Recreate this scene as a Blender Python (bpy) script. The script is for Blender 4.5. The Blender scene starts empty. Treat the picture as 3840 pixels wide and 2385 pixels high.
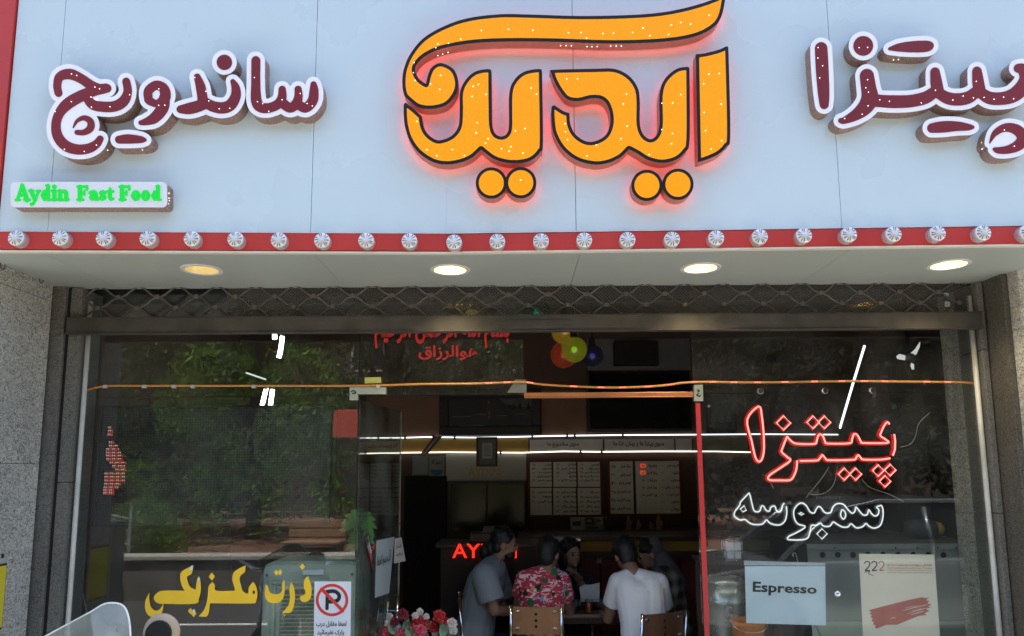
import bpy, bmesh, math, random
import numpy as np
from mathutils import Vector, Matrix
from mathutils.geometry import delaunay_2d_cdt
random.seed(7)
R = math.radians
scene = bpy.context.scene
col = scene.collection

# ---------------------------------------------------------------- camera, sky, sun, exposure
FPX, PX0, PY0 = 2773.0, 1920.0, 1391.0          # focal length and principal point in photo pixels (3840 wide)
PITCH, ROLL = math.atan(373.0 / FPX), 0.0065
CAM = Vector((0, 0, 1.65))
_f = Vector((0, math.cos(PITCH), math.sin(PITCH)))
_u = Vector((0, -math.sin(PITCH), math.cos(PITCH)))
_r = Vector((1, 0, 0))
_r2 = _r * math.cos(ROLL) - _u * math.sin(ROLL)
_u2 = _u * math.cos(ROLL) + _r * math.sin(ROLL)
cam = bpy.data.cameras.new('camera')
cam.sensor_fit = 'HORIZONTAL'; cam.sensor_width = 36; cam.lens = 36 * FPX / 3840
cam.shift_y = (PY0 - 1192.5) / 3840
cam.clip_start = 0.05; cam.clip_end = 500
camo = bpy.data.objects.new('camera', cam)
M = Matrix((_r2, _u2, -_f)).transposed().to_4x4(); M.translation = CAM
camo.matrix_world = M
col.objects.link(camo); scene.camera = camo

SUN_EL, SUN_AZ = 71, 22                             # the sun stands behind the building, a little to the right
w = bpy.data.worlds.new('World'); scene.world = w; w.use_nodes = True
nt = w.node_tree; bg = nt.nodes['Background']
sky = nt.nodes.new('ShaderNodeTexSky'); sky.sky_type = 'NISHITA'; sky.sun_disc = False; sky.dust_density = 3.0; sky.ozone_density = .8
sky.sun_elevation = R(SUN_EL); sky.sun_rotation = R(SUN_AZ)
nt.links.new(sky.outputs[0], bg.inputs[0]); bg.inputs[1].default_value = 0.15
sl = bpy.data.lights.new('sun', 'SUN'); sl.energy = 5.0; sl.angle = R(0.5); sl.color = (1, 0.95, 0.87)
so = bpy.data.objects.new('sun', sl); col.objects.link(so)
_sd = Vector((math.sin(R(SUN_AZ)) * math.cos(R(SUN_EL)), math.cos(R(SUN_AZ)) * math.cos(R(SUN_EL)), math.sin(R(SUN_EL))))
so.rotation_euler = _sd.to_track_quat('Z', 'Y').to_euler()
vs = scene.view_settings
vs.view_transform = 'Standard'; vs.look = 'None'; vs.exposure = 1.78; vs.gamma = 1; vs.use_curve_mapping = False
scene.cycles.max_bounces = 8; scene.cycles.transparent_max_bounces = 24
scene.cycles.use_denoising = True
try: scene.cycles.sample_clamp_indirect = 6
except Exception: pass

# ---------------------------------------------------------------- from photo pixels to places
def ray(px, py): return _f + _r2 * ((px - PX0) / FPX) - _u2 * ((py - PY0) / FPX)
def P(px, py, Y):
    d = ray(px, py); return CAM + d * (Y / d.y)
def PZ(px, py, z):
    d = ray(px, py); return CAM + d * ((z - CAM.z) / d.z)
def PP(px, py, p0, n):
    d = ray(px, py); return CAM + d * ((p0 - CAM).dot(n) / d.dot(n))
S = 3840 / 2434.0                                   # the 2434 wide overview
def B(x, y, Y): return P(x * S, y * S, Y)
def crop(x0, y0, s): return lambda p: (x0 + p[0] * s, y0 + p[1] * s) + tuple(p[2:])
GY = 4.2                                            # the glass front

# ---------------------------------------------------------------- building blocks
def link(o): col.objects.link(o); return o
def wloc(o):
    v = Vector((0, 0, 0))
    while o is not None: v += o.location; o = o.parent
    return v
def tag(o, label=None, cat=None, group=None, kind=None):
    if label: o['label'] = label
    if cat: o['category'] = cat
    if group: o['group'] = group
    if kind: o['kind'] = kind
    return o
def thing(name, label, cat, loc=(0, 0, 0), group=None, rz=0):
    o = bpy.data.objects.new(name, None); o.location = loc; o.rotation_euler = (0, 0, rz); o.empty_display_size = .1
    link(o); return tag(o, label, cat, group)
def copy_tree(o, parent=None):
    c = o.copy(); col.objects.link(c); c.parent = parent
    for ch in list(o.children): copy_tree(ch, c)
    return c

class MB:
    def __init__(s): s.v = []; s.f = []; s.m = []; s.cur = 0
    def add(s, vs, fs):
        b = len(s.v); s.v += [tuple(v) for v in vs]
        s.f += [tuple(b + i for i in f) for f in fs]; s.m += [s.cur] * len(fs); return s
    def box(s, a, b):
        x0, y0, z0 = [min(a[i], b[i]) for i in range(3)]; x1, y1, z1 = [max(a[i], b[i]) for i in range(3)]
        return s.add([(x0,y0,z0),(x1,y0,z0),(x1,y1,z0),(x0,y1,z0),(x0,y0,z1),(x1,y0,z1),(x1,y1,z1),(x0,y1,z1)],
              [(0,3,2,1),(4,5,6,7),(0,1,5,4),(1,2,6,5),(2,3,7,6),(3,0,4,7)])
    def quadslab(s, q, d):
        """front quad (4 points, anticlockwise seen from the front) and a depth vector"""
        q = [Vector(p) for p in q]; d = Vector(d); k = [p + d for p in q]
        return s.add(q + k, [(0,1,2,3),(7,6,5,4),(0,4,5,1),(1,5,6,2),(2,6,7,3),(3,7,4,0)])
    def tube(s, pts, r, n=8, closed=False, cap=True):
        pts = [Vector(p) for p in pts]
        if closed: pts = pts + [pts[0]]
        rs = r if isinstance(r, (list, tuple)) else [r] * len(pts)
        rings = []; up = None; N = len(pts)
        for i, p in enumerate(pts):
            if closed: t = pts[(i + 1) if i < N - 1 else 1] - pts[(i - 1) if i > 0 else N - 2]
            else: t = pts[min(i + 1, N - 1)] - pts[max(i - 1, 0)]
            if t.length < 1e-9: t = Vector((0, 0, 1))
            t.normalize()
            if up is None: up = Vector((0, 0, 1)) if abs(t.z) < .9 else Vector((1, 0, 0))
            a = t.cross(up)
            if a.length < 1e-4: a = t.orthogonal()
            a.normalize(); b = a.cross(t).normalized(); up = b
            rings.append([p + (a * math.cos(2*math.pi*k/n) + b * math.sin(2*math.pi*k/n)) * rs[i] for k in range(n)])
        vs = [v for g in rings for v in g]; fs = []
        for i in range(N - 1):
            for k in range(n):
                fs.append((i*n+k, i*n+(k+1) % n, (i+1)*n+(k+1) % n, (i+1)*n+k))
        if cap and not closed:
            fs.append(tuple(range(n))[::-1]); fs.append(tuple((N-1)*n+k for k in range(n)))
        return s.add(vs, fs)
    def lathe(s, prof, c=(0,0,0), axis='Z', n=24, rib=0.0):
        """profile of (radius, height) turned round an axis through c"""
        c = Vector(c); vs = []; fs = []
        for r, h in prof:
            for k in range(n):
                a = 2*math.pi*k/n; rr = r * (1 + (rib if k % 2 else 0))
                u, v_ = rr*math.cos(a), rr*math.sin(a)
                vs.append(c + (Vector((u, v_, h)) if axis == 'Z' else Vector((u, -h, v_)) if axis == 'Y' else Vector((h, u, v_))))
        for i in range(len(prof)-1):
            for k in range(n): fs.append((i*n+k, i*n+(k+1) % n, (i+1)*n+(k+1) % n, (i+1)*n+k))
        fs.append(tuple(range(n))[::-1]); fs.append(tuple((len(prof)-1)*n+k for k in range(n)))
        return s.add(vs, fs)
    def ball(s, c, r, n=12, m=8):
        c = Vector(c); rr = Vector(r) if hasattr(r, '__len__') else Vector((r, r, r))
        vs = [c + Vector((0, 0, rr.z))]; fs = []
        for i in range(1, m):
            t = math.pi*i/m
            for k in range(n):
                a = 2*math.pi*k/n
                vs.append(c + Vector((rr.x*math.sin(t)*math.cos(a), rr.y*math.sin(t)*math.sin(a), rr.z*math.cos(t))))
        vs.append(c - Vector((0, 0, rr.z)))
        for k in range(n): fs.append((0, 1+k, 1+(k+1) % n))
        for i in range(m-2):
            for k in range(n): fs.append((1+i*n+k, 1+(i+1)*n+k, 1+(i+1)*n+(k+1) % n, 1+i*n+(k+1) % n))
        L = len(vs)-1
        for k in range(n): fs.append((L, 1+(m-2)*n+(k+1) % n, 1+(m-2)*n+k))
        return s.add(vs, fs)
    def poly(s, loops, to3, d, back=True):
        """flat polygon (outer loop, then holes) in 2d mapped by to3 and pulled back by vector d"""
        d = Vector(d); fl = [p for l in loops for p in l]
        ed = []; o = 0
        for l in loops: ed += [(o+i, o+(i+1) % len(l)) for i in range(len(l))]; o += len(l)
        V2, _e, T3, OV, _oe, _of = delaunay_2d_cdt([Vector((p[0], p[1])) for p in fl], ed, [], 0, 1e-7)
        old = {i: (q[0] if q else None) for i, q in enumerate(OV)}; tri = []
        A0 = np.array([fl[e[0]][:2] for e in ed]); B0 = np.array([fl[e[1]][:2] for e in ed]); dy = B0[:, 1]-A0[:, 1]; dy[dy == 0] = 1e-12
        for t in T3:
            cx = sum(V2[i].x for i in t)/3; cy = sum(V2[i].y for i in t)/3
            cr_ = ((A0[:, 1] > cy) != (B0[:, 1] > cy)) & (cx < (B0[:, 0]-A0[:, 0])*(cy-A0[:, 1])/dy+A0[:, 0])
            if int(cr_.sum()) % 2 and all(old[i] is not None for i in t): tri.append([old[i] for i in t])
        F = [Vector(to3(p[0], p[1])) for p in fl]; K = [p + d for p in F]; n = len(F)
        fs = []
        for t in tri:
            if len({tuple(F[i]) for i in t}) < 3: continue
            fs.append(tuple(t))
            if back: fs.append((t[0]+n, t[2]+n, t[1]+n))
        s.add(F + (K if back or d.length else []), fs)
        if d.length:
            b = len(s.v) - 2*n; o = 0
            for l in loops:
                for i in range(len(l)):
                    j = (i + 1) % len(l)
                    s.f.append((b+o+i, b+o+j, b+o+j+n, b+o+i+n)); s.m.append(s.cur)
                o += len(l)
        return s
    def build(s, name, mats, parent=None, smooth=False, bevel=0, fix=True):
        me = bpy.data.meshes.new(name)
        off = wloc(parent) if parent is not None else Vector((0, 0, 0))
        me.from_pydata([tuple(Vector(v) - off) for v in s.v], [], s.f)
        for m in (mats if isinstance(mats, (list, tuple)) else [mats]): me.materials.append(m)
        me.polygons.foreach_set('material_index', s.m)
        if fix:
            bm = bmesh.new(); bm.from_mesh(me); bmesh.ops.recalc_face_normals(bm, faces=bm.faces); bm.to_mesh(me); bm.free()
        if smooth: me.polygons.foreach_set('use_smooth', [True] * len(me.polygons))
        o = bpy.data.objects.new(name, me); link(o)
        if parent is not None: o.parent = parent
        if bevel:
            b = o.modifiers.new('bevel', 'BEVEL'); b.width = bevel; b.segments = 2; b.limit_method = 'ANGLE'; b.angle_limit = R(40)
        return o

def slab(name, a, b, m, parent=None, bevel=0): return MB().box(a, b).build(name, m, parent, bevel=bevel)

# ---------------------------------------------------------------- materials
def mat(name, c, rough=.6, metal=0, spec=.5, em=None, es=0, var=0, vscale=6, bump=0, bscale=80, coat=0, stain=None, stscale=2, stamt=.5, vdetail=6):
    m = bpy.data.materials.new(name); m.use_nodes = True; t = m.node_tree; b = t.nodes['Principled BSDF']
    b.inputs['Base Color'].default_value = (*c, 1); b.inputs['Roughness'].default_value = rough
    b.inputs['Metallic'].default_value = metal; b.inputs['Specular IOR Level'].default_value = spec
    b.inputs['Coat Weight'].default_value = coat
    if em: b.inputs['Emission Color'].default_value = (*em, 1); b.inputs['Emission Strength'].default_value = es
    tc = None
    if var or bump or stain:
        tc = t.nodes.new('ShaderNodeTexCoord')
    out = None
    if var:
        n = t.nodes.new('ShaderNodeTexNoise'); n.inputs['Scale'].default_value = vscale; n.inputs['Detail'].default_value = vdetail
        t.links.new(tc.outputs['Object'], n.inputs['Vector'])
        r = t.nodes.new('ShaderNodeMapRange'); r.inputs[1].default_value = .3; r.inputs[2].default_value = .7
        r.inputs[3].default_value = 1 - var; r.inputs[4].default_value = 1 + var
        t.links.new(n.outputs[0], r.inputs[0])
        mx = t.nodes.new('ShaderNodeVectorMath'); mx.operation = 'SCALE'; mx.inputs[0].default_value = c
        t.links.new(r.outputs[0], mx.inputs['Scale']); out = mx.outputs[0]
        rr = t.nodes.new('ShaderNodeMapRange'); rr.inputs[3].default_value = max(0, rough-.1); rr.inputs[4].default_value = min(1, rough+.1)
        t.links.new(n.outputs[0], rr.inputs[0]); t.links.new(rr.outputs[0], b.inputs['Roughness'])
    if stain:
        n = t.nodes.new('ShaderNodeTexNoise'); n.inputs['Scale'].default_value = stscale; n.inputs['Detail'].default_value = 8
        t.links.new(tc.outputs['Object'], n.inputs['Vector'])
        r = t.nodes.new('ShaderNodeMapRange'); r.inputs[1].default_value = .48; r.inputs[2].default_value = .7; r.inputs[4].default_value = stamt
        t.links.new(n.outputs[0], r.inputs[0])
        mx = t.nodes.new('ShaderNodeMix'); mx.data_type = 'RGBA'; mx.inputs[6].default_value = (*c, 1); mx.inputs[7].default_value = (*stain, 1)
        if out: t.links.new(out, mx.inputs[6])
        t.links.new(r.outputs[0], mx.inputs[0]); out = mx.outputs[2]
    if out: t.links.new(out, b.inputs['Base Color'])
    if bump:
        n = t.nodes.new('ShaderNodeTexNoise'); n.inputs['Scale'].default_value = bscale; n.inputs['Detail'].default_value = 4
        t.links.new(tc.outputs['Object'], n.inputs['Vector'])
        bp = t.nodes.new('ShaderNodeBump'); bp.inputs['Strength'].default_value = bump; bp.inputs['Distance'].default_value = .004
        t.links.new(n.outputs[0], bp.inputs['Height']); t.links.new(bp.outputs[0], b.inputs['Normal'])
    return m
def lum(name, c, s):
    m = bpy.data.materials.new(name); m.use_nodes = True; t = m.node_tree; t.nodes.clear()
    e = t.nodes.new('ShaderNodeEmission'); e.inputs[0].default_value = (*c, 1); e.inputs[1].default_value = s
    o = t.nodes.new('ShaderNodeOutputMaterial'); t.links.new(e.outputs[0], o.inputs[0]); return m
def glass_mat(name, tint, rough=0, gain=1.0, haze=0.0):
    """clear pane: see-through tint, mirror by Fresnel on both faces, a pale veil for dust and reflected haze"""
    m = bpy.data.materials.new(name); m.use_nodes = True; t = m.node_tree; t.nodes.clear(); N = t.nodes.new; L = t.links.new
    g = N('ShaderNodeNewGeometry'); mr = N('ShaderNodeMapRange'); mr.inputs[3].default_value = 1.52; mr.inputs[4].default_value = 1/1.52
    L(g.outputs['Backfacing'], mr.inputs[0]); fr = N('ShaderNodeFresnel'); L(mr.outputs[0], fr.inputs[0])
    mu = N('ShaderNodeMath'); mu.operation = 'MULTIPLY'; mu.use_clamp = True; mu.inputs[1].default_value = gain; L(fr.outputs[0], mu.inputs[0])
    tr = N('ShaderNodeBsdfTransparent'); tr.inputs[0].default_value = (*tint, 1)
    gl = N('ShaderNodeBsdfGlossy'); gl.inputs['Roughness'].default_value = rough
    mx = N('ShaderNodeMixShader'); L(mu.outputs[0], mx.inputs[0]); L(tr.outputs[0], mx.inputs[1]); L(gl.outputs[0], mx.inputs[2])
    res = mx.outputs[0]
    if haze:
        tc = N('ShaderNodeTexCoord'); n = N('ShaderNodeTexNoise'); n.inputs['Scale'].default_value = 3; n.inputs['Detail'].default_value = 7
        L(tc.outputs['Object'], n.inputs['Vector'])
        r = N('ShaderNodeMapRange'); r.inputs[1].default_value = .35; r.inputs[2].default_value = .75; r.inputs[4].default_value = haze
        L(n.outputs[0], r.inputs[0]); df = N('ShaderNodeBsdfDiffuse'); df.inputs[0].default_value = (.6, .62, .58, 1)
        m2 = N('ShaderNodeMixShader'); L(r.outputs[0], m2.inputs[0]); L(res, m2.inputs[1]); L(df.outputs[0], m2.inputs[2]); res = m2.outputs[0]
    o = N('ShaderNodeOutputMaterial'); L(res, o.inputs[0]); return m

# ---------------------------------------------------------------- outlines: distance fields and their contours
def cr_spline(pts, n=5):
    """closed smooth curve through pts; a point with a third value keeps a sharp corner"""
    N = len(pts); out = []
    for i in range(N):
        p0, p1, p2, p3 = pts[i-1], pts[i], pts[(i+1) % N], pts[(i+2) % N]
        if len(p1) > 2: p0 = p1
        if len(p2) > 2: p3 = p2
        for k in range(n):
            t = k/n; t2 = t*t; t3 = t2*t
            out.append(tuple(.5*((2*p1[a])+(-p0[a]+p2[a])*t+(2*p0[a]-5*p1[a]+4*p2[a]-p3[a])*t2+(-p0[a]+3*p1[a]-3*p2[a]+p3[a])*t3) for a in (0, 1)))
    return out
def open_spline(pts, n=5):
    pts = [tuple(p) for p in pts]; q = [pts[0]] + pts + [pts[-1]]; out = []
    for i in range(1, len(q)-2):
        p0, p1, p2, p3 = q[i-1:i+3]
        for k in range(n):
            t = k/n; t2 = t*t; t3 = t2*t
            out.append(tuple(.5*((2*p1[a])+(-p0[a]+p2[a])*t+(2*p0[a]-5*p1[a]+4*p2[a]-p3[a])*t2+(-p0[a]+3*p1[a]-3*p2[a]+p3[a])*t3) for a in range(len(p1))))
    out.append(pts[-1]); return out
class Field:
    def __init__(s, box, step):
        s.x0, s.y0, x1, y1 = box; s.st = step
        s.X, s.Y = np.meshgrid(np.arange(s.x0, x1, step), np.arange(s.y0, y1, step))
        s.d = np.full(s.X.shape, 1e6)
    def stroke(s, pts, smooth=True):
        if smooth and len(pts) > 2: pts = open_spline(pts, 5)
        for (ax, ay, ar), (bx, by, br) in zip(pts[:-1], pts[1:]):
            dx, dy = bx-ax, by-ay; L = dx*dx+dy*dy+1e-9
            t = np.clip(((s.X-ax)*dx+(s.Y-ay)*dy)/L, 0, 1)
            s.d = np.minimum(s.d, np.hypot(s.X-ax-t*dx, s.Y-ay-t*dy)-(ar+(br-ar)*t))
        return s
    def disc(s, x, y, r): s.d = np.minimum(s.d, np.hypot(s.X-x, s.Y-y)-r); return s
    def polygon(s, pts):
        best = np.full(s.X.shape, 1e9); ins = np.zeros(s.X.shape, bool)
        for (ax, ay), (bx, by) in zip(pts, pts[1:]+pts[:1]):
            dx, dy = bx-ax, by-ay; L = dx*dx+dy*dy+1e-9
            t = np.clip(((s.X-ax)*dx+(s.Y-ay)*dy)/L, 0, 1)
            best = np.minimum(best, (s.X-ax-t*dx)**2+(s.Y-ay-t*dy)**2)
            c = (ay > s.Y) != (by > s.Y)
            ins ^= c & (s.X < (bx-ax)*(s.Y-ay)/((by-ay) or 1e-9)+ax)
        b = np.sqrt(best); s.d = np.minimum(s.d, np.where(ins, -b, b)); return s
    def loops(s, level=0.0, tol=.5, extra=None):
        """closed contour lines of the field, nested into (outer, holes...) lists"""
        g = s.d-level if extra is None else np.minimum(s.d-level, extra); g = np.where(np.abs(g) < 1e-6, 1e-6, g)
        g = np.pad(g, 1, constant_values=1e3); x0, y0, st = s.x0-s.st, s.y0-s.st, s.st
        neg = g < 0; seg = {}
        code = neg[:-1, :-1]*1+neg[:-1, 1:]*2+neg[1:, 1:]*4+neg[1:, :-1]*8
        T = {1:[(3,0)],2:[(0,1)],3:[(3,1)],4:[(1,2)],5:[(3,2),(1,0)],6:[(0,2)],7:[(3,2)],8:[(2,3)],9:[(2,0)],10:[(0,3),(2,1)],11:[(2,1)],12:[(1,3)],13:[(1,0)],14:[(0,3)]}
        pos = {}
        def edge(i, j, e):
            if e == 0: k = (i, j, 0); a, b = g[i, j], g[i, j+1]; q = (j+a/(a-b), i)
            elif e == 2: k = (i+1, j, 0); a, b = g[i+1, j], g[i+1, j+1]; q = (j+a/(a-b), i+1)
            elif e == 3: k = (i, j, 1); a, b = g[i, j], g[i+1, j]; q = (j, i+a/(a-b))
            else: k = (i, j+1, 1); a, b = g[i, j+1], g[i+1, j+1]; q = (j+1, i+a/(a-b))
            pos[k] = (x0+q[0]*st, y0+q[1]*st); return k
        for i, j in zip(*np.nonzero((code > 0) & (code < 15))):
            for a, b in T[int(code[i, j])]: seg[edge(i, j, a)] = edge(i, j, b)
        out = []
        while seg:
            k0, k = seg.popitem(); l = [k0]
            while k != k0 and k in seg: l.append(k); k = seg.pop(k)
            l = [pos[q] for q in l]
            l = simplify(l, tol)
            if len(l) > 5: out.append(l)
        area = lambda l: sum(a[0]*b[1]-b[0]*a[1] for a, b in zip(l, l[1:]+l[:1]))/2
        inside = lambda p, l: sum(((a[1] > p[1]) != (b[1] > p[1])) and p[0] < (b[0]-a[0])*(p[1]-a[1])/(b[1]-a[1])+a[0] for a, b in zip(l, l[1:]+l[:1])) % 2
        out.sort(key=lambda l: -abs(area(l))); res = []
        for l in out:
            dep = [k for k in out if k is not l and abs(area(k)) > abs(area(l)) and inside(l[0], k)]
            if len(dep) % 2 == 0: res.append([l])
            else:
                for q in res:
                    if q[0] is dep[-1]: q.append(l)
        return res
def simplify(l, tol):
    def rdp(a, b, st):
        if b <= a+1: return
        p, q = l[a], l[b % len(l)]; dx, dy = q[0]-p[0], q[1]-p[1]; L = math.hypot(dx, dy) or 1e-9; m, mi = -1, 0
        for i in range(a+1, b):
            d = abs((l[i][0]-p[0])*dy-(l[i][1]-p[1])*dx)/L if L > 1e-6 else math.hypot(l[i][0]-p[0], l[i][1]-p[1])
            if d > m: m, mi = d, i
        if m > tol or b-a > 24: keep.add(mi); rdp(a, mi, st); rdp(mi, b, st)
    h = len(l)//2; keep = {0, h}; rdp(0, h, 0); rdp(h, len(l), 0)
    return [l[i] for i in sorted(keep)]

# ---------------------------------------------------------------- writing (letters joined by hand, set in the built-in face)
_AF = {'ا':(0xfe8d,0xfe8e),'ب':(0xfe8f,0xfe90,0xfe91,0xfe92),'ت':(0xfe95,0xfe96,0xfe97,0xfe98),'ح':(0xfea1,0xfea2,0xfea3,0xfea4),'خ':(0xfea5,0xfea6,0xfea7,0xfea8),
 'ج':(0xfe9d,0xfe9e,0xfe9f,0xfea0),'د':(0xfea9,0xfeaa),'ذ':(0xfeab,0xfeac),'ر':(0xfead,0xfeae),'ز':(0xfeaf,0xfeb0),'س':(0xfeb1,0xfeb2,0xfeb3,0xfeb4),
 'ش':(0xfeb5,0xfeb6,0xfeb7,0xfeb8),'ص':(0xfeb9,0xfeba,0xfebb,0xfebc),'ط':(0xfec1,0xfec2,0xfec3,0xfec4),'غ':(0xfecd,0xfece,0xfecf,0xfed0),'ع':(0xfec9,0xfeca,0xfecb,0xfecc),
 'ف':(0xfed1,0xfed2,0xfed3,0xfed4),'ق':(0xfed5,0xfed6,0xfed7,0xfed8),'ک':(0xfb8e,0xfb8f,0xfb90,0xfb91),'گ':(0xfb92,0xfb93,0xfb94,0xfb95),'ل':(0xfedd,0xfede,0xfedf,0xfee0),
 'م':(0xfee1,0xfee2,0xfee3,0xfee4),'ن':(0xfee5,0xfee6,0xfee7,0xfee8),'ه':(0xfee9,0xfeea,0xfeeb,0xfeec),'و':(0xfeed,0xfeee),'ی':(0xfbfc,0xfbfd,0xfbfe,0xfbff),
 'پ':(0xfb56,0xfb57,0xfb58,0xfb59),'چ':(0xfb7a,0xfb7b,0xfb7c,0xfb7d),'ئ':(0xfe89,0xfe8a,0xfe8b,0xfe8c),'آ':(0xfe81,0xfe82),'ژ':(0xfb8a,0xfb8b)}
def shape(s):
    out = []
    for i, c in enumerate(s):
        if c not in _AF: out.append(c); continue
        pv = i > 0 and s[i-1] in _AF and len(_AF[s[i-1]]) == 4
        nx = len(_AF[c]) == 4 and i+1 < len(s) and s[i+1] in _AF
        f = _AF[c]; out.append(chr(f[3] if pv and nx else f[1] if pv else f[2] if nx else f[0]))
    r = ''.join(out)[::-1]; res = ''; run = ''
    for c in r:
        if c in '۰۱۲۳۴۵۶۷۸۹0123456789': run = c+run
        else: res += run+c; run = ''
    return res+run
_TXT = {}
def text_geo(body, bold=0.0, farsi=True, res=2):
    k = (body, bold, farsi, res)
    if k in _TXT: return _TXT[k]
    cu = bpy.data.curves.new('t', 'FONT'); cu.body = shape(body) if farsi else body; cu.offset = bold; cu.resolution_u = res; cu.fill_mode = 'FRONT'
    o = bpy.data.objects.new('t', cu); link(o)
    me = o.evaluated_get(bpy.context.evaluated_depsgraph_get()).to_mesh()
    vs = [(v.co.x, v.co.y) for v in me.vertices]; fs = [tuple(p.vertices) for p in me.polygons]
    bpy.data.objects.remove(o); bpy.data.curves.remove(cu)
    xs = [v[0] for v in vs]; ys = [v[1] for v in vs]
    _TXT[k] = (vs, fs, (min(xs), max(xs), min(ys), max(ys))); return _TXT[k]
def text_on(mb, body, quad, to3, bold=0.0, farsi=True, d=(0, -.0012, 0), res=2):
    """writing stretched over quad = top-left, top-right, bottom-right, bottom-left, each mapped by to3, lifted off its ground by d"""
    vs, fs, (x0, x1, y0, y1) = text_geo(body, bold, farsi, res); d = Vector(d); pts = []
    for x, y in vs:
        u = (x-x0)/(x1-x0); v = (y1-y)/(y1-y0)
        q = [(quad[0][a]*(1-u)+quad[1][a]*u)*(1-v)+(quad[3][a]*(1-u)+quad[2][a]*u)*v for a in (0, 1)]
        pts.append(Vector(to3(*q))+d)
    mb.add(pts, fs); return mb
def rect(x0, y0, x1, y1): return [(x0, y0), (x1, y0), (x1, y1), (x0, y1)]
def on(Y): return lambda x, y: P(x, y, Y)
def ordinal(i): return ['first','second','third','fourth','fifth','sixth','seventh','eighth','ninth','tenth','eleventh','twelfth','thirteenth','fourteenth','fifteenth','sixteenth','seventeenth','eighteenth','nineteenth','twentieth','twenty-first','twenty-second','twenty-third','twenty-fourth'][i]
# ---------------------------------------------------------------- main measures
HS = 2.6956                                          # soffit height
FL, FM, FR = PZ(0, 600*S, HS), PZ(1060*S, 604*S, HS), PZ(2434*S, 586*S, HS)
def Vy(x): return FM.y + (FL.y-FM.y)/(FL.x-FM.x)*(x-FM.x) if x < FM.x else FM.y + (FR.y-FM.y)/(FR.x-FM.x)*(x-FM.x)
def _nrm(a, b):
    d = b-a; n = Vector((d.y, -d.x, 0)).normalized(); return n if n.y < 0 else -n
NL, NR = _nrm(FL, FM), _nrm(FM, FR)
def front(px, py, off=0.0):
    """point of the bent shop fascia under a photo pixel, off metres in front of it"""
    n = NL if px < 1060*S else NR
    return PP(px, py, FM+n*off, n)
def fb(off=0.0): return lambda x, y: front(x, y, off)
ZB0 = front(1060*S, 597.5*S).z; ZB1 = front(1060*S, 557*S).z; ZTOP = 4.15
def vslab(mb, xa, xb, z0, z1, off0, off1):
    """board that follows the bent front between xa and xb, from off0 (front) to off1 (back) behind the fascia line"""
    xs = [xa]+([FM.x] if xa < FM.x < xb else [])+[xb]
    for a, b in zip(xs[:-1], xs[1:]):
        q = [(a, Vy(a)+off0), (b, Vy(b)+off0), (b, Vy(b)+off1), (a, Vy(a)+off1)]
        mb.add([(x, y, z0) for x, y in q]+[(x, y, z1) for x, y in q], [(0,1,5,4),(1,2,6,5),(2,3,7,6),(3,0,4,7),(3,2,1,0),(4,5,6,7)])
    return mb

# ---------------------------------------------------------------- materials of the front
M_panel = mat('sky_tinted_composite', (.64,.79,.84), rough=.28, var=.012, vscale=1.5, stain=(.60,.62,.60), stscale=3.5, stamt=.06)  # white panels with the blue of the sky put into the base colour
M_red = mat('red_enamel', (.56,.045,.035), rough=.35, var=.08, vscale=3)
M_cream = mat('cream_trim', (.75,.70,.58), rough=.4)
M_dark = mat('dark_void', (.012,.012,.012), rough=.9)
M_soffit = mat('soffit_board', (.40,.44,.39), rough=.45, stain=(.45,.45,.38), stscale=1.3, stamt=.3)
M_steel = mat('brushed_steel', (.62,.63,.62), rough=.3, metal=1, var=.1, vscale=20)
M_chrome = mat('chrome', (.8,.8,.8), rough=.12, metal=1)
M_ceil = mat('ceiling_paint', (.14,.13,.11), rough=.8)
M_inner = mat('brown_wall', (.095,.050,.034), rough=.75, var=.2, vscale=2)
M_iron = mat('sooty_iron', (.055,.050,.043), rough=.62, var=.35, vscale=9, stain=(.10,.085,.06), stscale=3, stamt=.5)
M_asphalt = mat('asphalt', (.055,.055,.055), rough=.9, var=.25, vscale=30, bump=.4, bscale=200)
M_pave = mat('paving', (.42,.41,.38), rough=.85, var=.15, vscale=8)
def granite(name, c, dark, scale=75, lo=.36):
    m = bpy.data.materials.new(name); m.use_nodes = True; t = m.node_tree; b = t.nodes['Principled BSDF']; N = t.nodes.new; L = t.links.new
    tc = N('ShaderNodeTexCoord'); mp = N('ShaderNodeMapping'); mp.inputs['Scale'].default_value = (1, 1, 1.3); L(tc.outputs['Object'], mp.inputs[0])
    n = N('ShaderNodeTexNoise'); n.inputs['Scale'].default_value = scale; n.inputs['Detail'].default_value = 3; n.inputs['Distortion'].default_value = 2.2; L(mp.outputs[0], n.inputs['Vector'])
    r = N('ShaderNodeValToRGB'); e = r.color_ramp.elements
    e[0].position = lo; e[0].color = (*dark, 1); e[1].position = .5; e[1].color = (*c, 1)
    x = e.new(.68); x.color = (*[min(1, k*1.45) for k in c], 1)
    L(n.outputs[0], r.inputs[0])
    n2 = N('ShaderNodeTexNoise'); n2.inputs['Scale'].default_value = 2.2; n2.inputs['Detail'].default_value = 7; L(tc.outputs['Object'], n2.inputs['Vector'])
    r2 = N('ShaderNodeMapRange'); r2.inputs[1].default_value = .3; r2.inputs[2].default_value = .75; r2.inputs[3].default_value = .8; r2.inputs[4].default_value = 1.12; L(n2.outputs[0], r2.inputs[0])
    mx = N('ShaderNodeVectorMath'); mx.operation = 'SCALE'; L(r.outputs[0], mx.inputs[0]); L(r2.outputs[0], mx.inputs['Scale']); L(mx.outputs[0], b.inputs['Base Color'])
    b.inputs['Roughness'].default_value = .55
    return m
M_granite = granite('grey_granite', (.44,.435,.385), (.15,.148,.13), 46)
M_gran_dark = granite('dark_granite', (.15,.145,.125), (.07,.067,.055), 60)

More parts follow.
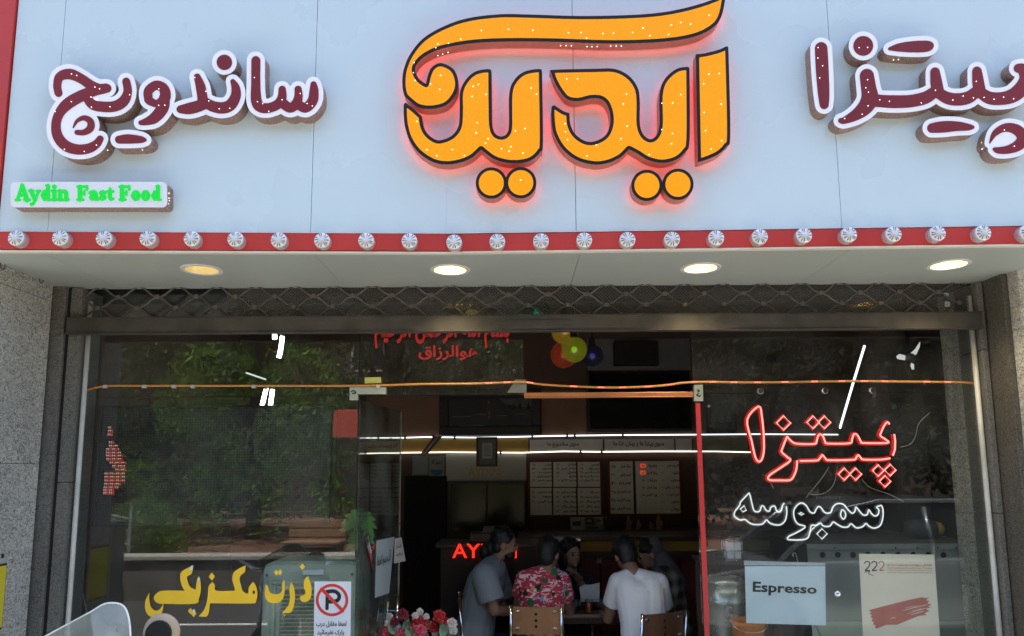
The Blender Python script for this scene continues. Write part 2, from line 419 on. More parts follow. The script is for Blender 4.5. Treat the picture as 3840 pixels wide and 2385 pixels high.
# ---------------------------------------------------------------- ground
g = MB(); g.add([(-150,-150,-.16),(150,-150,-.16),(150,150,-.16),(-150,150,-.16)], [(0,1,2,3)])
tag(g.build('ground', mat('earth', (.13,.11,.08), rough=.95, var=.3, vscale=1.5)), kind='structure')
tag(slab('road', (-40,-2.35,-.3), (40,.92,-.145), M_asphalt), kind='structure')
tag(slab('kerb', (-40,.923,-.3), (40,1.05,.0), mat('kerb_stone', (.3,.3,.28), rough=.85, var=.15, vscale=6)), kind='structure')
pv = MB()
for i in range(-20, 21):
    for j in range(7): pv.box((i*.6+.004, 1.054+j*.45, -.3), (i*.6+.596, 1.05+j*.45+.446, .004 if (i+j) % 3 else .003))
tag(pv.build('pavement', M_pave), kind='structure')
lm = MB()
for k in range(-7, 8): lm.box((k*4, -.75, -.143), (k*4+1.8, -.65, -.1395))
tag(lm.build('road_marking', mat('road_paint', (.62,.62,.58), rough=.8, var=.2, vscale=14)), kind='structure')
tag(slab('doorstep', (-2.6,4.21,-.4), (2.86,4.328,-.004), M_gran_dark), kind='structure')
tag(slab('floor', (-3.0,4.33,-.4), (3.8,8.2,-.2), mat('floor_tile', (.10,.085,.07), rough=.35, var=.2, vscale=4)), kind='structure')

# ---------------------------------------------------------------- the building round the shop
bd = thing('shop_building', 'dark shop interior shell and unseen sun-blocking wall above the white sign fascia', 'building', (0, 6, 0))
slab('sun_block_wall', (-9,4.14,3.30), (9,9,4.3), mat('block_wall_render', (.45,.43,.38), rough=.85, var=.1, vscale=2), bd)  # unseen wall, its height shaped to let sun reach the street
slab('back_wall', (-2.98,8.0,-.199), (3.78,8.2,3.29), M_inner, bd)
slab('side_wall', (-3.2,4.61,-.199), (-2.985,8.19,3.29), M_inner, bd)
slab('side_wall', (3.785,4.61,-.199), (4.0,8.19,3.29), M_inner, bd)
slab('ceiling', (-2.98,4.62,3.2), (3.78,7.995,3.29), M_ceil, bd)
slab('flank_wall', (-9,4.61,-.1), (-3.205,9,3.29), M_granite, bd)
slab('flank_wall', (4.005,4.61,-.1), (9,9,3.29), M_granite, bd)

# granite piers either side of the opening
gp = thing('granite_pier', 'broad speckled grey granite pier with hanging hooks on the left of the shopfront', 'pillar', (-2.9, 3.7, 0))
pm = MB(); z = -.1
for h in (.9, .9, .9, .1): pm.box((-3.3,3.60,z+.002), (-2.57,4.045,min(z+h, HS+.2))); z += h
pm.build('stone_facing', M_granite, gp, bevel=.003)
slab('stone_trim', (-3.3,4.065,-.1), (-2.508,4.3,HS+.05), M_gran_dark, gp, .004)
slab('joint', (-2.62,4.09,-.1), (-2.49,4.32,HS+.04), M_dark, gp)
jm = MB(); z = -.1
for h in (.75, .95, .9, .19): jm.box((-2.489,4.085,z+.003), (-2.428,4.3,z+h)); z += h
jm.build('jamb_strip', granite('jamb_stone', (.16,.155,.135), (.07,.068,.06), 70), gp, bevel=.003)
k = slab('marking', (-2.5695,3.80,1.23), (-2.5685,3.82,1.25), M_dark, gp)
gp2 = thing('granite_pier', 'narrow stained granite pier on the right of the shopfront beside the steel oven', 'pillar', (2.8, 4, 0))
pm = MB(); z = -.1
for h in (.62, .44, .42, .5, .5, .42): pm.box((2.705,3.85,z+.002), (2.86,4.6,min(z+h, HS+.05))); z += h
pm.build('stone_facing', M_granite, gp2, bevel=.003)
slab('joint', (2.664,4.13,-.1), (2.72,4.32,HS+.04), M_dark, gp2)
jm = MB(); z = -.1
for h in (.7, .8, .9, .39): jm.box((2.632,4.085,z+.003), (2.664,4.3,z+h)); z += h
jm.build('jamb_strip', bpy.data.materials['jamb_stone'], gp2, bevel=.003)
slab('stone_trim', (2.672,3.93,-.1), (2.703,4.12,HS+.05), granite('stained_stone', (.10,.09,.072), (.045,.04,.032), 50), gp2, .003)
gp3 = thing('neighbour_wall', 'pale granite wall with a light downpipe at the right edge of the picture', 'wall', (3.2, 4, 0))
slab('stone_facing', (2.93,3.95,-.1), (9,4.6,HS+.3), M_granite, gp3)
MB().tube([(2.885,3.9,0), (2.885,3.9,HS+.1)], .022, 12).build('downpipe', mat('pale_pipe', (.55,.52,.42), rough=.5, stain=(.3,.22,.12), stscale=5), gp3, smooth=True)
for sgn, x in ((-1, -2.403), (1, 2.612)):
    o = MB().tube([(x,4.13,.0), (x,4.13,2.62)], .0125 if sgn < 0 else .0135, 12).build('shutter_guide_pole', mat('white_pole', (.62,.62,.56), rough=.45, stain=(.3,.29,.24), stscale=4, stamt=.6), smooth=True)
    tag(o, 'slim off-white vertical pole beside the %s' % ('left window with yellow lettering' if sgn < 0 else 'right window with neon lettering'), 'pole', 'slim poles at the shutter ends')
# hooks under the soffit
for px, py, n in ((14, 1000, 'small dark wire hook hanging at the outermost soffit edge by granite pier'), (158, 1052, 'small dark wire hook hanging by the granite pier nearest the shutter')):
    c = PP(px, py, Vector((-2.56, 3, 0)), Vector((1, 0, 0)))
    pts = [c+Vector((0, .0, .05)), c+Vector((0, 0, .0))]+[c+Vector((0, -.016+.016*math.cos(a), -.018*math.sin(a))) for a in np.linspace(.2, 3.3, 8)]+[c+Vector((0, -.033, .012))]
    tag(MB().tube([p+Vector((.006, 0, 0)) for p in pts], .0028, 6).build('wire_hook', M_iron, smooth=True), n, 'hook', 'hooks under the soffit')

# ---------------------------------------------------------------- canopy: fascia, red band, soffit
cp = thing('sign_canopy', 'white panelled sign canopy with red lower band projecting over the shopfront', 'canopy', (0, 3.6, HS))
XL, XR = front(20*S, 270*S).x, 3.6
seams = [XL]+[front(x*S, 300*S).x for x in (133, 746, 1365, 1985)]+[XR]
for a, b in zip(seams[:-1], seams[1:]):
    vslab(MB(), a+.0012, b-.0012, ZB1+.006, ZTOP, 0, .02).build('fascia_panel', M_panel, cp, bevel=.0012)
vslab(MB(), XL-.5, XR, ZB0, ZTOP+.01, .03, .06).build('backing', M_dark, cp)
vslab(MB(), XL-.55, XL-.006, ZB0, ZTOP, -.012, .025).build('edge_strip', M_red, cp)
xk = FM.x
for a, b, dz in ((XL-.55, xk-.0005, .0012), (xk+.0005, XR, -.002)):
    vslab(MB(), a, b, ZB0+dz, ZB1+dz, -.004, .025).build('red_band', M_red, cp, bevel=.0012)
vslab(MB(), XL-.5, XR, ZB1+.0025, ZB1+.0055, -.006, .02).build('white_bead', mat('white_bead_paint', (.8,.8,.8), rough=.4), cp)
xt = front(1098*S, 600*S).x
for a, b, dz in ((XL-.55, xt-.001, 0), (xt+.001, XR, .001)):
    vslab(MB(), a, b, HS+dz, ZB0-.004+dz, -.008, .02).build('cream_trim', M_cream, cp, bevel=.0015)
# soffit boards with round holes for the lamps
lamp_px = [(480,641),(1070,641),(1665,637),(2255,629)]
lamps = [PZ(x*S, y*S, HS) for x, y in lamp_px]; LR = .085
sx = [-3.3, -2.242, -.957, .336, 1.64, XR]
for a, b in zip(sx[:-1], sx[1:]):
    xs = [a+.0012]+([FM.x] if a < FM.x < b else [])+[b-.0012]
    outer = [(x, Vy(x)+.021) for x in xs]+[(b-.0012, 4.115), (a+.0012, 4.115)]
    holes = [[(l.x+LR*math.cos(-2*math.pi*k/28), l.y+LR*math.sin(-2*math.pi*k/28)) for k in range(28)] for l in lamps if a < l.x < b]
    MB().poly([outer]+holes, lambda x, y: Vector((x, y, HS)), (0, 0, .012)).build('soffit_board', M_soffit, cp)
slab('top_cover', (-3.3,3.5,HS+.16), (XR,4.3,HS+.19), M_dark, cp)
slab('inner_fascia', (-3.3,4.118,HS-.002), (XR,4.135,HS+.15), M_soffit, cp)

# recessed lamps
M_can = mat('lamp_reflector', (.90,.76,.36), rough=.4, metal=.2)
M_ring = mat('lamp_ring', (.70,.70,.66), rough=.35)
for i, l in enumerate(lamps):
    lab = ['recessed soffit lamp glowing dimly without a bright bulb, above the left window', 'lit recessed soffit lamp above the doorway, under the orange letters', 'lit recessed soffit lamp above the red door edge', 'lit recessed soffit lamp closest to the right granite pier'][i]
    t = thing('soffit_lamp', lab, 'lamp', l, 'recessed lamps in the soffit')
    q = MB(); n = 32; rr = [(LR*.985,.010),(LR*.98,-.004),(LR*1.22,-.005),(LR*1.24,-.001),(LR*1.24,.0)]
    vs = []; fs = []
    for r_, h in rr: vs += [l+Vector((r_*math.cos(2*math.pi*k/n), r_*math.sin(2*math.pi*k/n), h)) for k in range(n)]
    for a in range(len(rr)-1):
        for k in range(n): fs.append((a*n+k, a*n+(k+1) % n, (a+1)*n+(k+1) % n, (a+1)*n+k))
    q.add(vs, fs).build('trim_ring', M_ring, t, smooth=False)
    q = MB(); rr = [(LR*.98,-.001),(LR*.9,.03),(LR*.72,.065),(LR*.5,.085)]; vs = []; fs = []
    for r_, h in rr: vs += [l+Vector((r_*math.cos(2*math.pi*k/n), r_*math.sin(2*math.pi*k/n), h)) for k in range(n)]
    for a in range(len(rr)-1):
        for k in range(n): fs.append((a*n+k, a*n+(k+1) % n, (a+1)*n+(k+1) % n, (a+1)*n+k))
    q.add(vs, fs).build('reflector', M_can, t, smooth=True)
    MB().lathe([(LR*.36,.0),(LR*.40,.01),(LR*.40,.03)], l+Vector((0, .012, .05)), n=24).build('bulb', lum('lamp_warm', (1,.84,.52), 14 if i else .9), t, smooth=True)
    if i:
        sp = bpy.data.lights.new('soffit_spot', 'SPOT'); sp.energy = 7; sp.color = (1,.78,.45); sp.spot_size = R(110); sp.spot_blend = .6; sp.shadow_soft_size = .04
        spo = bpy.data.objects.new('soffit_spot', sp); link(spo); spo.location = l+Vector((0,0,.03))-wloc(t); spo.parent = t

# silver marquee caps along the red band
bx = [37,142,246,350,455,559,662,765,870,973,1079,1182,1286,1389,1492,1598,1703,1807,1912,2019,2125,2230,2338,2444]
by = [565,565,566,566,567,568,570,571,571,572,575,573,572,570,569,568,565,562,559,557,556,554,553,552]
M_cap = mat('silver_cap', (.82,.82,.80), rough=.3, metal=.25)
M_cap2 = mat('cap_collar', (.60,.60,.60), rough=.3, metal=.5)
c0 = Vector((0, 0, 0))
pr = thing('marquee_cap', 'x', 'light')
MB().lathe([(.038,0),(.038,.030),(.036,.034)], c0, 'Y', 24).build('collar', M_cap2, pr, smooth=False)
MB().lathe([(.0375,.034),(.0375,.043),(.034,.048),(.022,.051),(.010,.053),(.002,.0535)], c0, 'Y', 28).build('lens', M_cap, pr, smooth=True)
gv = MB()
for k in range(12):
    a = 2*math.pi*(k+.2*math.sin(k*2.7))/12; d = Vector((math.cos(a), 0, math.sin(a))); t_ = Vector((-math.sin(a), 0, math.cos(a))); r0, r1 = .008+.003*(k % 3), .0335
    gv.add([d*r0+Vector((0,-.0542,0)), d*r1-t_*.0026+Vector((0,-.0492,0)), d*r1+t_*.0026+Vector((0,-.0492,0))], [(0,1,2)])
gv.build('flute_shade', mat('cap_shadow', (.10,.10,.11), rough=.4, metal=.3), pr, fix=False)  # flat dark slivers painted for the shade between the ribs
for i, (x, y) in enumerate(zip(bx, by)):
    o = pr if i == 0 else copy_tree(pr)
    px, py = x*S, y*S
    o.location = front(px, py, .05); n_ = NL if px < 1060*S else NR; o.location -= n_*.046
    o.rotation_euler = (0, random.uniform(-.4, .4), math.atan2(n_.y, n_.x)+math.pi/2)
    tag(o, 'silver ribbed light cap on the red band, %s counted from its left end' % ordinal(i), 'light cap', 'silver light caps along the red band')
slab('lintel', (-3.3,4.14,HS+.02), (3.9,4.6,3.29), M_dark, bd)
slab('pier_core', (-3.2,4.33,-.1), (-2.6,4.605,HS+.02), M_dark, bd)
slab('pier_core', (2.865,4.33,-.1), (3.9,4.605,HS+.02), M_dark, bd)
# ---------------------------------------------------------------- fascia lettering
def sheet(name, c, tiny, scale, rough=.25, em=0, coat=.5, spec=.5):
    """reflective sheeting with a fine honeycomb of cells"""
    m = bpy.data.materials.new(name); m.use_nodes = True; t = m.node_tree; b = t.nodes['Principled BSDF']; N = t.nodes.new; L = t.links.new
    tc = N('ShaderNodeTexCoord'); v = N('ShaderNodeTexVoronoi'); v.inputs['Scale'].default_value = scale; v.inputs['Randomness'].default_value = .15
    mp = N('ShaderNodeMapping'); mp.inputs['Scale'].default_value = (1, .05, 1.15); L(tc.outputs['Object'], mp.inputs[0]); L(mp.outputs[0], v.inputs['Vector'])
    r = N('ShaderNodeMapRange'); r.inputs[1].default_value = .15; r.inputs[2].default_value = .6; L(v.outputs['Distance'], r.inputs[0])
    mx = N('ShaderNodeMix'); mx.data_type = 'RGBA'; mx.inputs[6].default_value = (*c, 1); mx.inputs[7].default_value = (*tiny, 1); L(r.outputs[0], mx.inputs[0])
    L(mx.outputs[2], b.inputs['Base Color']); b.inputs['Roughness'].default_value = rough; b.inputs['Coat Weight'].default_value = coat; b.inputs['Coat Roughness'].default_value = .05
    b.inputs['Specular IOR Level'].default_value = spec
    if em: L(mx.outputs[2], b.inputs['Emission Color']); b.inputs['Emission Strength'].default_value = em
    return m
M_burg = sheet('burgundy_sheeting', (.33,.022,.028), (.20,.014,.018), 150, coat=.1, spec=.3)
M_orange = sheet('orange_sheeting', (.95,.40,.006), (.76,.28,.003), 95, em=.16, coat=0, spec=.2, rough=.4)
M_white_edge = mat('white_letter_edge', (.80,.82,.86), rough=.3, em=(.8,.85,1), es=.06)
M_black = mat('black_letter_edge', (.010,.010,.014), rough=.45, spec=.3)
M_copper = mat('copper_return', (.42,.20,.13), rough=.38, metal=.55, var=.2, vscale=40)
M_redret = mat('red_copper_return', (.50,.17,.12), rough=.4, metal=.2, var=.1, vscale=30)
def sequin(name):
    m = mat(name, (.40,.27,.20), rough=.35, metal=.25); t = m.node_tree; b = t.nodes['Principled BSDF']; N = t.nodes.new; L = t.links.new
    tc = N('ShaderNodeTexCoord'); v = N('ShaderNodeTexVoronoi'); v.inputs['Scale'].default_value = 190; L(tc.outputs['Object'], v.inputs['Vector'])
    bp = N('ShaderNodeBump'); bp.inputs['Strength'].default_value = .9; bp.inputs['Distance'].default_value = .01; L(v.outputs['Distance'], bp.inputs['Height']); L(bp.outputs[0], b.inputs['Normal'])
    r = N('ShaderNodeValToRGB'); e = r.color_ramp.elements; e[0].color = (.30,.18,.14,1); e[1].color = (.52,.35,.29,1); e[0].position = .2; e[1].position = .8
    L(v.outputs['Color'], r.inputs[0]); L(r.outputs[0], b.inputs['Base Color']); return m
M_sequin = sequin('glitter_return')
M_led = lum('lit_led', (1,.97,.88), 1.3)
M_halo = lum('red_halo_strip', (1,.045,.02), 1.8)

def led_seed(t, proto, pts, to3, n):
    for p in pts:
        o = proto if not proto.get('used') else proto.copy()
        if proto.get('used'): col.objects.link(o)
        proto['used'] = 1; o.parent = t; o.location = Vector(to3(*p))+Vector(n)*.001-wloc(t)
def led_proto(r=.0019):
    q = MB().ball((0, 0, 0), r, 6, 4); return q.build('led', M_led)
def letter(t, fld, edge, off, depth, mface, medge, mside, step_tol=.35, halo=None, extra=None):
    """one lit channel letter: side wall, edge plate, face sheet, and the lamp strip that glows on the wall behind"""
    nv = Vector((0, 1, 0))
    for lp in fld.loops(edge, step_tol, extra):
        if extra is not None or not halo: lp = lp[:1]
        lt = MB().poly(lp, fb(off), (0, .003, 0)).build('letter', medge, t)
        wl = MB(); F = [[front(x, y, off-.0032) for x, y in l] for l in lp]
        for l in F:
            n = len(l); vs = l+[p+nv*depth for p in l]
            wl.add(vs, [(i, (i+1) % n, (i+1) % n+n, i+n) for i in range(n)])
        wl.build('side_wall', mside, lt)
        if halo:
            hl = MB()
            for l in [[front(x, y, off-.0032) for x, y in q] for z in fld.loops(edge-10, step_tol) if _inside(z[0][0], lp[0]) for q in z]:
                n = len(l); a = [p+nv*(depth-.012) for p in l]; b = [p+nv*(depth+.004) for p in l]
                hl.add(a+b, [(i, (i+1) % n, (i+1) % n+n, i+n) for i in range(n)])
            hl.build('halo_strip', halo, lt)
        ins = [q for q in fld.loops(0.0, step_tol) if any(abs(0) == 0 for _ in [0]) and _inside(q[0][0], lp[0])]
        for q in ins:
            MB().poly(q, fb(off+.0025), (0, .002, 0)).build('face_sheet', mface, lt)
def _inside(p, l): return sum(((a[1] > p[1]) != (b[1] > p[1])) and p[0] < (b[0]-a[0])*(p[1]-a[1])/(b[1]-a[1])+a[0] for a, b in zip(l, l[1:]+l[:1])) % 2

# --- left word, burgundy with white edge
A = crop(0, 100, .5339); k = .5339
def st(l, C, s): return [(*C(p)[:2], p[2]*s) for p in l]
left_parts = [
 [[(752,432,30),(700,436,34),(640,412,34),(570,365,34),(490,332,37),(420,350,32),(401,410,28),(410,465,28)],
  [(740,432,34),(660,450,36),(560,490,40),(470,545,40),(415,610,34),(392,690,33),(405,770,36),(460,835,38),(540,862,36),(620,855,34),(675,825,30),(703,787,24)],
  [(600,480,30),(640,540,34),(700,560,36),(800,560,37),(868,522,37),(896,455,30),(886,385,28)],
  [(514,708,5),(540,662,12),(590,640,18),(634,665,24),(634,712,26),(590,742,20),(540,742,18)]],
 [[(835,793,28),(900,788,33),(985,792,25),(1018,795,12)]],
 [[(1042,512,30),(1042,450,32),(1098,410,32),(1152,438,36),(1156,505,38),(1100,540,26),(1050,520,30)],[(1154,500,38),(1142,570,42),(1085,640,38),(1020,668,24),(988,674,17)]],
 [[(1385,352,24),(1408,420,34),(1422,500,36),(1425,545,40)],[(1266,580,27),(1330,574,40),(1400,555,40),(1430,535,42)],[(1432,525,34),(1490,558,38),(1560,570,40),(1618,550,40),(1654,490,36),(1655,430,30),(1635,385,18)]],
 [[(1575,250,54),(1576,250,54)]],
 [[(1797,238,32),(1796,400,32),(1800,520,38),(1830,566,36),(1890,570,34),(1950,545,34),(1980,500,32),(1982,440,26)],
  [(1978,530,36),(2035,570,34),(2080,540,34),(2096,490,30),(2094,440,26)],[(2085,540,34),(2145,570,34),(2195,520,36),(2205,450,32),(2202,405,22)]],
]
sg = thing('letter_sign', 'burgundy cursive word sign with white edges above the green lettered box', 'sign', front(430, 260, .0), 'burgundy word signs')
for grp in left_parts:
    pts = [p for s_ in grp for p in st(s_, A, k)]
    f = Field((min(p[0]-p[2] for p in pts)-34, min(p[1]-p[2] for p in pts)-34, max(p[0]+p[2] for p in pts)+34, max(p[1]+p[2] for p in pts)+34), 2.0)
    for s_ in grp: f.stroke(st(s_, A, k))
    ex = A((548,690)); letter(sg, f, 17.0, .075, .072, M_burg, M_white_edge, M_sequin, extra=np.hypot(f.X-ex[0], f.Y-ex[1])-62 if grp is left_parts[0] else None)
lp = led_proto()
led_seed(sg, lp, [A(p) for p in [(503,332),(539,343),(667,425),(700,437),(640,495),(502,527),(674,510),(643,566),(773,563),(911,478),(1115,553),(1158,552),(1116,437),(1447,454),(1467,522),(1540,577),(1614,574),(1787,358),(1809,527),(1845,541),(1888,595),(1982,514),(2110,470),(2158,540),(2194,557),(453,862),(593,877),(678,832),(388,597),(1368,357)]], fb(.079), (0,-1,0))
led_seed(sg, lp, [A(p) for p in [(690,905),(722,885),(758,868),(925,862),(1000,866),(1032,850),(848,632),(908,605),(950,533),(968,462),(1092,718),(1158,662),(1352,658),(1632,630),(1692,575),(1950,634),(1862,308),(795,478)]], fb(.045), (0,-1,0))

# --- right word
C3 = crop(2900, 50, .4298); k3 = .4298
right_parts = [
 [[(418,305,55),(428,500,56),(440,700,50),(445,795,40)]],
 [[(785,283,86),(786,283,86)]],
 [[(1015,308,14),(1110,296,38),(1240,290,50),(1340,286,48),(1372,280,30)]],
 [[(817,545,62),(832,650,66),(842,740,74),(800,820,66),(715,888,48),(620,934,30),(588,934,22)],[(840,750,58),(940,765,54),(1060,770,56),(1200,765,54),(1330,735,54),(1412,680,48)],[(1412,512,42),(1424,610,52),(1440,690,52)],
  [(1420,680,46),(1520,738,52),(1620,750,54),(1710,730,54),(1785,670,46)],[(1778,505,42),(1790,610,52),(1806,690,50)],[(1788,670,46),(1880,735,54),(2000,742,56),(2100,712,62),(2180,640,66),(2210,560,60),(2180,490,50),(2136,478,38)]],
 [[(1385,1000,42),(1480,990,50),(1600,984,42),(1700,992,30),(1740,993,16)]],
 [[(1890,1130,6),(1935,1045,26),(2030,995,36),(2130,1018,46),(2180,1085,52),(2140,1150,48),(2050,1188,36),(1965,1195,28),(1930,1184,16)]],
]
sg = thing('letter_sign', 'burgundy cursive word sign with white edges cut off by the right border', 'sign', front(3500, 260, 0), 'burgundy word signs')
for grp in right_parts:
    pts = [p for s_ in grp for p in st(s_, C3, k3)]
    f = Field((min(p[0]-p[2] for p in pts)-34, min(p[1]-p[2] for p in pts)-34, max(p[0]+p[2] for p in pts)+34, max(p[1]+p[2] for p in pts)+34), 2.0)
    for s_ in grp: f.stroke(st(s_, C3, k3))
    letter(sg, f, 17.0, .068, .065, M_burg, M_white_edge, M_sequin)
lp = led_proto()
led_seed(sg, lp, [C3(p) for p in [(390,300),(388,390),(430,458),(404,564),(748,300),(822,298),(822,580),(806,650),(830,688),(826,808),(928,755),(1012,768),(775,882),(622,918),(1290,782),(1414,672),(1655,722),(1745,738),(1770,594),(1838,734),(1925,750),(2008,732),(2096,746),(2015,1018),(2102,1160),(1565,757)]], fb(.072), (0,-1,0))
led_seed(sg, lp, [C3(p) for p in [(310,348),(375,862),(525,972),(660,375),(956,360),(1048,408),(1090,405),(1138,402),(1270,400),(1312,390),(1318,628),(1680,622),(1680,578),(1366,1100),(1292,1030),(1820,1185),(1815,1130),(1890,1238),(1835,835),(1205,868),(718,700)]], fb(.035), (0,-1,0))

# --- orange word mark with black edge and red halo
D = crop(1400, 0, .5914); k2 = .5914
wm = thing('letter_sign', 'large orange script sign with black edges and red halo in the centre of the fascia', 'sign', front(2120, 350, 0))
swoosh = [(2238,-45,1),(2150,-2),(2000,45),(1820,80),(1600,96),(1300,101),(1000,92),(800,90),(600,115),(450,165),(320,240),(238,335),(195,430),(183,520),(195,600),(232,640),(290,680),(380,688),(470,660),(528,585),(538,510),(505,435),(430,400),(378,420),(350,465),(333,532,1),(290,500),(264,445),(280,400),(335,350),(430,308),(600,275),(800,262),(1100,262),(1500,274),(1800,266),(2000,240),(2130,190),(2205,110)]
nb = [(205,650,1),(262,695),(308,738,1),(318,800),(345,850),(395,886),(440,886),(500,858),(540,800),(548,700),(550,580),(590,500),(650,452),(735,438),(750,460,1),(752,700),(756,800),(775,850),(815,865),(848,845),(860,790),(862,590),(895,505),(960,453),(1055,437),(1070,455,1),(1076,900),(1060,960),(1010,1010),(940,1032),(850,1032),(760,1005),(683,946,1),(630,995),(560,1027),(470,1042),(380,1027),(290,970),(230,890),(198,790),(192,672)]
yd = [(1126,452,1),(1142,442),(1400,436),(1530,437),(1620,480),(1676,555),(1690,640),(1690,780),(1710,850),(1752,882),(1792,862),(1815,790),(1815,600),(1845,505),(1920,438),(1995,424),(2005,445,1),(2006,880),(1980,960),(1920,1012),(1830,1032),(1740,1012),(1680,975),(1622,944,1),(1570,995),(1490,1032),(1400,1042),(1290,1014),(1200,945),(1145,850),(1130,760),(1130,680),(1150,668,1),(1205,705),(1243,716,1),(1250,790),(1280,850),(1340,893),(1400,897),(1470,860),(1502,790),(1500,715),(1478,655),(1440,625),(1380,622),(1300,640),(1230,628),(1185,580),(1145,510)]
al = [(2045,344,1),(2100,338),(2190,315),(2243,293),(2252,312,1),(2264,850),(2242,925),(2180,982),(2070,1025),(2058,1012,1),(2050,600)]
for poly in (swoosh, nb, yd, al):
    pl = [D(p) for p in poly]
    f = Field((min(p[0] for p in pl)-16, min(p[1] for p in pl)-16, max(p[0] for p in pl)+16, max(p[1] for p in pl)+16), 2.5)
    f.polygon(cr_spline(pl, 5)); f.d += 12.5
    letter(wm, f, 12.5, .085, .062, M_orange, M_black, M_redret, halo=M_halo)
for (ax, ay), (bx_, by_) in (((748,1160),(935,1158)),((1735,1175),(1932,1168))):
    a, b = D((ax, ay)), D((bx_, by_))
    f = Field((a[0]-80, a[1]-80, b[0]+80, b[1]+80), 2.0); f.disc(a[0], a[1], 47).disc(b[0], b[1], 47)
    letter(wm, f, 11.5, .085, .062, M_orange, M_black, M_redret, halo=M_halo)
lp = led_proto(.0021)
led_seed(wm, lp, [D(p) for p in [(685,193),(857,186),(1011,192),(1237,208),(1317,206),(1457,213),(1523,210),(1352,242),(1645,206),(1710,178),(1753,227),(1890,158),(1950,143),(2012,153),(1872,219),(2130,97),(554,247),(476,275),(409,278),(396,303),(258,397),(254,461),(265,510),(427,478),(421,567),(362,533),(633,548),(667,536),(714,598),(627,612),(659,778),(652,843),(728,880),(712,907),(813,943),(862,958),(872,930),(949,970),(962,815),(901,829),(1001,559),(1035,597),(276,770),(340,950),(402,987),(502,949),(578,987),(1226,500),(1295,499),(1585,660),(1605,597),(1609,800),(1570,879),(1415,920),(1354,988),(1216,784),(1219,835),(1231,886),(1749,980),(1891,912),(1896,847),(1830,655),(1898,652),(1829,822),(1949,600),(2098,713),(2107,829),(2209,892),(2143,946),(2127,470),(2193,466),(2205,660),(2095,532),(934,1141)]], fb(.090), (0,-1,0))
led_seed(wm, lp, [D(p) for p in [(409,353),(440,344),(474,333),(1188,290),(1222,290),(1256,291),(1355,296),(1386,297),(1420,296),(1505,294),(1540,293),(1572,292)]], fb(.06), (0,-1,0))

# --- green lettered box
E4 = A
bxs = thing('letter_box_sign', 'white rounded box sign with green serif lettering at the lower left of the fascia', 'sign', front(330, 740, 0))
q = [E4(p) for p in [(75,1090),(1172,1090),(1172,1268),(72,1268)]]
f = Field((q[0][0]-10, q[0][1]-10, q[1][0]+10, q[2][1]+10), 2.0)
rr = 17
f.polygon([(q[0][0]+rr, q[0][1]+rr), (q[1][0]-rr, q[1][1]+rr), (q[2][0]-rr, q[2][1]-rr), (q[3][0]+rr, q[3][1]-rr)])
for lp_ in f.loops(rr, .3):
    MB().poly(lp_, fb(.07), (0, .004, 0)).build('face', mat('white_acrylic', (.86,.89,.92), rough=.25, coat=.2, em=(.85,.92,1), es=.0), bxs)
    wl = MB()
    for l in lp_:
        F = [front(x, y, .0695) for x, y in l]; n = len(F)
        wl.add(F+[p+Vector((0,.067,0)) for p in F], [(i, (i+1) % n, (i+1) % n+n, i+n) for i in range(n)])
    wl.build('side_wall', M_sequin, bxs)
M_green = mat('green_vinyl', (.0,.50,.035), rough=.4, em=(0,1,.06), es=.11)
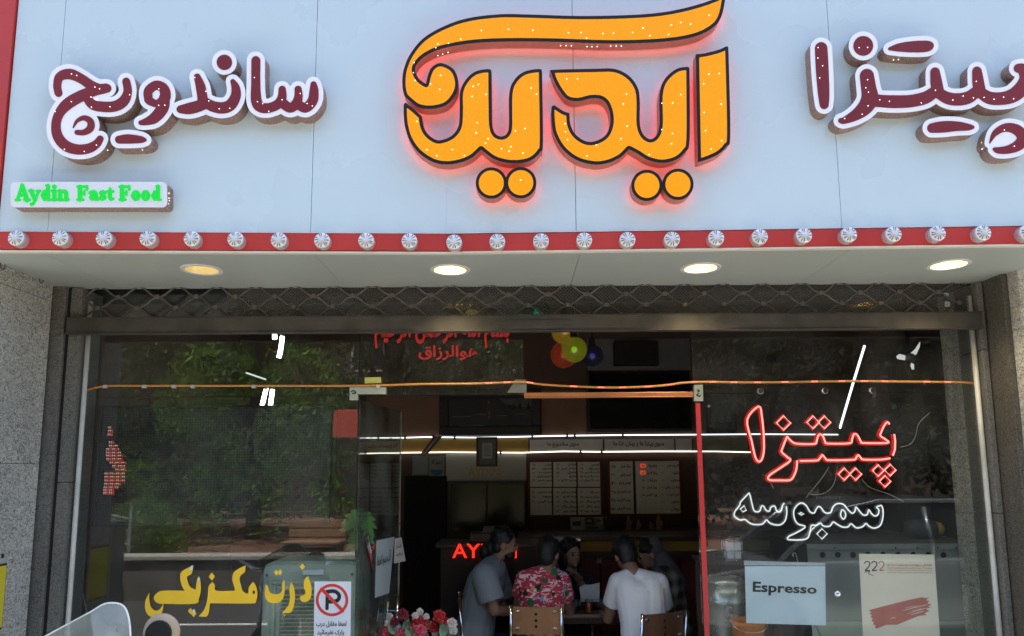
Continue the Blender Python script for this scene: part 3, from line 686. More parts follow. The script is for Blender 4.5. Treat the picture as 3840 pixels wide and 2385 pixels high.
# heavy slab-serif letters drawn as strokes: x, y in units of the x-height (y up), width of stroke
def serif_word(word, x, base, xh, gap, C):
    glyph = {
     'A': (1.35, [[(.12,0,.10),(.62,1.5,.12)],[(.62,1.5,.16),(1.12,0,.20)],[(.35,.5,.08),(.95,.5,.08)],[(-.05,.03,.08),(.38,.03,.08)],[(.85,.03,.08),(1.38,.03,.08)]]),
     'y': (1.1, [[(.18,.95,.17),(.58,.05,.17)],[(.98,.95,.09),(.58,.05,.10),(.42,-.35,.10),(.2,-.42,.12)],[(-.02,.95,.07),(.4,.95,.07)],[(.75,.95,.07),(1.12,.95,.07)]]),
     'd': (1.15, [[(.30,.48,.18),(.42,.86,.13),(.72,.88,.10)],[(.30,.48,.18),(.42,.10,.13),(.72,.12,.10)],[(.80,.12,.17),(.80,1.45,.17)],[(.62,1.48,.07),(.8,1.48,.07)],[(.8,.04,.07),(1.08,.04,.07)]]),
     'i': (.62, [[(.30,.08,.17),(.30,.92,.17)],[(.30,1.36,.19),(.30,1.37,.19)],[(.03,.04,.07),(.58,.04,.07)],[(.05,.95,.07),(.3,.95,.07)]]),
     'n': (1.22, [[(.28,.08,.17),(.28,.92,.17)],[(.3,.75,.1),(.6,.9,.14),(.86,.75,.17),(.88,.08,.17)],[(.02,.04,.07),(.55,.04,.07)],[(.64,.04,.07),(1.14,.04,.07)],[(.04,.95,.07),(.28,.95,.07)]]),
     'F': (1.25, [[(.32,.08,.20),(.32,1.42,.20)],[(.05,.04,.08),(.68,.04,.08)],[(.05,1.44,.08),(1.05,1.44,.09)],[(1.08,1.5,.08),(1.08,1.12,.08)],[(.4,.76,.08),(.78,.76,.08)],[(.8,1.0,.06),(.8,.55,.06)]]),
     'a': (1.08, [[(.18,.78,.15),(.5,.92,.10),(.74,.72,.16),(.76,.12,.16)],[(.72,.55,.08),(.3,.45,.13),(.24,.2,.15),(.5,.1,.1),(.72,.25,.08)],[(.76,.08,.1),(1.02,.06,.08)]]),
     's': (.85, [[(.68,.72,.07),(.6,.88,.09),(.38,.92,.10),(.2,.74,.14),(.42,.5,.16),(.64,.28,.14),(.44,.08,.10),(.2,.12,.09),(.12,.3,.07)]]),
     't': (.78, [[(.34,1.25,.08),(.34,.9,.16),(.34,.25,.16),(.5,.08,.1),(.7,.16,.07)],[(.02,.93,.07),(.68,.93,.08)]]),
     'o': (1.05, [[(.24,.48,.19),(.34,.84,.12),(.52,.92,.09),(.70,.84,.12),(.80,.48,.19),(.70,.13,.12),(.52,.05,.09),(.34,.13,.12),(.24,.48,.19)]]),
    }
    out = []
    for ch in word:
        if ch == ' ': x += gap*xh; continue
        w_, ss = glyph[ch]
        for s_ in ss: out.append([(*C((x+p[0]*xh, base-p[1]*xh)), p[2]*xh*k) for p in s_])
        x += w_*xh
    return out, x
ss, xe = serif_word('Aydin', 112, 1218, 69, .42, E4)
s2, _ = serif_word('Fast', 540, 1218, 66, .42, E4); s3, _ = serif_word('Food', 836, 1218, 66, .42, E4)
ss += s2+s3
f = Field((q[0][0], q[0][1], q[1][0], q[2][1]), 1.0)
for s_ in ss: f.stroke(s_, smooth=len(s_) > 3)
mb = MB()
for lp_ in f.loops(1.9, .25): mb.poly(lp_, fb(.073), (0, .002, 0))
mb.build('lettering', M_green, bxs)
lp = led_proto()
led_seed(bxs, lp, [E4(p) for p in [(1188,1170),(1188,1205),(1185,1245),(1190,1222)]], fb(.05), (0,-1,0))
C4 = crop(0, 800, .5339); C5 = crop(1300, 800, .5503); C6 = crop(2540, 800, .5339); CL = crop(0, 1400, .6512); CB = crop(500, 1500, .5852)
CI = crop(1300, 1300, .463); CM = crop(1900, 1300, .463); CP = crop(1400, 1900, .3208); CQ = crop(2000, 1900, .3208); C7 = crop(2600, 1400, .5092); C8 = crop(2600, 1950, .5092)
def strokes_mesh(mb, strokes, to3, d, step=1.0, smooth=True, level=0.0):
    pts = [p for s_ in strokes for p in s_]
    f = Field((min(p[0]-p[2] for p in pts)-8, min(p[1]-p[2] for p in pts)-8, max(p[0]+p[2] for p in pts)+8, max(p[1]+p[2] for p in pts)+8), step)
    for s_ in strokes: f.stroke(s_, smooth)
    for lp_ in f.loops(level, .25): mb.poly(lp_, to3, d)
    return mb
def sheet_quad(mb, q, to3, th): # thin upright sheet from four photo points (tl, tr, br, bl)
    p = [Vector(to3(*x[:2])) for x in q]; return mb.quadslab([p[3], p[2], p[1], p[0]], (0, th, 0))
M_glass = glass_mat('window_glass', (.93,.96,.945), gain=1.5, haze=.028)  # haze veil lifts the dark reflections with a pale diffuse colour
M_glass2 = glass_mat('clear_acrylic', (.97,.97,.97))
M_paper = mat('white_paper', (.72,.76,.80), rough=.7)
M_ink = mat('black_ink', (.012,.012,.014), rough=.7)
M_inkred = mat('red_vinyl', (.68,.035,.025), rough=.5)
M_yellow = mat('yellow_vinyl', (.95,.60,.02), rough=.45, var=.05)
M_fitting = mat('patch_metal', (.47,.52,.42), rough=.35, metal=.5, var=.15, vscale=12)

# ---------------------------------------------------------------- rolled lattice shutter
gr = thing('lattice_shutter', 'sooty rolled-up lattice shutter with heavy bottom rail across the shop opening', 'shutter', (0, 4.08, 2.42))
br = MB().box((-2.487,4.055,2.424), (2.63,4.095,2.509)); br.box((-2.487,4.045,2.418), (2.63,4.10,2.4235)); br.box((-2.487,4.05,2.5095), (2.63,4.098,2.514))
br.build('bottom_rail', M_iron, gr, bevel=.002)
hd = MB().box((-.02,4.048,2.476), (.30,4.056,2.481)); hd.box((-.06,4.05,2.46), (.02,4.056,2.476)); hd.box((.26,4.05,2.455), (.34,4.056,2.478)); hd.build('lock_plate', M_iron, gr)
lat = MB(); sp = .222; zz = [2.515, 2.577, 2.640, 2.70]
M_lat = mat('lattice_bar', (.125,.12,.105), rough=.5, var=.3, vscale=10, stain=(.06,.055,.045), stscale=1.5, stamt=.9)
M_lat2 = M_lat
for i in range(-12, 13):
    for lev in range(3):
        x0 = i*sp+(sp/2 if lev % 2 else 0)-.015
        for sgn in (-1, 1):
            a = Vector((x0, 4.115+.002*sgn, zz[lev])); b = Vector((x0+sgn*sp/2, 4.115+.002*sgn, zz[lev+1]))
            if min(a.x, b.x) < -2.47 or max(a.x, b.x) > 2.60: continue
            pts = [a.lerp(b, t)+Vector((0, 0, .006*math.sin(2*math.pi*t)*-1)) for t in np.linspace(0, 1, 7)]
            lat.tube(pts, .0052, 6)
lat.build('lattice', M_lat, gr, smooth=True)
nd = None
for i in range(-12, 13):
    for lev in (1, 2):
        x0 = i*sp+(sp/2 if lev % 2 else 0)-.015
        if -2.45 < x0 < 2.58:
            if nd is None: nd = MB().box((-.011,-.0025,-.012), (.011,.0025,.012)).build('rivet_clip', M_lat, None); o = nd; o.parent = gr
            else: o = nd.copy(); col.objects.link(o)
            o.location = Vector((x0, 4.1065, zz[lev]))-wloc(gr)
mesh_m = bpy.data.materials.new('fine_mesh'); mesh_m.use_nodes = True
_t = mesh_m.node_tree; _b = _t.nodes['Principled BSDF']; _b.inputs['Base Color'].default_value = (.09,.085,.075,1); _b.inputs['Roughness'].default_value = .7
_tc = _t.nodes.new('ShaderNodeTexCoord'); _mp = _t.nodes.new('ShaderNodeMapping'); _mp.inputs['Rotation'].default_value = (0, R(45), 0); _t.links.new(_tc.outputs['Object'], _mp.inputs[0])
_ck = _t.nodes.new('ShaderNodeTexVoronoi'); _ck.inputs['Scale'].default_value = 75; _ck.inputs['Randomness'].default_value = 0; _ck.distance = 'CHEBYCHEV'; _t.links.new(_mp.outputs[0], _ck.inputs['Vector'])
_gt = _t.nodes.new('ShaderNodeMath'); _gt.operation = 'GREATER_THAN'; _gt.inputs[1].default_value = .38; _t.links.new(_ck.outputs['Distance'], _gt.inputs[0]); _t.links.new(_gt.outputs[0], _b.inputs['Alpha'])
MB().box((-1.62,4.121,2.515), (2.60,4.1225,2.69)).build('mesh_screen', mesh_m, gr)
slab('guide_box', (2.46,4.112,2.555), (2.49,4.118,2.585), M_steel, gr); slab('guide_box', (2.463,4.112,2.615), (2.487,4.118,2.635), M_steel, gr)

# ---------------------------------------------------------------- glass front
def pane(t, xa, xb, za, zb): return slab('pane', (xa, GY, za), (xb, GY+.010, zb), M_glass, t)
wl_ = thing('shop_window', 'tall left shop window with yellow cursive vinyl lettering near its foot', 'window', (-1.6, GY, 0))
pane(wl_, -2.44, -.879, .06, 2.075); pane(wl_, -2.44, -.879, 2.079, 2.80)
slab('sill_rail', (-2.44,GY-.03,-.0), (-.879,GY+.04,.058), M_steel, wl_)
lf = MB()
for q in ([(20,1183),(268,1183),(268,1230),(20,1230)], [(20,1231),(76,1231),(76,1272),(20,1272)]): sheet_quad(lf, [C5(p) for p in q], on(GY-.012), .04)
lf.build('patch_fitting', M_fitting, wl_, bevel=.002)
sc_ = MB(); strokes_mesh(sc_, [[(*C5((30,1215)),2.2),(*C5((48,1208)),2.2),(*C5((62,1222)),2.2),(*C5((40,1228)),2.2)]], on(GY-.013), (0,.0008,0)); sc_.build('scratch', M_ink, wl_)
yp = [[(103,1234,1),(78,1285),(76,1340),(96,1380),(130,1393),(165,1382),(188,1350),(193,1306,1),(395,1306),(420,1270),(432,1225),(431,1170),(420,1130),(406,1160),(400,1216,1),(365,1198),(346,1155),(346,1130),(374,1112),(383,1060,1),(322,1090),(303,1112),(301,1152),(312,1192),(330,1222,1),(190,1222),(150,1238),(131,1265),(140,1290),(160,1304),(190,1308,1),(170,1340),(140,1350),(112,1325),(102,1280)],
      [(506,1166,1),(482,1195),(478,1245),(470,1300),(450,1350),(417,1386,1),(465,1389),(482,1368),(492,1302,1),(755,1304),(786,1288),(795,1240),(786,1195),(768,1164,1),(740,1200),(735,1240),(702,1225),(690,1190),(680,1150),(690,1122),(714,1102),(720,1058,1),(662,1088),(640,1112),(634,1150),(645,1190),(652,1222,1),(532,1222),(522,1186)],
      [(848,1180,1),(843,1250),(856,1284),(885,1301),(932,1298),(960,1268),(970,1220),(968,1148,1),(953,1180),(955,1212),(936,1241),(895,1243),(872,1228),(862,1195)],
      [(1012,1168,1),(1000,1210),(1004,1255),(998,1305),(980,1335),(954,1364,1),(1010,1361),(1030,1310),(1036,1250),(1028,1200)],
      [(1120,1128,1),(1098,1150),(1092,1195),(1104,1235),(1086,1254),(1067,1258,1),(1075,1288),(1108,1294),(1136,1268),(1142,1205)]]
ym = MB()
for pl in yp:
    p2 = [CB(p) for p in pl]; sp_ = cr_spline(p2, 4)
    f = Field((min(p[0] for p in sp_)-6, min(p[1] for p in sp_)-6, max(p[0] for p in sp_)+6, max(p[1] for p in sp_)+6), 1.5); f.polygon(sp_)
    if pl[0] == (506,1166,1):
        hx, hy = CB((772,1232)); f.d = np.maximum(f.d, -(np.hypot((f.X-hx)*1.4, f.Y-hy)-7))
    for lp_ in f.loops(0, .4): ym.poly(lp_, on(GY-.0012), (0,.001,0))
for x, y, r_ in ((503,1131,26),(916,1106,19),(941,1103,19),(1083,1068,22),(366,1352,20),(386,1368,24)):
    ym.poly([[CB(p) for p in ((x,y-r_),(x+r_*.78,y),(x,y+r_),(x-r_*.78,y))]], on(GY-.0012), (0,.001,0))
ym.build('lettering', M_yellow, wl_)
wm_ = MB()
for q in ([(372,1062),(384,1060),(378,1092),(355,1086)], [(415,1143),(428,1146),(424,1158),(408,1158)], [(388,1338),(398,1352),(388,1368),(378,1352)]): sheet_quad(wm_, [CB(p) for p in q], on(GY-.003), .0008)
wm_.build('white_flake', M_paper, wl_)
ct = thing('transom_window', 'narrow glass transom over the doorway with two lines of red vinyl script', 'window', (-.4, GY, 2.08))
pane(ct, -.875, .066, 2.079, 2.80)
rt = MB(); text_on(rt, 'بسم الله الرحمن الرحیم', [C5(p) for p in [(190,690),(1110,690),(1110,922),(190,922)]], on(GY-.001), bold=.03); text_on(rt, 'هوالرزاق', [C5(p) for p in [(490,898),(892,898),(892,1002),(490,1002)]], on(GY-.001), bold=.02)
rt.build('lettering', M_inkred, ct)
cf = MB(); sheet_quad(cf, [C5(p) for p in [(1150,1132),(1226,1132),(1226,1222),(1095,1222)]], on(GY-.01), .03); cf.build('patch_fitting', mat('dull_patch', (.20,.20,.16), rough=.4, metal=.4, var=.2), ct, bevel=.002)
o = MB(); sheet_quad(o, [C5(p) for p in [(122,1118),(232,1116),(236,1157),(122,1160)]], on(GY-.006), .004)
tag(o.build('tape_patch', mat('yellow_tape', (.50,.50,.12), rough=.5), bevel=.001), 'pale yellow tape patch stuck on the transom glass over the metal door fitting', 'tape')
wr_ = thing('shop_window', 'tall right shop window with red edge strip behind which neon words glow', 'window', (1.8, GY, 0))
pane(wr_, 1.034, 2.655, .06, 2.075); pane(wr_, 1.034, 2.655, 2.079, 2.80)
slab('sill_rail', (1.034,GY-.03,0), (2.655,GY+.04,.058), M_steel, wr_)
slab('edge_strip', (1.043,GY-.004,.06), (1.070,GY-.001,2.025), mat('red_tape', (.48,.03,.03), rough=.45), wr_)
pf = MB(); sheet_quad(pf, [CM(p) for p in [(1520,308),(1590,308),(1592,440),(1520,440)]], on(GY-.012), .04); pf.build('patch_fitting', M_fitting, wr_, bevel=.002)
sc_ = MB()
for s_ in ([(1545,350),(1560,358),(1548,366)], [(1555,380),(1540,392),(1560,402),(1570,396)]): strokes_mesh(sc_, [[(*CM(p), 2.4) for p in s_]], on(GY-.013), (0,.0008,0))
sc_.build('scratch', M_ink, wr_)
for p in ((490,131),(965,129),(1314,128)):
    c = P(*C7(p), GY-.001); MB().lathe([(.019,0),(.019,.012),(.015,.017)], c, 'Y', 20).build('standoff_screw', M_chrome, wr_)
c = P(*C8((1060,545)), GY-.001); MB().lathe([(.020,0),(.019,.008),(.012,.014),(.004,.016)], c, 'Y', 20).build('standoff_screw', M_chrome, wr_, smooth=True)
for p in (C7((114,241)), CM((1637,482))):
    pass
MB().lathe([(.008,0),(.008,.004)], P(*C7((114,241)), GY-.001), 'Y', 14).build('bolt', M_steel, wr_)

# header bar and red lamp rope
o = MB().box((.068,GY-.012,2.064), (1.032,GY+.018,2.088)); o.box((.068,GY-.018,2.058), (1.032,GY+.024,2.0635))
tag(o.build('header_bar', mat('copper_bar', (.48,.19,.07), rough=.4, metal=.35, var=.15), bevel=.003), 'copper-coloured header bar across the open doorway under the lamp rope', 'bar')
rp = thing('lamp_rope', 'orange lamp rope with red lights strung across the glass front', 'light rope', (0, GY, 2.1))
rpts = [(188,936),(205,928),(250,918),(330,917),(600,917),(850,917),(1000,913),(1120,912),(1240,908),(1290,914),(1400,920),(1480,921),(1570,917),(1650,908),(1800,909),(2000,906),(2150,907),(2290,909),(2318,914),(2337,925)]
path = [B(x, y, GY-.016) for x, y in open_spline(rpts, 3)]
MB().tube(path, .0062, 8).build('rope', mat('amber_rope', (.60,.26,.05), rough=.35, var=.3, vscale=150), rp, smooth=True)
_acc = [0]
for a, b in zip(path[:-1], path[1:]): _acc.append(_acc[-1]+(b-a).length)
def along(s_):
    for i in range(len(path)-1):
        if _acc[i+1] >= s_: return path[i].lerp(path[i+1], (s_-_acc[i])/max(1e-6, _acc[i+1]-_acc[i]))
    return path[-1]
def s_at(px): return min(range(len(path)), key=lambda i: abs(path[i].x-B(px, 915, GY-.016).x))
M_redled = lum('red_lamp', (1,.07,.03), .9); M_redled2 = lum('pink_lamp', (1,.45,.35), .9)
for px in (1155,1208,1262,1353,1420,1472,1540,1600,1652,1714,1770,1826,1885,1942,2000,2058,2110,2190,2250):
    s0 = _acc[s_at(px)]; q = MB()
    q.tube([along(s0-.018)+Vector((0,-.004,0)), along(s0+.018)+Vector((0,-.004,0))], .0038, 6)
    o = q.build('lamp_segment', M_redled, rp); q2 = MB()
    for k_ in (-.013, 0, .013): q2.ball(along(s0+k_)+Vector((0,-.007,0)), .0024, 6, 4)
    q2.build('lamp_dots', M_redled2, o)
cl = MB()
for px in (252,345,415,460,605,900): c = B(px, 917, GY-.012); cl.box((c.x-.012,c.y-.012,c.z-.014), (c.x+.010,c.y+.004,c.z+.004))
cl.build('rope_clips', mat('clip_plastic', (.45,.45,.38), rough=.5), rp)

# ---------------------------------------------------------------- behind the left glass
ld = thing('display_board', 'large dark dot-matrix display board with a few lit red and white pixels', 'display', (-1.6, 4.45, 1.6))
def ledpanel():
    m = bpy.data.materials.new('dot_matrix'); m.use_nodes = True; t = m.node_tree; b = t.nodes['Principled BSDF']; N = t.nodes.new; L = t.links.new
    tc = N('ShaderNodeTexCoord'); v = N('ShaderNodeTexVoronoi'); v.inputs['Scale'].default_value = 62; v.inputs['Randomness'].default_value = 0
    mp = N('ShaderNodeMapping'); mp.inputs['Scale'].default_value = (1,.01,1); L(tc.outputs['Object'], mp.inputs[0]); L(mp.outputs[0], v.inputs['Vector'])
    r = N('ShaderNodeValToRGB'); e = r.color_ramp.elements; e[0].position = .22; e[0].color = (.035,.04,.042,1); e[1].position = .3; e[1].color = (.006,.007,.008,1)
    L(v.outputs['Distance'], r.inputs[0]); L(r.outputs[0], b.inputs['Base Color']); b.inputs['Roughness'].default_value = .6; return m
q = [B(240,965,4.42), B(792,962,4.42), B(792,1248,4.42), B(240,1252,4.42)]
slab('screen', (q[0].x+.012, 4.425, q[2].z+.012), (q[1].x-.012, 4.47, q[0].z-.012), ledpanel(), ld)
fr = MB(); a, b = q[0], q[2]
for bx0 in (((a.x,4.415,b.z),(b.x,4.48,b.z+.011)), ((a.x,4.415,a.z-.011),(b.x,4.48,a.z)), ((a.x,4.415,b.z+.0115),(a.x+.011,4.48,a.z-.0115)), ((b.x-.011,4.415,b.z+.0115),(b.x,4.48,a.z-.0115))): fr.box(*bx0)
fr.build('frame', M_dark, ld)
px_ = MB(); px_.cur = 0
rows = [(310,625,640),(330,625,655),(350,622,645),(395,630,655),(415,630,675),(435,615,690),(455,615,695),(472,615,710),(492,615,712),(512,635,728),(532,650,726),(552,668,726),(575,605,725),(595,605,725),(615,605,720),(635,603,700),(655,600,680),(672,598,660),(688,598,655)]
for y, xa, xb in rows:
    x = xa; i = 0
    while x <= xb:
        for dy, mi in ((0, 1), (8, 0)):
            c = P(*CL((x, y+dy)), 4.4235); px_.cur = mi if (i+mi) % 3 else 0
            px_.box((c.x-.0032,c.y,c.z-.0024), (c.x+.0032,c.y+.001,c.z+.0024))
        x += 11; i += 1
px_.build('lit_pixels', [lum('pixel_red', (1,.05,.04), .22), lum('pixel_white', (.95,.95,.8), .2)], ld)
cw = MB().tube([P(*CL(p), 4.35) for p in [(452,690),(460,860),(452,930),(462,1150),(480,1290),(500,1380)]], .003, 6)
tag(cw.build('hanging_cable', mat('pale_cable', (.35,.36,.33), rough=.5), smooth=True), 'thin pale cable hanging behind the left window beside its pole', 'cable')
# cooler seen from its back
co = thing('air_cooler', 'pale green evaporative air cooler seen from behind through the left window', 'air cooler', (-1.19, 4.7, 0))
M_cool = mat('pale_green_plastic', (.40,.47,.38), rough=.45, var=.06, vscale=3, stain=(.25,.25,.18), stscale=3, stamt=.3)
x0, x1, zt = -1.475, -.905, 1.125
slab('body', (x0,4.43,.05), (x1,4.86,zt), M_cool, co, .055)
rim = MB()
def frame_bar(mb, xa, xb, za, zb, w_, y0, y1):
    mb.box((xa,y0,za),(xb,y1,za+w_)); mb.box((xa,y0,zb-w_),(xb,y1,zb)); mb.box((xa,y0,za+w_),(xa+w_,y1,zb-w_)); mb.box((xb-w_,y0,za+w_),(xb,y1,zb-w_))
frame_bar(rim, x0+.07, x1-.07, .12, zt-.10, .025, 4.416, 4.432); rim.build('rim', M_cool, co, bevel=.012)
frame_bar(q_ := MB(), x0+.105, x1-.105, .16, zt-.135, .018, 4.420, 4.431); q_.build('rim', M_cool, co, bevel=.006)
slab('grille_pad', (x0+.126,4.4265,.18), (x1-.126,4.434,zt-.155), mat('straw_pad', (.19,.19,.12), rough=.9, var=.4, vscale=60, stain=(.32,.24,.06), stscale=4), co)
sl_ = MB(); z = .19
while z < zt-.17: sl_.box((x0+.127,4.4205,z),(x1-.127,4.4255,z+.006)); z += .022
sl_.build('louvre', M_cool, co)
q_ = MB(); sheet_quad(q_, [CB(p) for p in [(1085,1090),(1218,1085),(1218,1118),(1085,1122)]], on(4.4155), .002); t_ = q_.build('rating_label', M_paper, co)
q_ = MB(); text_on(q_, '▬ ▬▬', [CB(p) for p in [(1186,1092),(1214,1092),(1214,1112),(1186,1112)]], on(4.4145), farsi=False); 
for x in (x0+.035, x1-.035): MB().lathe([(.008,0),(.006,.004)], (x,4.431,zt-.07), 'Y', 10).build('screw', M_dark, co)
# no parking notice on the glass
npk = thing('no_parking_sign', 'white no parking notice with red crossed ring stuck low on the window glass', 'sign', P(*CB((1275,1340)), GY-.002))
fo = on(GY-.003)
q_ = MB(); sheet_quad(q_, [CB(p) for p in [(1161,1163),(1396,1163),(1389,1620),(1155,1620)]], fo, .0015); q_.build('sheet', M_paper, npk)
ring = lambda x, y, r_, n=40: [CB((x+r_*math.cos(2*math.pi*i/n), y+r_*math.sin(2*math.pi*i/n))) for i in range(n)]
q_ = MB(); q_.poly([ring(1273,1282,104), ring(1273,1282,86)[::-1]], on(GY-.0045), (0,.001,0)); q_.build('red_ring', M_inkred, npk)
q_ = MB(); strokes_mesh(q_, [[(*CB((1206,1211)),5.8),(*CB((1342,1352)),5.8)]], on(GY-.0058), (0,.001,0)); q_.build('red_bar', M_inkred, npk)
q_ = MB(); strokes_mesh(q_, [[(*CB((1243,1228)),6.5),(*CB((1241,1336)),6.5)],[(*CB((1243,1228)),7),(*CB((1290,1226)),7),(*CB((1318,1250)),7),(*CB((1312,1280)),7),(*CB((1280,1292)),7),(*CB((1243,1292)),7)]], on(GY-.0045), (0,.001,0)); q_.build('letter_p', M_ink, npk)
q_ = MB(); text_on(q_, 'لطفا مقابل درب', [CB(p) for p in [(1172,1416),(1366,1416),(1365,1458),(1171,1458)]], on(GY-.0035), bold=.022); text_on(q_, 'پارک نفرمائید', [CB(p) for p in [(1178,1470),(1352,1470),(1351,1514),(1177,1514)]], on(GY-.0035), bold=.022)
q_.build('lettering', M_ink, npk)

# ---------------------------------------------------------------- neon words behind the right glass
def neon(name, label, lines, Y, core, bloom, rad):
    t = thing(name, label, 'neon sign', P(*C7((900,600)), Y), 'neon word signs')
    for pts, closed in lines:
        pts = [C7(p) for p in pts]
        sm = (cr_spline([p for p in pts], 4) if closed else open_spline(pts, 4)) if len(pts) > 4 else pts
        p3 = [P(x[0], x[1], Y) for x in sm]
        o = MB().tube(p3, rad, 8, closed=closed).build('neon_tube', core, t, smooth=True)
        MB().tube([p+Vector((0, rad*3.0, 0)) for p in p3], rad*2.7, 8, closed=closed).build('bloom_tube', bloom, o, smooth=True)  # wider emissive tube added to imitate the glow round the core
    return t
dia = lambda x, y, r_: ([(x,y-r_,1),(x+r_,y,1),(x,y+r_,1),(x-r_,y,1)], True)
redl = [([(483,243),(505,320),(514,400),(518,450),(520,560),(508,625),(485,650),(458,620),(430,500),(397,340)], True), dia(665,365,52), dia(882,360,46), dia(966,360,46),
 ([(690,465),(655,555),(652,580),(690,615),(715,642),(650,690),(560,752),(560,785),(640,788),(715,785),(745,745),(760,700),(765,642)], False),
 ([(690,465),(718,495),(760,518),(890,520),(908,500),(920,458),(940,450),(957,468),(972,505),(990,517),(1150,515),(1168,490),(1180,452),(1200,448),(1217,468),(1235,503),(1255,513),(1430,512),(1418,488),(1378,460),(1385,430),(1412,375),(1432,360),(1445,376)], False),
 ([(1480,447),(1487,500),(1485,560),(1470,605)], False),
 ([(1450,625),(1380,635),(1255,635),(1232,620),(1215,602),(1198,622),(1180,636),(1000,640),(972,625),(950,602),(930,628),(905,642),(785,645)], False), dia(1112,742,44), dia(1196,742,44), dia(1362,716,42), dia(1450,712,42), dia(1412,795,42)]
whl = [([(412,880),(350,945),(342,970),(305,1020),(305,1055),(345,1080),(380,1076),(405,1095),(440,1112),(500,1112),(520,1100),(540,1080),(558,1098),(590,1113),(640,1115),(675,1085),(688,1030),(685,980)], False),
 ([(412,880),(422,915),(432,960),(447,1010),(470,1020),(490,1012),(502,978),(520,982),(535,1008),(560,1015),(572,985),(600,978),(610,1005),(628,1022),(650,1005),(656,975),(670,955)], False), ([(375,975),(390,1008),(365,1020),(346,1000)], True),
 ([(1385,972),(1396,1000),(1396,1060),(1376,1120),(1330,1140),(1292,1124),(1272,1106),(1245,1130),(1200,1137),(1162,1108),(1140,1130),(1100,1132),(1060,1112),(1030,1095),(1005,1125),(960,1125),(935,1103),(905,1120),(870,1120),(860,1165),(830,1220),(705,1225),(702,1202),(762,1172),(825,1130),(772,1110),(745,1070),(740,1010),(768,968),(800,955),(832,975),(860,1020),(890,1028),(905,1000),(925,980),(945,995),(965,1022),(992,1030),(1015,1020),(1028,985),(1060,960),(1105,965),(1140,1005),(1170,1030),(1190,1015),(1198,985),(1220,1010),(1250,1042),(1280,1040),(1292,1005),(1310,1030),(1335,1050),(1360,1040),(1366,1005),(1350,985),(1385,972)], False),
 ([(1095,1005),(1115,1018),(1122,1050),(1105,1074),(1085,1045)], True), dia(948,1182,38), ([(775,1034),(795,1026),(815,1034),(795,1043)], True)]
neon('neon_word_sign', 'red outlined neon word in large script hanging behind the right window', redl, 4.262, lum('neon_red_core', (1,.42,.36), .5), lum('neon_red_bloom', (1,.012,.010), .22), .0050)
neon('neon_word_sign', 'white outlined neon word in script hanging under the red one', whl, 4.268, lum('neon_white_core', (.92,.96,1), .34), lum('neon_white_bloom', (.5,.55,.6), .04), .0038)
for pts, lab in (([(1000,690),(940,780),(850,890),(830,920)], 'thin pale wire running down left of the red neon dots'), ([(1060,690),(1040,800),(1000,860),(930,893),(860,890)], 'thin wire looping below the red neon word'), ([(1240,780),(1300,840),(1440,890),(1550,945)], 'thin wire running down to the right under the neon dots'), ([(560,790),(592,850)], 'short red-lit wire under the tail of the red neon word'), ([(1740,290),(1660,370),(1640,450),(1600,520),(1520,545)], 'curved pale wire to the right of the red neon word')):
    tag(MB().tube([P(*C7(p), 4.29) for p in open_spline(pts, 4)], .0016, 5).build('sign_wire', mat('clear_wire', (.5,.42,.38), rough=.4), smooth=True), lab, 'wire', 'neon sign wires')

# papers on the right glass
es = thing('paper_sign', 'white paper sheet reading Espresso clipped behind the right window', 'sign', P(*C8((670,560)), 4.222), None)
q_ = MB(); sheet_quad(q_, [C8(p) for p in [(379,340),(971,340),(977,776),(390,760)]], on(4.222), .001); q_.build('sheet', mat('cool_paper', (.66,.76,.84), rough=.6, em=(.66,.76,.84), es=.0), es)
q_ = MB(); sheet_quad(q_, [C8(p) for p in [(374,299),(971,318),(971,336),(376,334)]], on(4.219), .006); q_.build('clip_bar', mat('pale_clip', (.5,.58,.64), rough=.3, metal=.3), es)
q_ = MB(); text_on(q_, 'Espresso', [C8(p) for p in [(438,452),(910,478),(908,565),(436,552)]], on(4.2215), bold=.028, farsi=False); q_.build('lettering', M_ink, es)
M_poster = mat('cream_poster', (.86,.75,.61), rough=.6, var=.03)
po = thing('poster', 'cream poster with a broad red brush stroke and the number 222', 'poster', P(*C8((1500,550)), 4.222))
q_ = MB(); sheet_quad(q_, [C8(p) for p in [(1220,249),(1774,255),(1818,880),(1252,900)]], on(4.222), .001); q_.build('sheet', M_poster, po)
M_brush = mat('brick_brush', (.50,.085,.06), rough=.7, var=.12, vscale=14)
rng = random.Random(3); up = [(1300,662),(1400,636),(1500,610),(1600,586),(1690,568)]; en = [(1700,575),(1738,572),(1712,590),(1742,598),(1722,612),(1756,622),(1728,636),(1752,640),(1715,656),(1738,668),(1700,690),(1722,700),(1660,706)]; lo = [(1580,738),(1500,772),(1420,772),(1350,800),(1338,790),(1344,776),(1325,770),(1330,752),(1312,744),(1322,726),(1306,716),(1318,700),(1298,692),(1312,678),(1292,668)]
q_ = MB(); q_.poly([[C8(p) for p in up+en+lo]], on(4.2212), (0,.0006,0)); q_.build('brush_stroke', M_brush, po)
q_ = MB()
for a, b, c_, w_ in (((1540,668),(1640,642),(1730,622),1.3), ((1580,690),(1660,664),(1725,648),1.0), ((1450,725),(1475,720),(1490,722),1.2), ((1600,700),(1650,684),(1700,670),1.4), ((1560,650),(1600,640),(1650,628),.7), ((1610,672),(1650,660),(1690,654),.8)):
    strokes_mesh(q_, [[(*C8(a),.4),(*C8(b),w_),(*C8(c_),.5)]], on(4.2205), (0,.0005,0), step=.6)
q_.build('brush_gap', M_poster, po)
q_ = MB()
def two(x, y, s_): return [[(x-22*s_,y-12*s_),(x-10*s_,y-24*s_),(x+12*s_,y-20*s_),(x+16*s_,y),(x+2*s_,y+22*s_),(x-16*s_,y+42*s_),(x+14*s_,y+40*s_)]]
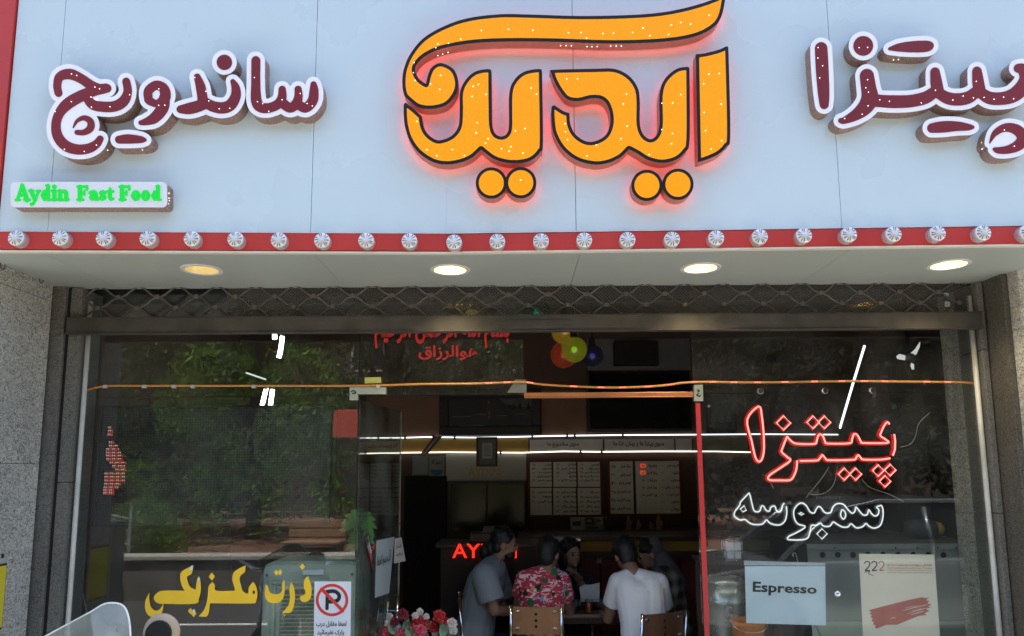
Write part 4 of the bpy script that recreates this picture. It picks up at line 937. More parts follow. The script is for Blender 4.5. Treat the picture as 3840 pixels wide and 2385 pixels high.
for x in (1283, 1335):
    for l in two(x, 330, 1): strokes_mesh(q_, [[(*C8(p), 2.1) for p in l]], on(4.2212), (0,.0006,0), step=.7)
strokes_mesh(q_, [[(*C8(p), 1.2) for p in [(1262,385),(1300,378),(1290,395),(1325,408)]]], on(4.2212), (0,.0006,0), step=.6)
q_.build('numerals', mat('dark_print', (.035,.014,.012), rough=.7), po)
q_ = MB()
for l in two(1388, 330, 1): strokes_mesh(q_, [[(*C8(p), 1.6) for p in l]], on(4.2212), (0,.0006,0), step=.7)
text_on(q_, 'نمایش دویست و بیست و دو', [C8(p) for p in [(1428,314),(1756,316),(1757,344),(1428,342)]], on(4.2213), bold=.01)
text_on(q_, 'Two hundred and twenty two · Theatre', [C8(p) for p in [(1428,346),(1757,348),(1758,364),(1429,362)]], on(4.2213), farsi=False)
text_on(q_, 'طراح و کارگردان نمایش تهیه بازیگران', [C8(p) for p in [(1424,376),(1758,378),(1759,396),(1425,394)]], on(4.2213))
strokes_mesh(q_, [[(*C8((1426,369)),.5),(*C8((1758,371)),.5)]], on(4.2212), (0,.0005,0), step=.5)
q_.build('print', mat('rust_print', (.36,.08,.05), rough=.7), po)
# ---------------------------------------------------------------- glass door leaf, standing open into the shop
dr = thing('glass_door', 'clear glass door leaf standing open into the shop with chrome pull bars', 'door', (-.86, 4.24, 0))
d0, d1 = Vector((-.868, 4.225, 0)), Vector((-.770, 5.12, 0)); dn = (d1-d0).cross(Vector((0,0,1))).normalized()
def door(px, py, off=0.0):
    n = dn if dn.x > 0 else -dn
    return PP(px, py, d0+n*off, n)
q_ = MB().quadslab([d0+Vector((0,0,.03)), d1+Vector((0,0,.03)), d1+Vector((0,0,2.055)), d0+Vector((0,0,2.055))], -abs(1)*dn*.010*(1 if dn.x > 0 else -1)); q_.build('pane', M_glass2 if False else glass_mat('door_glass', (.62,.70,.66), haze=.12), dr)
nn = dn if dn.x > 0 else -dn
for s_ in (1, -1):
    c = d0.lerp(d1, .84)+nn*(.035*s_-.005)
    MB().tube([c+Vector((0,0,.36)), c+Vector((0,0,.84))], .012, 12).build('pull_bar', M_chrome, dr, smooth=True)
MB().tube([d0.lerp(d1,.84)+nn*.035+Vector((0,0,.75)), d0.lerp(d1,.84)-nn*.045+Vector((0,0,.75))], .005, 8).build('bar_bolt', M_chrome, dr)
q_ = MB().quadslab([d1-Vector((0,.012,-.03)), d1+Vector((0,0,.03)), d1+Vector((0,0,2.055)), d1-Vector((0,.012,-2.055))], nn*.004); q_.build('edge_profile', M_steel, dr)
def door_sheet(mb, q, off): p = [door(*CP(x), off) for x in q]; return mb.quadslab([p[3], p[2], p[1], p[0]], -nn*.0012)
dp = thing('paper_notice', 'grey-blue paper notice with black handwriting on the open glass door', 'notice', door(*CP((120, 700)), .005))
q_ = MB(); door_sheet(q_, [(38,395),(246,352),(185,1010),(22,1065)], .004); q_.build('sheet', mat('grey_blue_paper', (.34,.42,.44), rough=.7), dp)
q_ = MB(); text_on(q_, 'آب سوا لطفا', [CP(p) for p in [(48,560),(205,500),(205,650),(44,735)]], lambda x, y: door(x, y, .0055), bold=.02, d=(0,0,0)); q_.build('handwriting', M_ink, dp)
dp = thing('paper_notice', 'small white paper tag with handwriting at the free edge of the glass door', 'notice', door(*CP((300, 500)), .01))
q_ = MB(); door_sheet(q_, [(252,374),(330,358),(378,634),(244,664)], .012); q_.build('sheet', mat('tag_paper', (.62,.62,.58), rough=.7), dp)
q_ = MB(); text_on(q_, 'فشار', [CP(p) for p in [(262,420),(318,410),(330,500),(262,500)]], lambda x, y: door(x, y, .0135), d=(0,0,0)); text_on(q_, 'دهید', [CP(p) for p in [(262,535),(340,525),(345,580),(262,588)]], lambda x, y: door(x, y, .0135), d=(0,0,0)); q_.build('handwriting', M_ink, dp)
stk = thing('sticker', 'white sticker with red and black script on the hinge side of the open door', 'sticker', door(*CB((1505,990)), .006))
q_ = MB(); p = [door(*CB(x), .006) for x in [(1484,880),(1508,850),(1538,1085),(1532,1110)]]; q_.quadslab([p[3], p[2], p[1], p[0]], -nn*.001); q_.build('sheet', M_dark, stk)
q_ = MB(); dd = lambda x, y: door(x, y, .0075)
text_on(q_, 'تخفیف ویژه', [CB(x) for x in [(1486,880),(1504,855),(1536,1020),(1526,1040)]], dd, bold=.03, d=(0,0,0)); q_.build('white_script', M_paper, stk)
q_ = MB(); text_on(q_, 'سفارش', [CB(x) for x in [(1492,930),(1508,915),(1536,1060),(1530,1080)]], dd, bold=.03, d=nn*.001); q_.build('red_script', M_inkred, stk)

# ---------------------------------------------------------------- back wall and its fittings (wall face at Y = 8)
W = lambda x, y, d=0: B(x, y, 7.998-d)
def wq(mb, x0, y0, x1, y1, d, th): a, b = W(x0, y0, d), W(x1, y1, d); return mb.box((a.x, 7.998-d, b.z), (b.x, 7.998-d+th, a.z))
def wpanel(name, x0, y0, x1, y1, m, parent=None, d=.012, th=.012, bevel=0): q = MB(); wq(q, x0, y0, x1, y1, d, th); return q.build(name, m, parent, bevel=bevel)
M_tan = mat('tan_wall', (.22,.12,.07), rough=.8, var=.15, vscale=2)
M_ochre = mat('ochre_band', (.34,.20,.035), rough=.7, var=.1)
M_creamw = mat('cream_board', (.42,.40,.34), rough=.6, var=.08, vscale=3)
M_wood = mat('dark_wood', (.05,.022,.014), rough=.5, var=.3, vscale=5)
wpanel('wall_panel', 872, 942, 1044, 1036, M_tan, bd); wpanel('wall_panel', 1287, 928, 1394, 1034, M_tan, bd)
wpanel('wall_panel', 1396, 806, 1642, 880, mat('grey_wall', (.16,.155,.15), rough=.8, var=.1), bd)
wpanel('wall_panel', 1060, 1079, 1251, 1142, M_creamw, bd); wpanel('ochre_band', 872, 1044, 1256, 1074, M_ochre, bd)
pt = thing('painting', 'large dark framed landscape painting with a walking figure and fir trees', 'painting', W(1165, 980))
q_ = MB(); a, b = W(1045, 926, .05), W(1287, 1034, .05); frame_bar(q_, a.x, b.x, b.z, a.z, .10, 7.94, 7.985); q_.build('frame', mat('black_frame', (.014,.011,.01), rough=.4), pt, bevel=.01)
wpanel('canvas', 1064, 941, 1268, 1020, mat('night_canvas', (.022,.025,.024), rough=.5, var=.7, vscale=3), pt, .03, .01)
q_ = MB(); wp = lambda x, y: W(x, y, .032)
q_.poly([[(1180,941),(1268,941),(1268,966),(1240,968),(1200,960)]], wp, (0,.001,0)); q_.build('sky_patch', mat('dull_sky', (.075,.09,.075), rough=.5), pt)
q_ = MB()
for x, y, h in ((1222,972,14),(1236,972,20),(1256,972,17),(1212,970,8)): q_.poly([[(x-5,y),(x,y-h),(x+5,y)]], lambda x, y: W(x, y, .034), (0,.001,0))
q_.build('fir_shapes', M_dark, pt)
q_ = MB(); q_.poly([[(1158,960),(1166,960),(1169,978),(1157,978)]], lambda x, y: W(x, y, .036), (0,.001,0)); q_.build('figure_dress', mat('red_dab', (.09,.02,.018), rough=.5), pt)
q_ = MB(); q_.poly([[(1160,978),(1166,978),(1164,998),(1161,998)]], lambda x, y: W(x, y, .036), (0,.001,0)); q_.ball(W(1162, 956, .034), (.014,.003,.018), 8, 6); q_.build('figure_body', mat('pale_dab', (.13,.09,.07), rough=.5), pt)
q_ = MB()
for x0, x1, y in ((1075,1120,990),(1130,1155,985),(1180,1205,988),(1225,1250,984),(1090,1150,1012)): q_.poly([[(x0,y),(x1,y-1),(x1,y+.8),(x0,y+1)]], lambda x, y: W(x, y, .034), (0,.001,0))
q_.build('water_lines', mat('pale_line', (.16,.17,.17), rough=.5), pt)
tv = thing('television', 'large black television screen mounted high on the back wall', 'television', W(1520, 950))
wpanel('bezel', 1396, 884, 1645, 1026, mat('tv_plastic', (.012,.012,.013), rough=.35), tv, .07, .06, .008); wpanel('screen', 1400, 888, 1641, 1018, mat('tv_screen', (.010,.010,.011), rough=.12), tv, .073, .004)
wpanel('stand_bar', 1405, 1020, 1640, 1026, mat('tv_trim', (.06,.06,.06), rough=.3), tv, .08, .02)
sp_ = thing('wall_speaker', 'dark rectangular speaker box on the grey wall above the television', 'speaker', W(1510, 838))
wpanel('cabinet', 1460, 811, 1566, 867, mat('speaker_black', (.016,.015,.015), rough=.7), sp_, .12, .11, .008); wpanel('grille_cloth', 1464, 815, 1562, 863, mat('speaker_cloth', (.022,.02,.02), rough=.95), sp_, .124, .005)
# light strips on the wall
M_strip = lum('white_strip', (.86,.92,1), .75); M_strip2 = lum('warm_strip', (1,.93,.80), .75)
def strip(label, pts, m, breaks, Yf):
    t = thing('light_strip', label, 'light strip', Yf(*pts[0]), 'light strips on the back wall')
    q = [Vector(Yf(x, y)) for x, y in pts]; MB().tube(q, .0062, 8).build('tube', m, t, smooth=True)
    bk = MB()
    for x in breaks:
        for a, b in zip(pts[:-1], pts[1:]):
            if a[0] <= x < b[0]: y = a[1]+(b[1]-a[1])*(x-a[0])/(b[0]-a[0]); c = Vector(Yf(x, y)); bk.box((c.x-.010,c.y-.017,c.z-.02), (c.x+.010,c.y+.010,c.z+.02))
    if breaks: bk.build('clip', M_dark, t)
strip('upper white light strip running along the back wall under the painting', [(871,1041),(940,1041),(1010,1039),(1130,1040),(1240,1038),(1320,1036),(1480,1034),(1660,1033),(1800,1032),(1992,1033)], M_strip, (900,929,963,1030,1081,1265,1348,1366,1480), lambda x, y: W(x, y, .03))
strip('lower warm white light strip running above the menu boards', [(871,1078),(960,1076),(1060,1075),(1240,1076),(1340,1073),(1420,1074),(1560,1073),(1700,1073),(1784,1075)], M_strip2, (1190,1380,1430), lambda x, y: W(x, y, .03))
dY = lambda x, y: PP(x*S, y*S, Vector((3.54, 8, 0)), Vector((1, 0, 0)))
t = thing('light_strip', 'slanting white light strip rising up the side wall at right', 'light strip', dY(1995, 1022), 'light strips on the back wall')
MB().tube([dY(1995, 1022), dY(2025, 920), dY(2055, 822)], .012, 8).build('tube', M_strip, t, smooth=True)
# ribbon, framed certificate, notices
rb = thing('ribbon', 'slanted red, white and green ribbon across the ochre band', 'ribbon', W(1022, 1058, .04))
for k, m in enumerate((mat('ribbon_red', (.24,.025,.02)), mat('ribbon_white', (.40,.38,.34)), mat('ribbon_green', (.02,.11,.035)))):
    q_ = MB(); x0 = 600+20*k*1.0; pts = [(x0, 865), (x0+20, 865-1), (720+20*(k+1)-5, 728), (700+20*k+5, 728)]
    q_.poly([[tuple(v/S for v in CI(p)) for p in pts]], lambda x, y: W(x, y, .05), (0,.003,0)); q_.build('stripe', m, rb)
cf = thing('framed_certificate', 'small framed certificate hanging between the light strips', 'picture frame', W(1158, 1074))
a, b = W(1132, 1039, .05), W(1183, 1109, .05); q_ = MB(); frame_bar(q_, a.x, b.x, b.z, a.z, .022, 7.93, 7.96); q_.build('frame', mat('dark_frame', (.03,.022,.016), rough=.35), cf, bevel=.004)
wpanel('mount', 1136, 1043, 1179, 1105, mat('beige_mount', (.16,.145,.115)), cf, .045, .008); wpanel('sheet', 1146, 1053, 1170, 1090, mat('certificate_sheet', (.40,.39,.34)), cf, .05, .004)
q_ = MB()
for i in range(6): q_.poly([[(1150+i%2,1060+i*4.4),(1166,1060+i*4.4),(1166,1061+i*4.4),(1150+i%2,1061+i*4.4)]], lambda x, y: W(x, y, .0515), (0,.001,0))
q_.build('print', M_ink, cf)
nt1 = thing('wall_notice', 'pale notice above the dark doorway with blue half disc', 'notice', W(1035, 1106)); wpanel('sheet', 1020, 1084, 1056, 1131, mat('notice_paper', (.24,.235,.20)), nt1, .025, .006)
q_ = MB(); q_.poly([[(1038+15*math.cos(a), 1117+14*math.sin(a)) for a in np.linspace(0, math.pi, 16)]], lambda x, y: W(x, y, .0265), (0,.001,0)); q_.build('blue_half_disc', mat('dull_blue', (.015,.10,.17)), nt1)
q_ = MB(); text_on(q_, 'سه', [(1026*S,1092*S),(1050*S,1092*S),(1050*S,1104*S),(1026*S,1104*S)], lambda x, y: P(x, y, 7.972), d=(0,-.001,0)); q_.build('lettering', M_ink, nt1)
nt2 = thing('wall_notice', 'plain pale notice above the dark doorway, beside the one with a blue disc', 'notice', W(1000, 1106)); wpanel('sheet', 980, 1084, 1018, 1129, mat('notice_paper2', (.22,.22,.20)), nt2, .025, .006); wpanel('mounting_card', 984, 1088, 1014, 1124, mat('notice_card', (.26,.26,.24)), nt2, .027, .004)
go = MB(); text_on(go, 'AYDIN', [CI(p) for p in [(982,985),(1238,985),(1238,1046),(982,1046)]], lambda x, y: P(x, y, 7.972), farsi=False, d=(0,-.006,0), bold=.008)
tag(go.build('gold_letters', mat('dull_gold', (.36,.26,.09), rough=.35, metal=.6)), 'row of small gold capital letters on the cream wall board', 'lettering')
# dark doorway, dark shelf glass
wpanel('doorway', 962, 1132, 1060, 1505, M_dark, bd, .02, .015)
dg = thing('display_cabinet', 'dark glass-fronted cabinet below the gold letters', 'cabinet', W(1158, 1290, .2)); wpanel('carcass', 1064, 1144, 1250, 1300, M_wood, dg, .12, .11); wpanel('door_panel', 1070, 1150, 1154, 1262, mat('cabinet_glass', (.018,.018,.016), rough=.15), dg, .127, .006); wpanel('door_panel', 1160, 1150, 1246, 1262, bpy.data.materials['cabinet_glass'], dg, .127, .006)
# menu headers and boards
M_menu = mat('menu_sheet', (.80,.76,.68), rough=.5, var=.06); M_mframe = mat('menu_frame', (.14,.018,.016), rough=.5); M_menuink = mat('menu_ink', (.02,.012,.012)); M_mred = mat('menu_red', (.11,.012,.015))
PT = lambda d: (lambda x, y: P(x*S, y*S, 7.998-d))
def wtext(mb, s_, x0, y0, x1, y1, d, bold=.012): text_on(mb, s_, rect(x0, y0, x1, y1), PT(d), bold=bold, d=(0,-.001,0))
hd = thing('menu_header', 'pale header board with dark red script between light strips, over the sandwich menu', 'menu board', W(1345, 1058), 'menu header boards')
wpanel('sheet', 1259, 1045, 1433, 1073, M_menu, hd, .03, .015); q_ = MB(); wtext(q_, 'منوی ساندویچ ها', 1301, 1050, 1376, 1064, .031, .025); q_.build('lettering', M_mred, hd)
hd = thing('menu_header', 'pale header board with longer dark red script, over the pizza menu', 'menu board', W(1515, 1058), 'menu header boards')
wpanel('sheet', 1437, 1044, 1603, 1072, M_menu, hd, .03, .015); q_ = MB(); wtext(q_, 'منوی پیتزا ها و پیش غذا ها', 1458, 1048, 1578, 1063, .031, .025); q_.build('lettering', M_mred, hd)
hd = thing('wall_plate', 'blank cream and steel plate beside the menu headers behind the red door edge', 'plate', W(1700, 1058)); wpanel('cream_part', 1606, 1043, 1645, 1071, M_menu, hd, .03, .015); wpanel('steel_part', 1648, 1043, 1778, 1072, mat('dim_steel', (.28,.25,.15), rough=.4, metal=.5, var=.4, vscale=4), hd, .03, .015)
def board(label, x0, y0, x1, y1, cells, rows):
    t = thing('menu_board', label, 'menu board', W((x0+x1)/2, y1), 'menu boards on the back wall')
    a, b = W(x0-3, y0-3, .04), W(x1+3, y1+3, .04); q = MB(); frame_bar(q, a.x, b.x, b.z, a.z, .02, 7.95, 7.985); q.build('frame', M_mframe, t)
    for c in cells: wpanel('sheet', *c, M_menu, t, .03, .01)
    q = MB()
    for s_, xa, xb, y, h in rows: wtext(q, s_, xa, y, xb, y+h, .031, .03)
    q.build('lettering', M_menuink, t); return t
r1 = []
names = [['آیدین','هات داگ','هات داگ پنیر','هات داگ ویژه','هات داگ رویال'],['کوکتل','کوکتل پنیر','بندری','مغزی','بندری با قارچ'],['کتلت','ژامبون','ژامبون مرغ','ژامبون تنوری','ژامبون مخصوص']]
names2 = [['همبرگر','همبرگر مخصوص','قارچ برگر','پنیر برگر','همبرگر ویژه'],['فیله سوخاری','فیله قارچ','دوبل برگر','رویال برگر','دوبل پنیر'],['فیله مخصوص','سمبوسه','ویژه آیدین','','']]
cx = [(1374,1427),(1317,1372),(1260,1314)]
for c in range(3):
    for i in range(5):
        y = 1101+i*9.3; n_ = names[c][i]; w_ = min(36, 6+len(n_)*2.9)
        r1.append((n_, cx[c][1]-2-w_, cx[c][1]-2, y, 6.6)); r1.append((('۳۵','۲۵','۴۵','۵۵','۶۰')[(i+c) % 5], cx[c][0]+6, cx[c][0]+12, y+.8, 4.8))
        n_ = names2[c][i]
        if n_: y = 1166+i*11.4; w_ = min(36, 6+len(n_)*2.9); r1.append((n_, cx[c][1]-2-w_, cx[c][1]-2, y, 7)); r1.append((('۴۰','۵۵','۵۰','۶۵','۷۰')[(i+c) % 5], cx[c][0]+6, cx[c][0]+12, y+.8, 4.8))
board('menu board divided into six panels of small dark lettering', 1258, 1097, 1430, 1225, [(a_, b_, c_, d_) for a_, c_ in ((1258.5,1312),(1315,1370),(1373,1429)) for b_, d_ in ((1098,1157),(1160,1224))], r1)
r2 = []
for i, (n_, p_) in enumerate((('سالاد فصل','۲۵'),('سیب زمینی','۳۰'),('چیپس و پنیر','۴۰'),('سیب زمینی پنیر','۳۵'),('چیپس قارچ پنیر','۴۵'),('سیب قارچ پنیر','۵۰'))):
    y = 1104+i*20; r2.append((n_, 1500-min(34, 8+len(n_)*2), 1500, y, 9.5)); r2.append((p_, 1453, 1463, y+1, 8))
for i, n_ in enumerate(('قارچ و پنیر','مخلوط','پپرونی','فیله مرغ و قارچ','قارچ و گوشت','مخصوص','یونانی')):
    y = 1103+i*17.2; r2.append((n_, 1615-min(34, 8+len(n_)*2), 1615, y, 8.5)); r2.append(('۳۰', 1572, 1578, y+1.5, 5))
for i, n_ in enumerate(('مارینا','پیتزا فصل','سبزیجات','چهار فصل','ویژه آیدین')):
    y = 1103+i*17.2; r2.append((n_, 1562-min(30, 8+len(n_)*2), 1562, y, 8.5)); r2.append(('۵۵', 1526, 1532, y+1.5, 5))
mb2 = board('menu board in two panels with large lettering and two orange-lit price tags', 1447, 1095, 1620, 1222, [(1447.5,1096,1507,1221),(1510,1096,1619,1221)], r2)
for x, y in ((1529, 1103), (1529, 1119)): wpanel('price_tag', x-8, y-1, x+6, y+9, mat('orange_tag', (.55,.10,.04), em=(1,.12,.04), es=.12), mb2, .0305, .002)
# shelves, boxes, figurines
sh = thing('wall_shelf', 'long dark wooden shelf unit below the menu boards', 'shelf', W(1440, 1268, .3)); wpanel('board', 1245, 1262, 1668, 1266, M_wood, sh, .30, .29); wpanel('upright', 1438, 1226, 1444, 1261.8, M_wood, sh, .28, .27); wpanel('back_panel', 1252, 1228, 1660, 1261.5, mat('red_brown_board', (.07,.024,.016), rough=.6), sh, .02, .01)
M_fig = mat('pink_plaster', (.32,.15,.11), rough=.6)
for i, (x, h, lab) in enumerate(((1494, 34, 'leftmost of the plaster figurines on the shelf, a standing pair'), (1518, 26, 'squat plaster figurine, second in the shelf row'), (1547, 22, 'smallest plaster figurine, third in the shelf row'), (1566, 36, 'tallest plaster figurine at the end of the shelf row'))):
    c = W(x, 1262, .2); r_ = h/1758*7.8
    q_ = MB().lathe([(r_*.22,0),(r_*.24,.02),(r_*.15,r_*.3),(r_*.19,r_*.55),(r_*.10,r_*.74),(r_*.12,r_*.85),(r_*.07,r_*.97),(.004,r_)], c, n=12)
    q_.ball(c+Vector((r_*.2,-.01,r_*.5)), (r_*.07,r_*.07,r_*.2), 8, 6); tag(q_.build('figurine', M_fig, smooth=True), lab, 'figurine', 'plaster figurines on the shelf')
def shelf_box(lab, x0, y0, x1, y1, m, m2, d=.26):
    t = thing('carton', lab, 'box', W((x0+x1)/2, y1, d), 'boxes on the shelf'); wpanel('body', x0, y0, x1, y1, m, t, d, .14, .004)
    w2 = (x1-x0)*.3; wpanel('printed_band', x0+w2*.3, y0+(y1-y0)*.25, x0+w2*2.2, y0+(y1-y0)*.6, m2, t, d+.001, .002)
M_bx = mat('dull_carton', (.32,.32,.28)); M_bx2 = mat('carton_print', (.06,.07,.075))
shelf_box('tall pale carton under the sandwich menu board', 1358, 1232, 1392, 1261.8, M_bx, M_bx2); shelf_box('flat pale box lying at the bottom beside the shelf upright', 1392.5, 1248, 1437, 1261.8, mat('pale_box', (.22,.22,.18)), M_bx2, .25)
shelf_box('small grey box on the flat one, nearer the tall carton', 1394, 1231, 1412, 1247.6, M_bx2, M_bx, .25); shelf_box('small white box on the flat one, beside the upright', 1414, 1231, 1435, 1247.6, M_bx, M_bx2, .25)
# counter
cn = thing('service_counter', 'long counter with ochre upper band and dark red front along the back', 'counter', (1.7, 7.1, 0))
M_cred = mat('counter_red', (.17,.018,.014), rough=.45, var=.1); M_ctop = mat('counter_top', (.05,.035,.028), rough=.3)
slab('worktop', (.05,6.95,1.005), (3.7,7.6,1.04), M_ctop, cn, .006); slab('ochre_front', (.08,7.0,.90), (3.7,7.02,1.003), M_ochre, cn); slab('ledge', (.06,6.97,.845), (3.7,7.03,.897), M_wood, cn)
for i in range(5): slab('red_front', (.08+i*.73,7.0,-.1), (.08+i*.73+.715,7.02,.842), M_cred, cn)
slab('plinth', (.1,7.03,-.195), (3.7,7.5,-.1), M_dark, cn)
q_ = MB(); q_.tube([B(1418,1330,6.99), B(1428,1338,6.985)], .018, 6); q_.tube([B(1418,1338,6.99), B(1428,1329,6.985)], .014, 6); tag(q_.build('starfish_ornament', mat('straw', (.32,.22,.11))), 'small straw-coloured cross ornament on the red counter front', 'ornament')
# front counter at the left with red lit letters
fc = thing('cash_counter', 'dark cash counter bearing red illuminated capitals at the left behind the seated man', 'counter', (-.1, 6.5, 0))
slab('body', (-.62,6.41,-.195), (.22,6.85,1.0), mat('counter_brown', (.035,.018,.012), rough=.5), fc, .008); slab('worktop', (-.66,6.402,1.0), (.26,6.9,1.035), M_ctop, fc, .006)
q_ = MB(); text_on(q_, 'AYDIN', rect(1075*S, 1292*S, 1228*S, 1326*S), on(6.385), farsi=False, bold=.012, d=(0,-.01,0)); q_.build('lit_letters', lum('lit_red_letters', (1,.03,.015), .42), fc)
rg = thing('cash_register', 'grey receipt printer standing on the cash counter', 'machine', B(1148,1262,6.6)); 
c = B(1148, 1262, 6.6); slab('body', (c.x-.11,6.5,1.036), (c.x+.10,6.75,1.11), mat('printer_grey', (.10,.10,.09), rough=.6), rg, .012); slab('lid', (c.x-.0,6.52,1.1105), (c.x+.10,6.74,1.16), bpy.data.materials['printer_grey'], rg, .01); slab('slot', (c.x-.095,6.53,1.1105), (c.x-.01,6.6,1.118), M_dark, rg)
st_ = thing('stove', 'white enamel appliance with dark knobs standing before the counter', 'appliance', (.3, 6.7, 0))
slab('body', (.30,6.74,-.195), (.60,6.935,1.02), mat('grey_enamel', (.20,.21,.20), rough=.35), st_, .01); slab('top_edge', (.295,6.73,1.021), (.605,6.935,1.045), M_steel, st_, .004); q_ = MB(); q_.box((.33,6.725,.90),(.57,6.738,.915)); q_.box((.33,6.725,.70),(.57,6.738,.715)); q_.build('handle', M_dark, st_)

# coloured globe lamps on wires
def globe(lab, x, y, r_, Y, c, es, hot):
    z = B(x, y, Y); rr = r_*S/FPX*Y; t = thing('globe_lamp', lab, 'lamp', z, 'coloured globe lamps')
    m = bpy.data.materials.new('globe_glass'); m.use_nodes = True; tt = m.node_tree; b = tt.nodes['Principled BSDF']; b.inputs['Base Color'].default_value = (*[k*.5 for k in c], 1); b.inputs['Roughness'].default_value = .25; b.inputs['Alpha'].default_value = .62
    b.inputs['Emission Color'].default_value = (*c, 1); b.inputs['Emission Strength'].default_value = es
    MB().ball(z, rr, 28, 18).build('globe', m, t, smooth=True); MB().ball(z+Vector((0,0,.0)), rr*.24, 12, 8).build('bulb', lum('globe_bulb', hot, rr*0+(.30 if es > .05 else .16)), t, smooth=True)
    MB().tube([z+Vector((0,0,rr)), Vector((z.x, z.y, 3.195))], .004, 6).build('wire', M_dark, t); MB().lathe([(.03,0),(.03,.05),(.008,.07)], z+Vector((0,0,rr*.96)), n=12).build('cap', M_dark, t)
globe('yellow-green globe lamp in front of the other hanging globes', 1365, 831, 31, 5.6, (.26,.28,.015), .07, (.30,.9,.03)); globe('reddish globe lamp half hidden behind the yellow-green one', 1340, 843, 32, 6.0, (.5,.06,.02), .04, (.8,.06,.02))
globe('dark globe lamp with blue glow right of the yellow-green one', 1408, 846, 27, 6.2, (.03,.03,.10), .008, (.12,.12,.75)); globe('amber globe lamp cut by the shutter rail above the green one', 1343, 787, 33, 5.7, (.42,.24,.02), .07, (.6,.35,.03))
globe('dark globe lamp glowing green behind the lattice', 1276, 742, 34, 6.0, (.0,.08,.05), .02, (.0,.8,.42)); globe('dim brass globe lamp seen through the lattice left of the green one', 1122, 752, 18, 7.0, (.40,.30,.06), .12, (.8,.65,.2))
# hanging fluorescent tubes, wall fan
M_fl = lum('tube_white', (.92,1,.96), 6)
for lab, pts, Y in (('bare white tube lamp hanging steeply behind the left transom', [(671,800),(668,826),(663,850)], 6.0), ('short white tube just left of the steep hanging tube', [(652,758),(653,806)], 6.0), ('white tube lamp hanging above the display board, nearer the door', [(648,926),(642,968)], 6.3), ('white tube lamp above the display board, beside its twin', [(632,926),(622,968)], 6.3)):
    t = thing('tube_lamp', lab, 'lamp', B(*pts[0], Y), 'hanging tube lamps'); q = [B(x, y, Y) for x, y in pts]
    MB().tube(q, .017, 10).build('tube', M_fl, t, smooth=True); MB().tube([q[0]+Vector((0,0,.0)), q[0]+(q[0]-q[1]).normalized()*.04], .02, 8).build('holder', M_steel, t)
fn = thing('wall_fan', 'small white three-bladed fan high behind the right window', 'fan', P(*C6((1628,1015)), 5.3))
MB().lathe([(.030,0),(.032,.02),(.02,.05),(.005,.055)], P(*C6((1630,1015)), 5.3), 'Y', 16).build('hub', mat('grey_plastic', (.16,.15,.13), rough=.5), fn, smooth=True)
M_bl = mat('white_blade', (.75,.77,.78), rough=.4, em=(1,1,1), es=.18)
for pl in ([(1602,998),(1560,988),(1540,1003),(1548,1022),(1600,1032)], [(1640,1010),(1636,985),(1670,955),(1706,902),(1704,935),(1680,990)], [(1645,1050),(1662,1060),(1664,1095),(1650,1098),(1640,1070)]):
    q_ = MB(); q_.poly([[C6(p) for p in pl]], on(5.29), (0,.006,0)); q_.build('blade', M_bl, fn)
q_ = MB().tube([P(*C6(p), 5.31) for p in [(1600,1045),(1610,1100),(1640,1135),(1700,1145)]], .012, 8); q_.tube([P(*C6(p), 5.31) for p in [(1660,1090),(1690,1120),(1706,1146)]], .01, 8); q_.build('arm', mat('brown_plastic', (.09,.06,.04), rough=.5), fn, smooth=True)
t = MB(); t.tube([P(*C6((1628,1050)), 5.33), Vector((P(*C6((1628,1050)), 5.33).x, 5.33, 3.19))], .012, 8).build('pole', M_dark, fn)
lfx = thing('ceiling_fixture', 'dark slatted ceiling fixture hanging aslant behind the left transom', 'fixture', B(560, 870, 5.8))
for pts in ([(470,850),(585,893),(636,908)], [(490,845),(590,882),(640,895)], [(478,848),(488,853),(496,846)]): MB().tube([B(x, y, 5.8) for x, y in pts], .010, 6).build('bar', M_dark, lfx)
MB().tube([B(585, 886, 5.79), B(632, 902, 5.79)], .007, 6).build('lit_edge', lum('soft_white', (.8,.9,.85), .3), lfx)
# right side: oven, boiler, bucket, bag, mirror
M_ov = mat('blued_steel', (.27,.32,.31), rough=.42, metal=.45, var=.16, vscale=5, stain=(.18,.21,.20), stscale=2.5, stamt=.6)
ov = thing('steel_oven', 'blue-grey steel oven cabinet with a row of round vent holes behind the poster', 'oven', (2.3, 4.9, 0))
OY = 4.62; a, b = P(*C8((838,182)), OY), P(*C8((1952,180)), OY)
hl = [P(*C8((x, 257)), OY) for x in (953,1065,1177,1288,1398,1510,1620,1732,1843)]
for z_ in (0,):
    zl = P(*C8((900,748)), OY).z
    o2 = [(a.x,zl+.002),(b.x,zl+.002),(b.x,a.z),(a.x,a.z)]
    q_ = MB().poly([o2]+[[(h.x+.0185*math.cos(-2*math.pi*i/20), h.z+.0185*math.sin(-2*math.pi*i/20)) for i in range(20)] for h in hl], lambda x, y: Vector((x, OY, y)), (0,.004,0)); q_.build('upper_panel', M_ov, ov)
slab('lower_panel', (a.x,OY-.004,.3), (b.x,OY,zl), mat('light_steel', (.36,.42,.39), rough=.4, metal=.4, var=.1), ov); slab('cabinet', (a.x+.002,OY+.03,.08), (b.x+.10,5.3,a.z-.004), M_dark, ov)
slab('side_panel', (b.x+.002,OY+.002,.08), (b.x+.10,OY+.028,a.z-.002), mat('near_black_steel', (.04,.045,.045), rough=.5), ov)  # darker panel continuing the front to the right
slab('top_strip', (a.x-.004,OY-.012,a.z-.03), (b.x+.004,OY-.0015,a.z+.003), M_ov, ov, .002); slab('top_plate', (a.x,OY,a.z), (b.x+.13,5.3,a.z+.012), mat('dark_steel', (.09,.09,.08), rough=.5, metal=.4), ov)
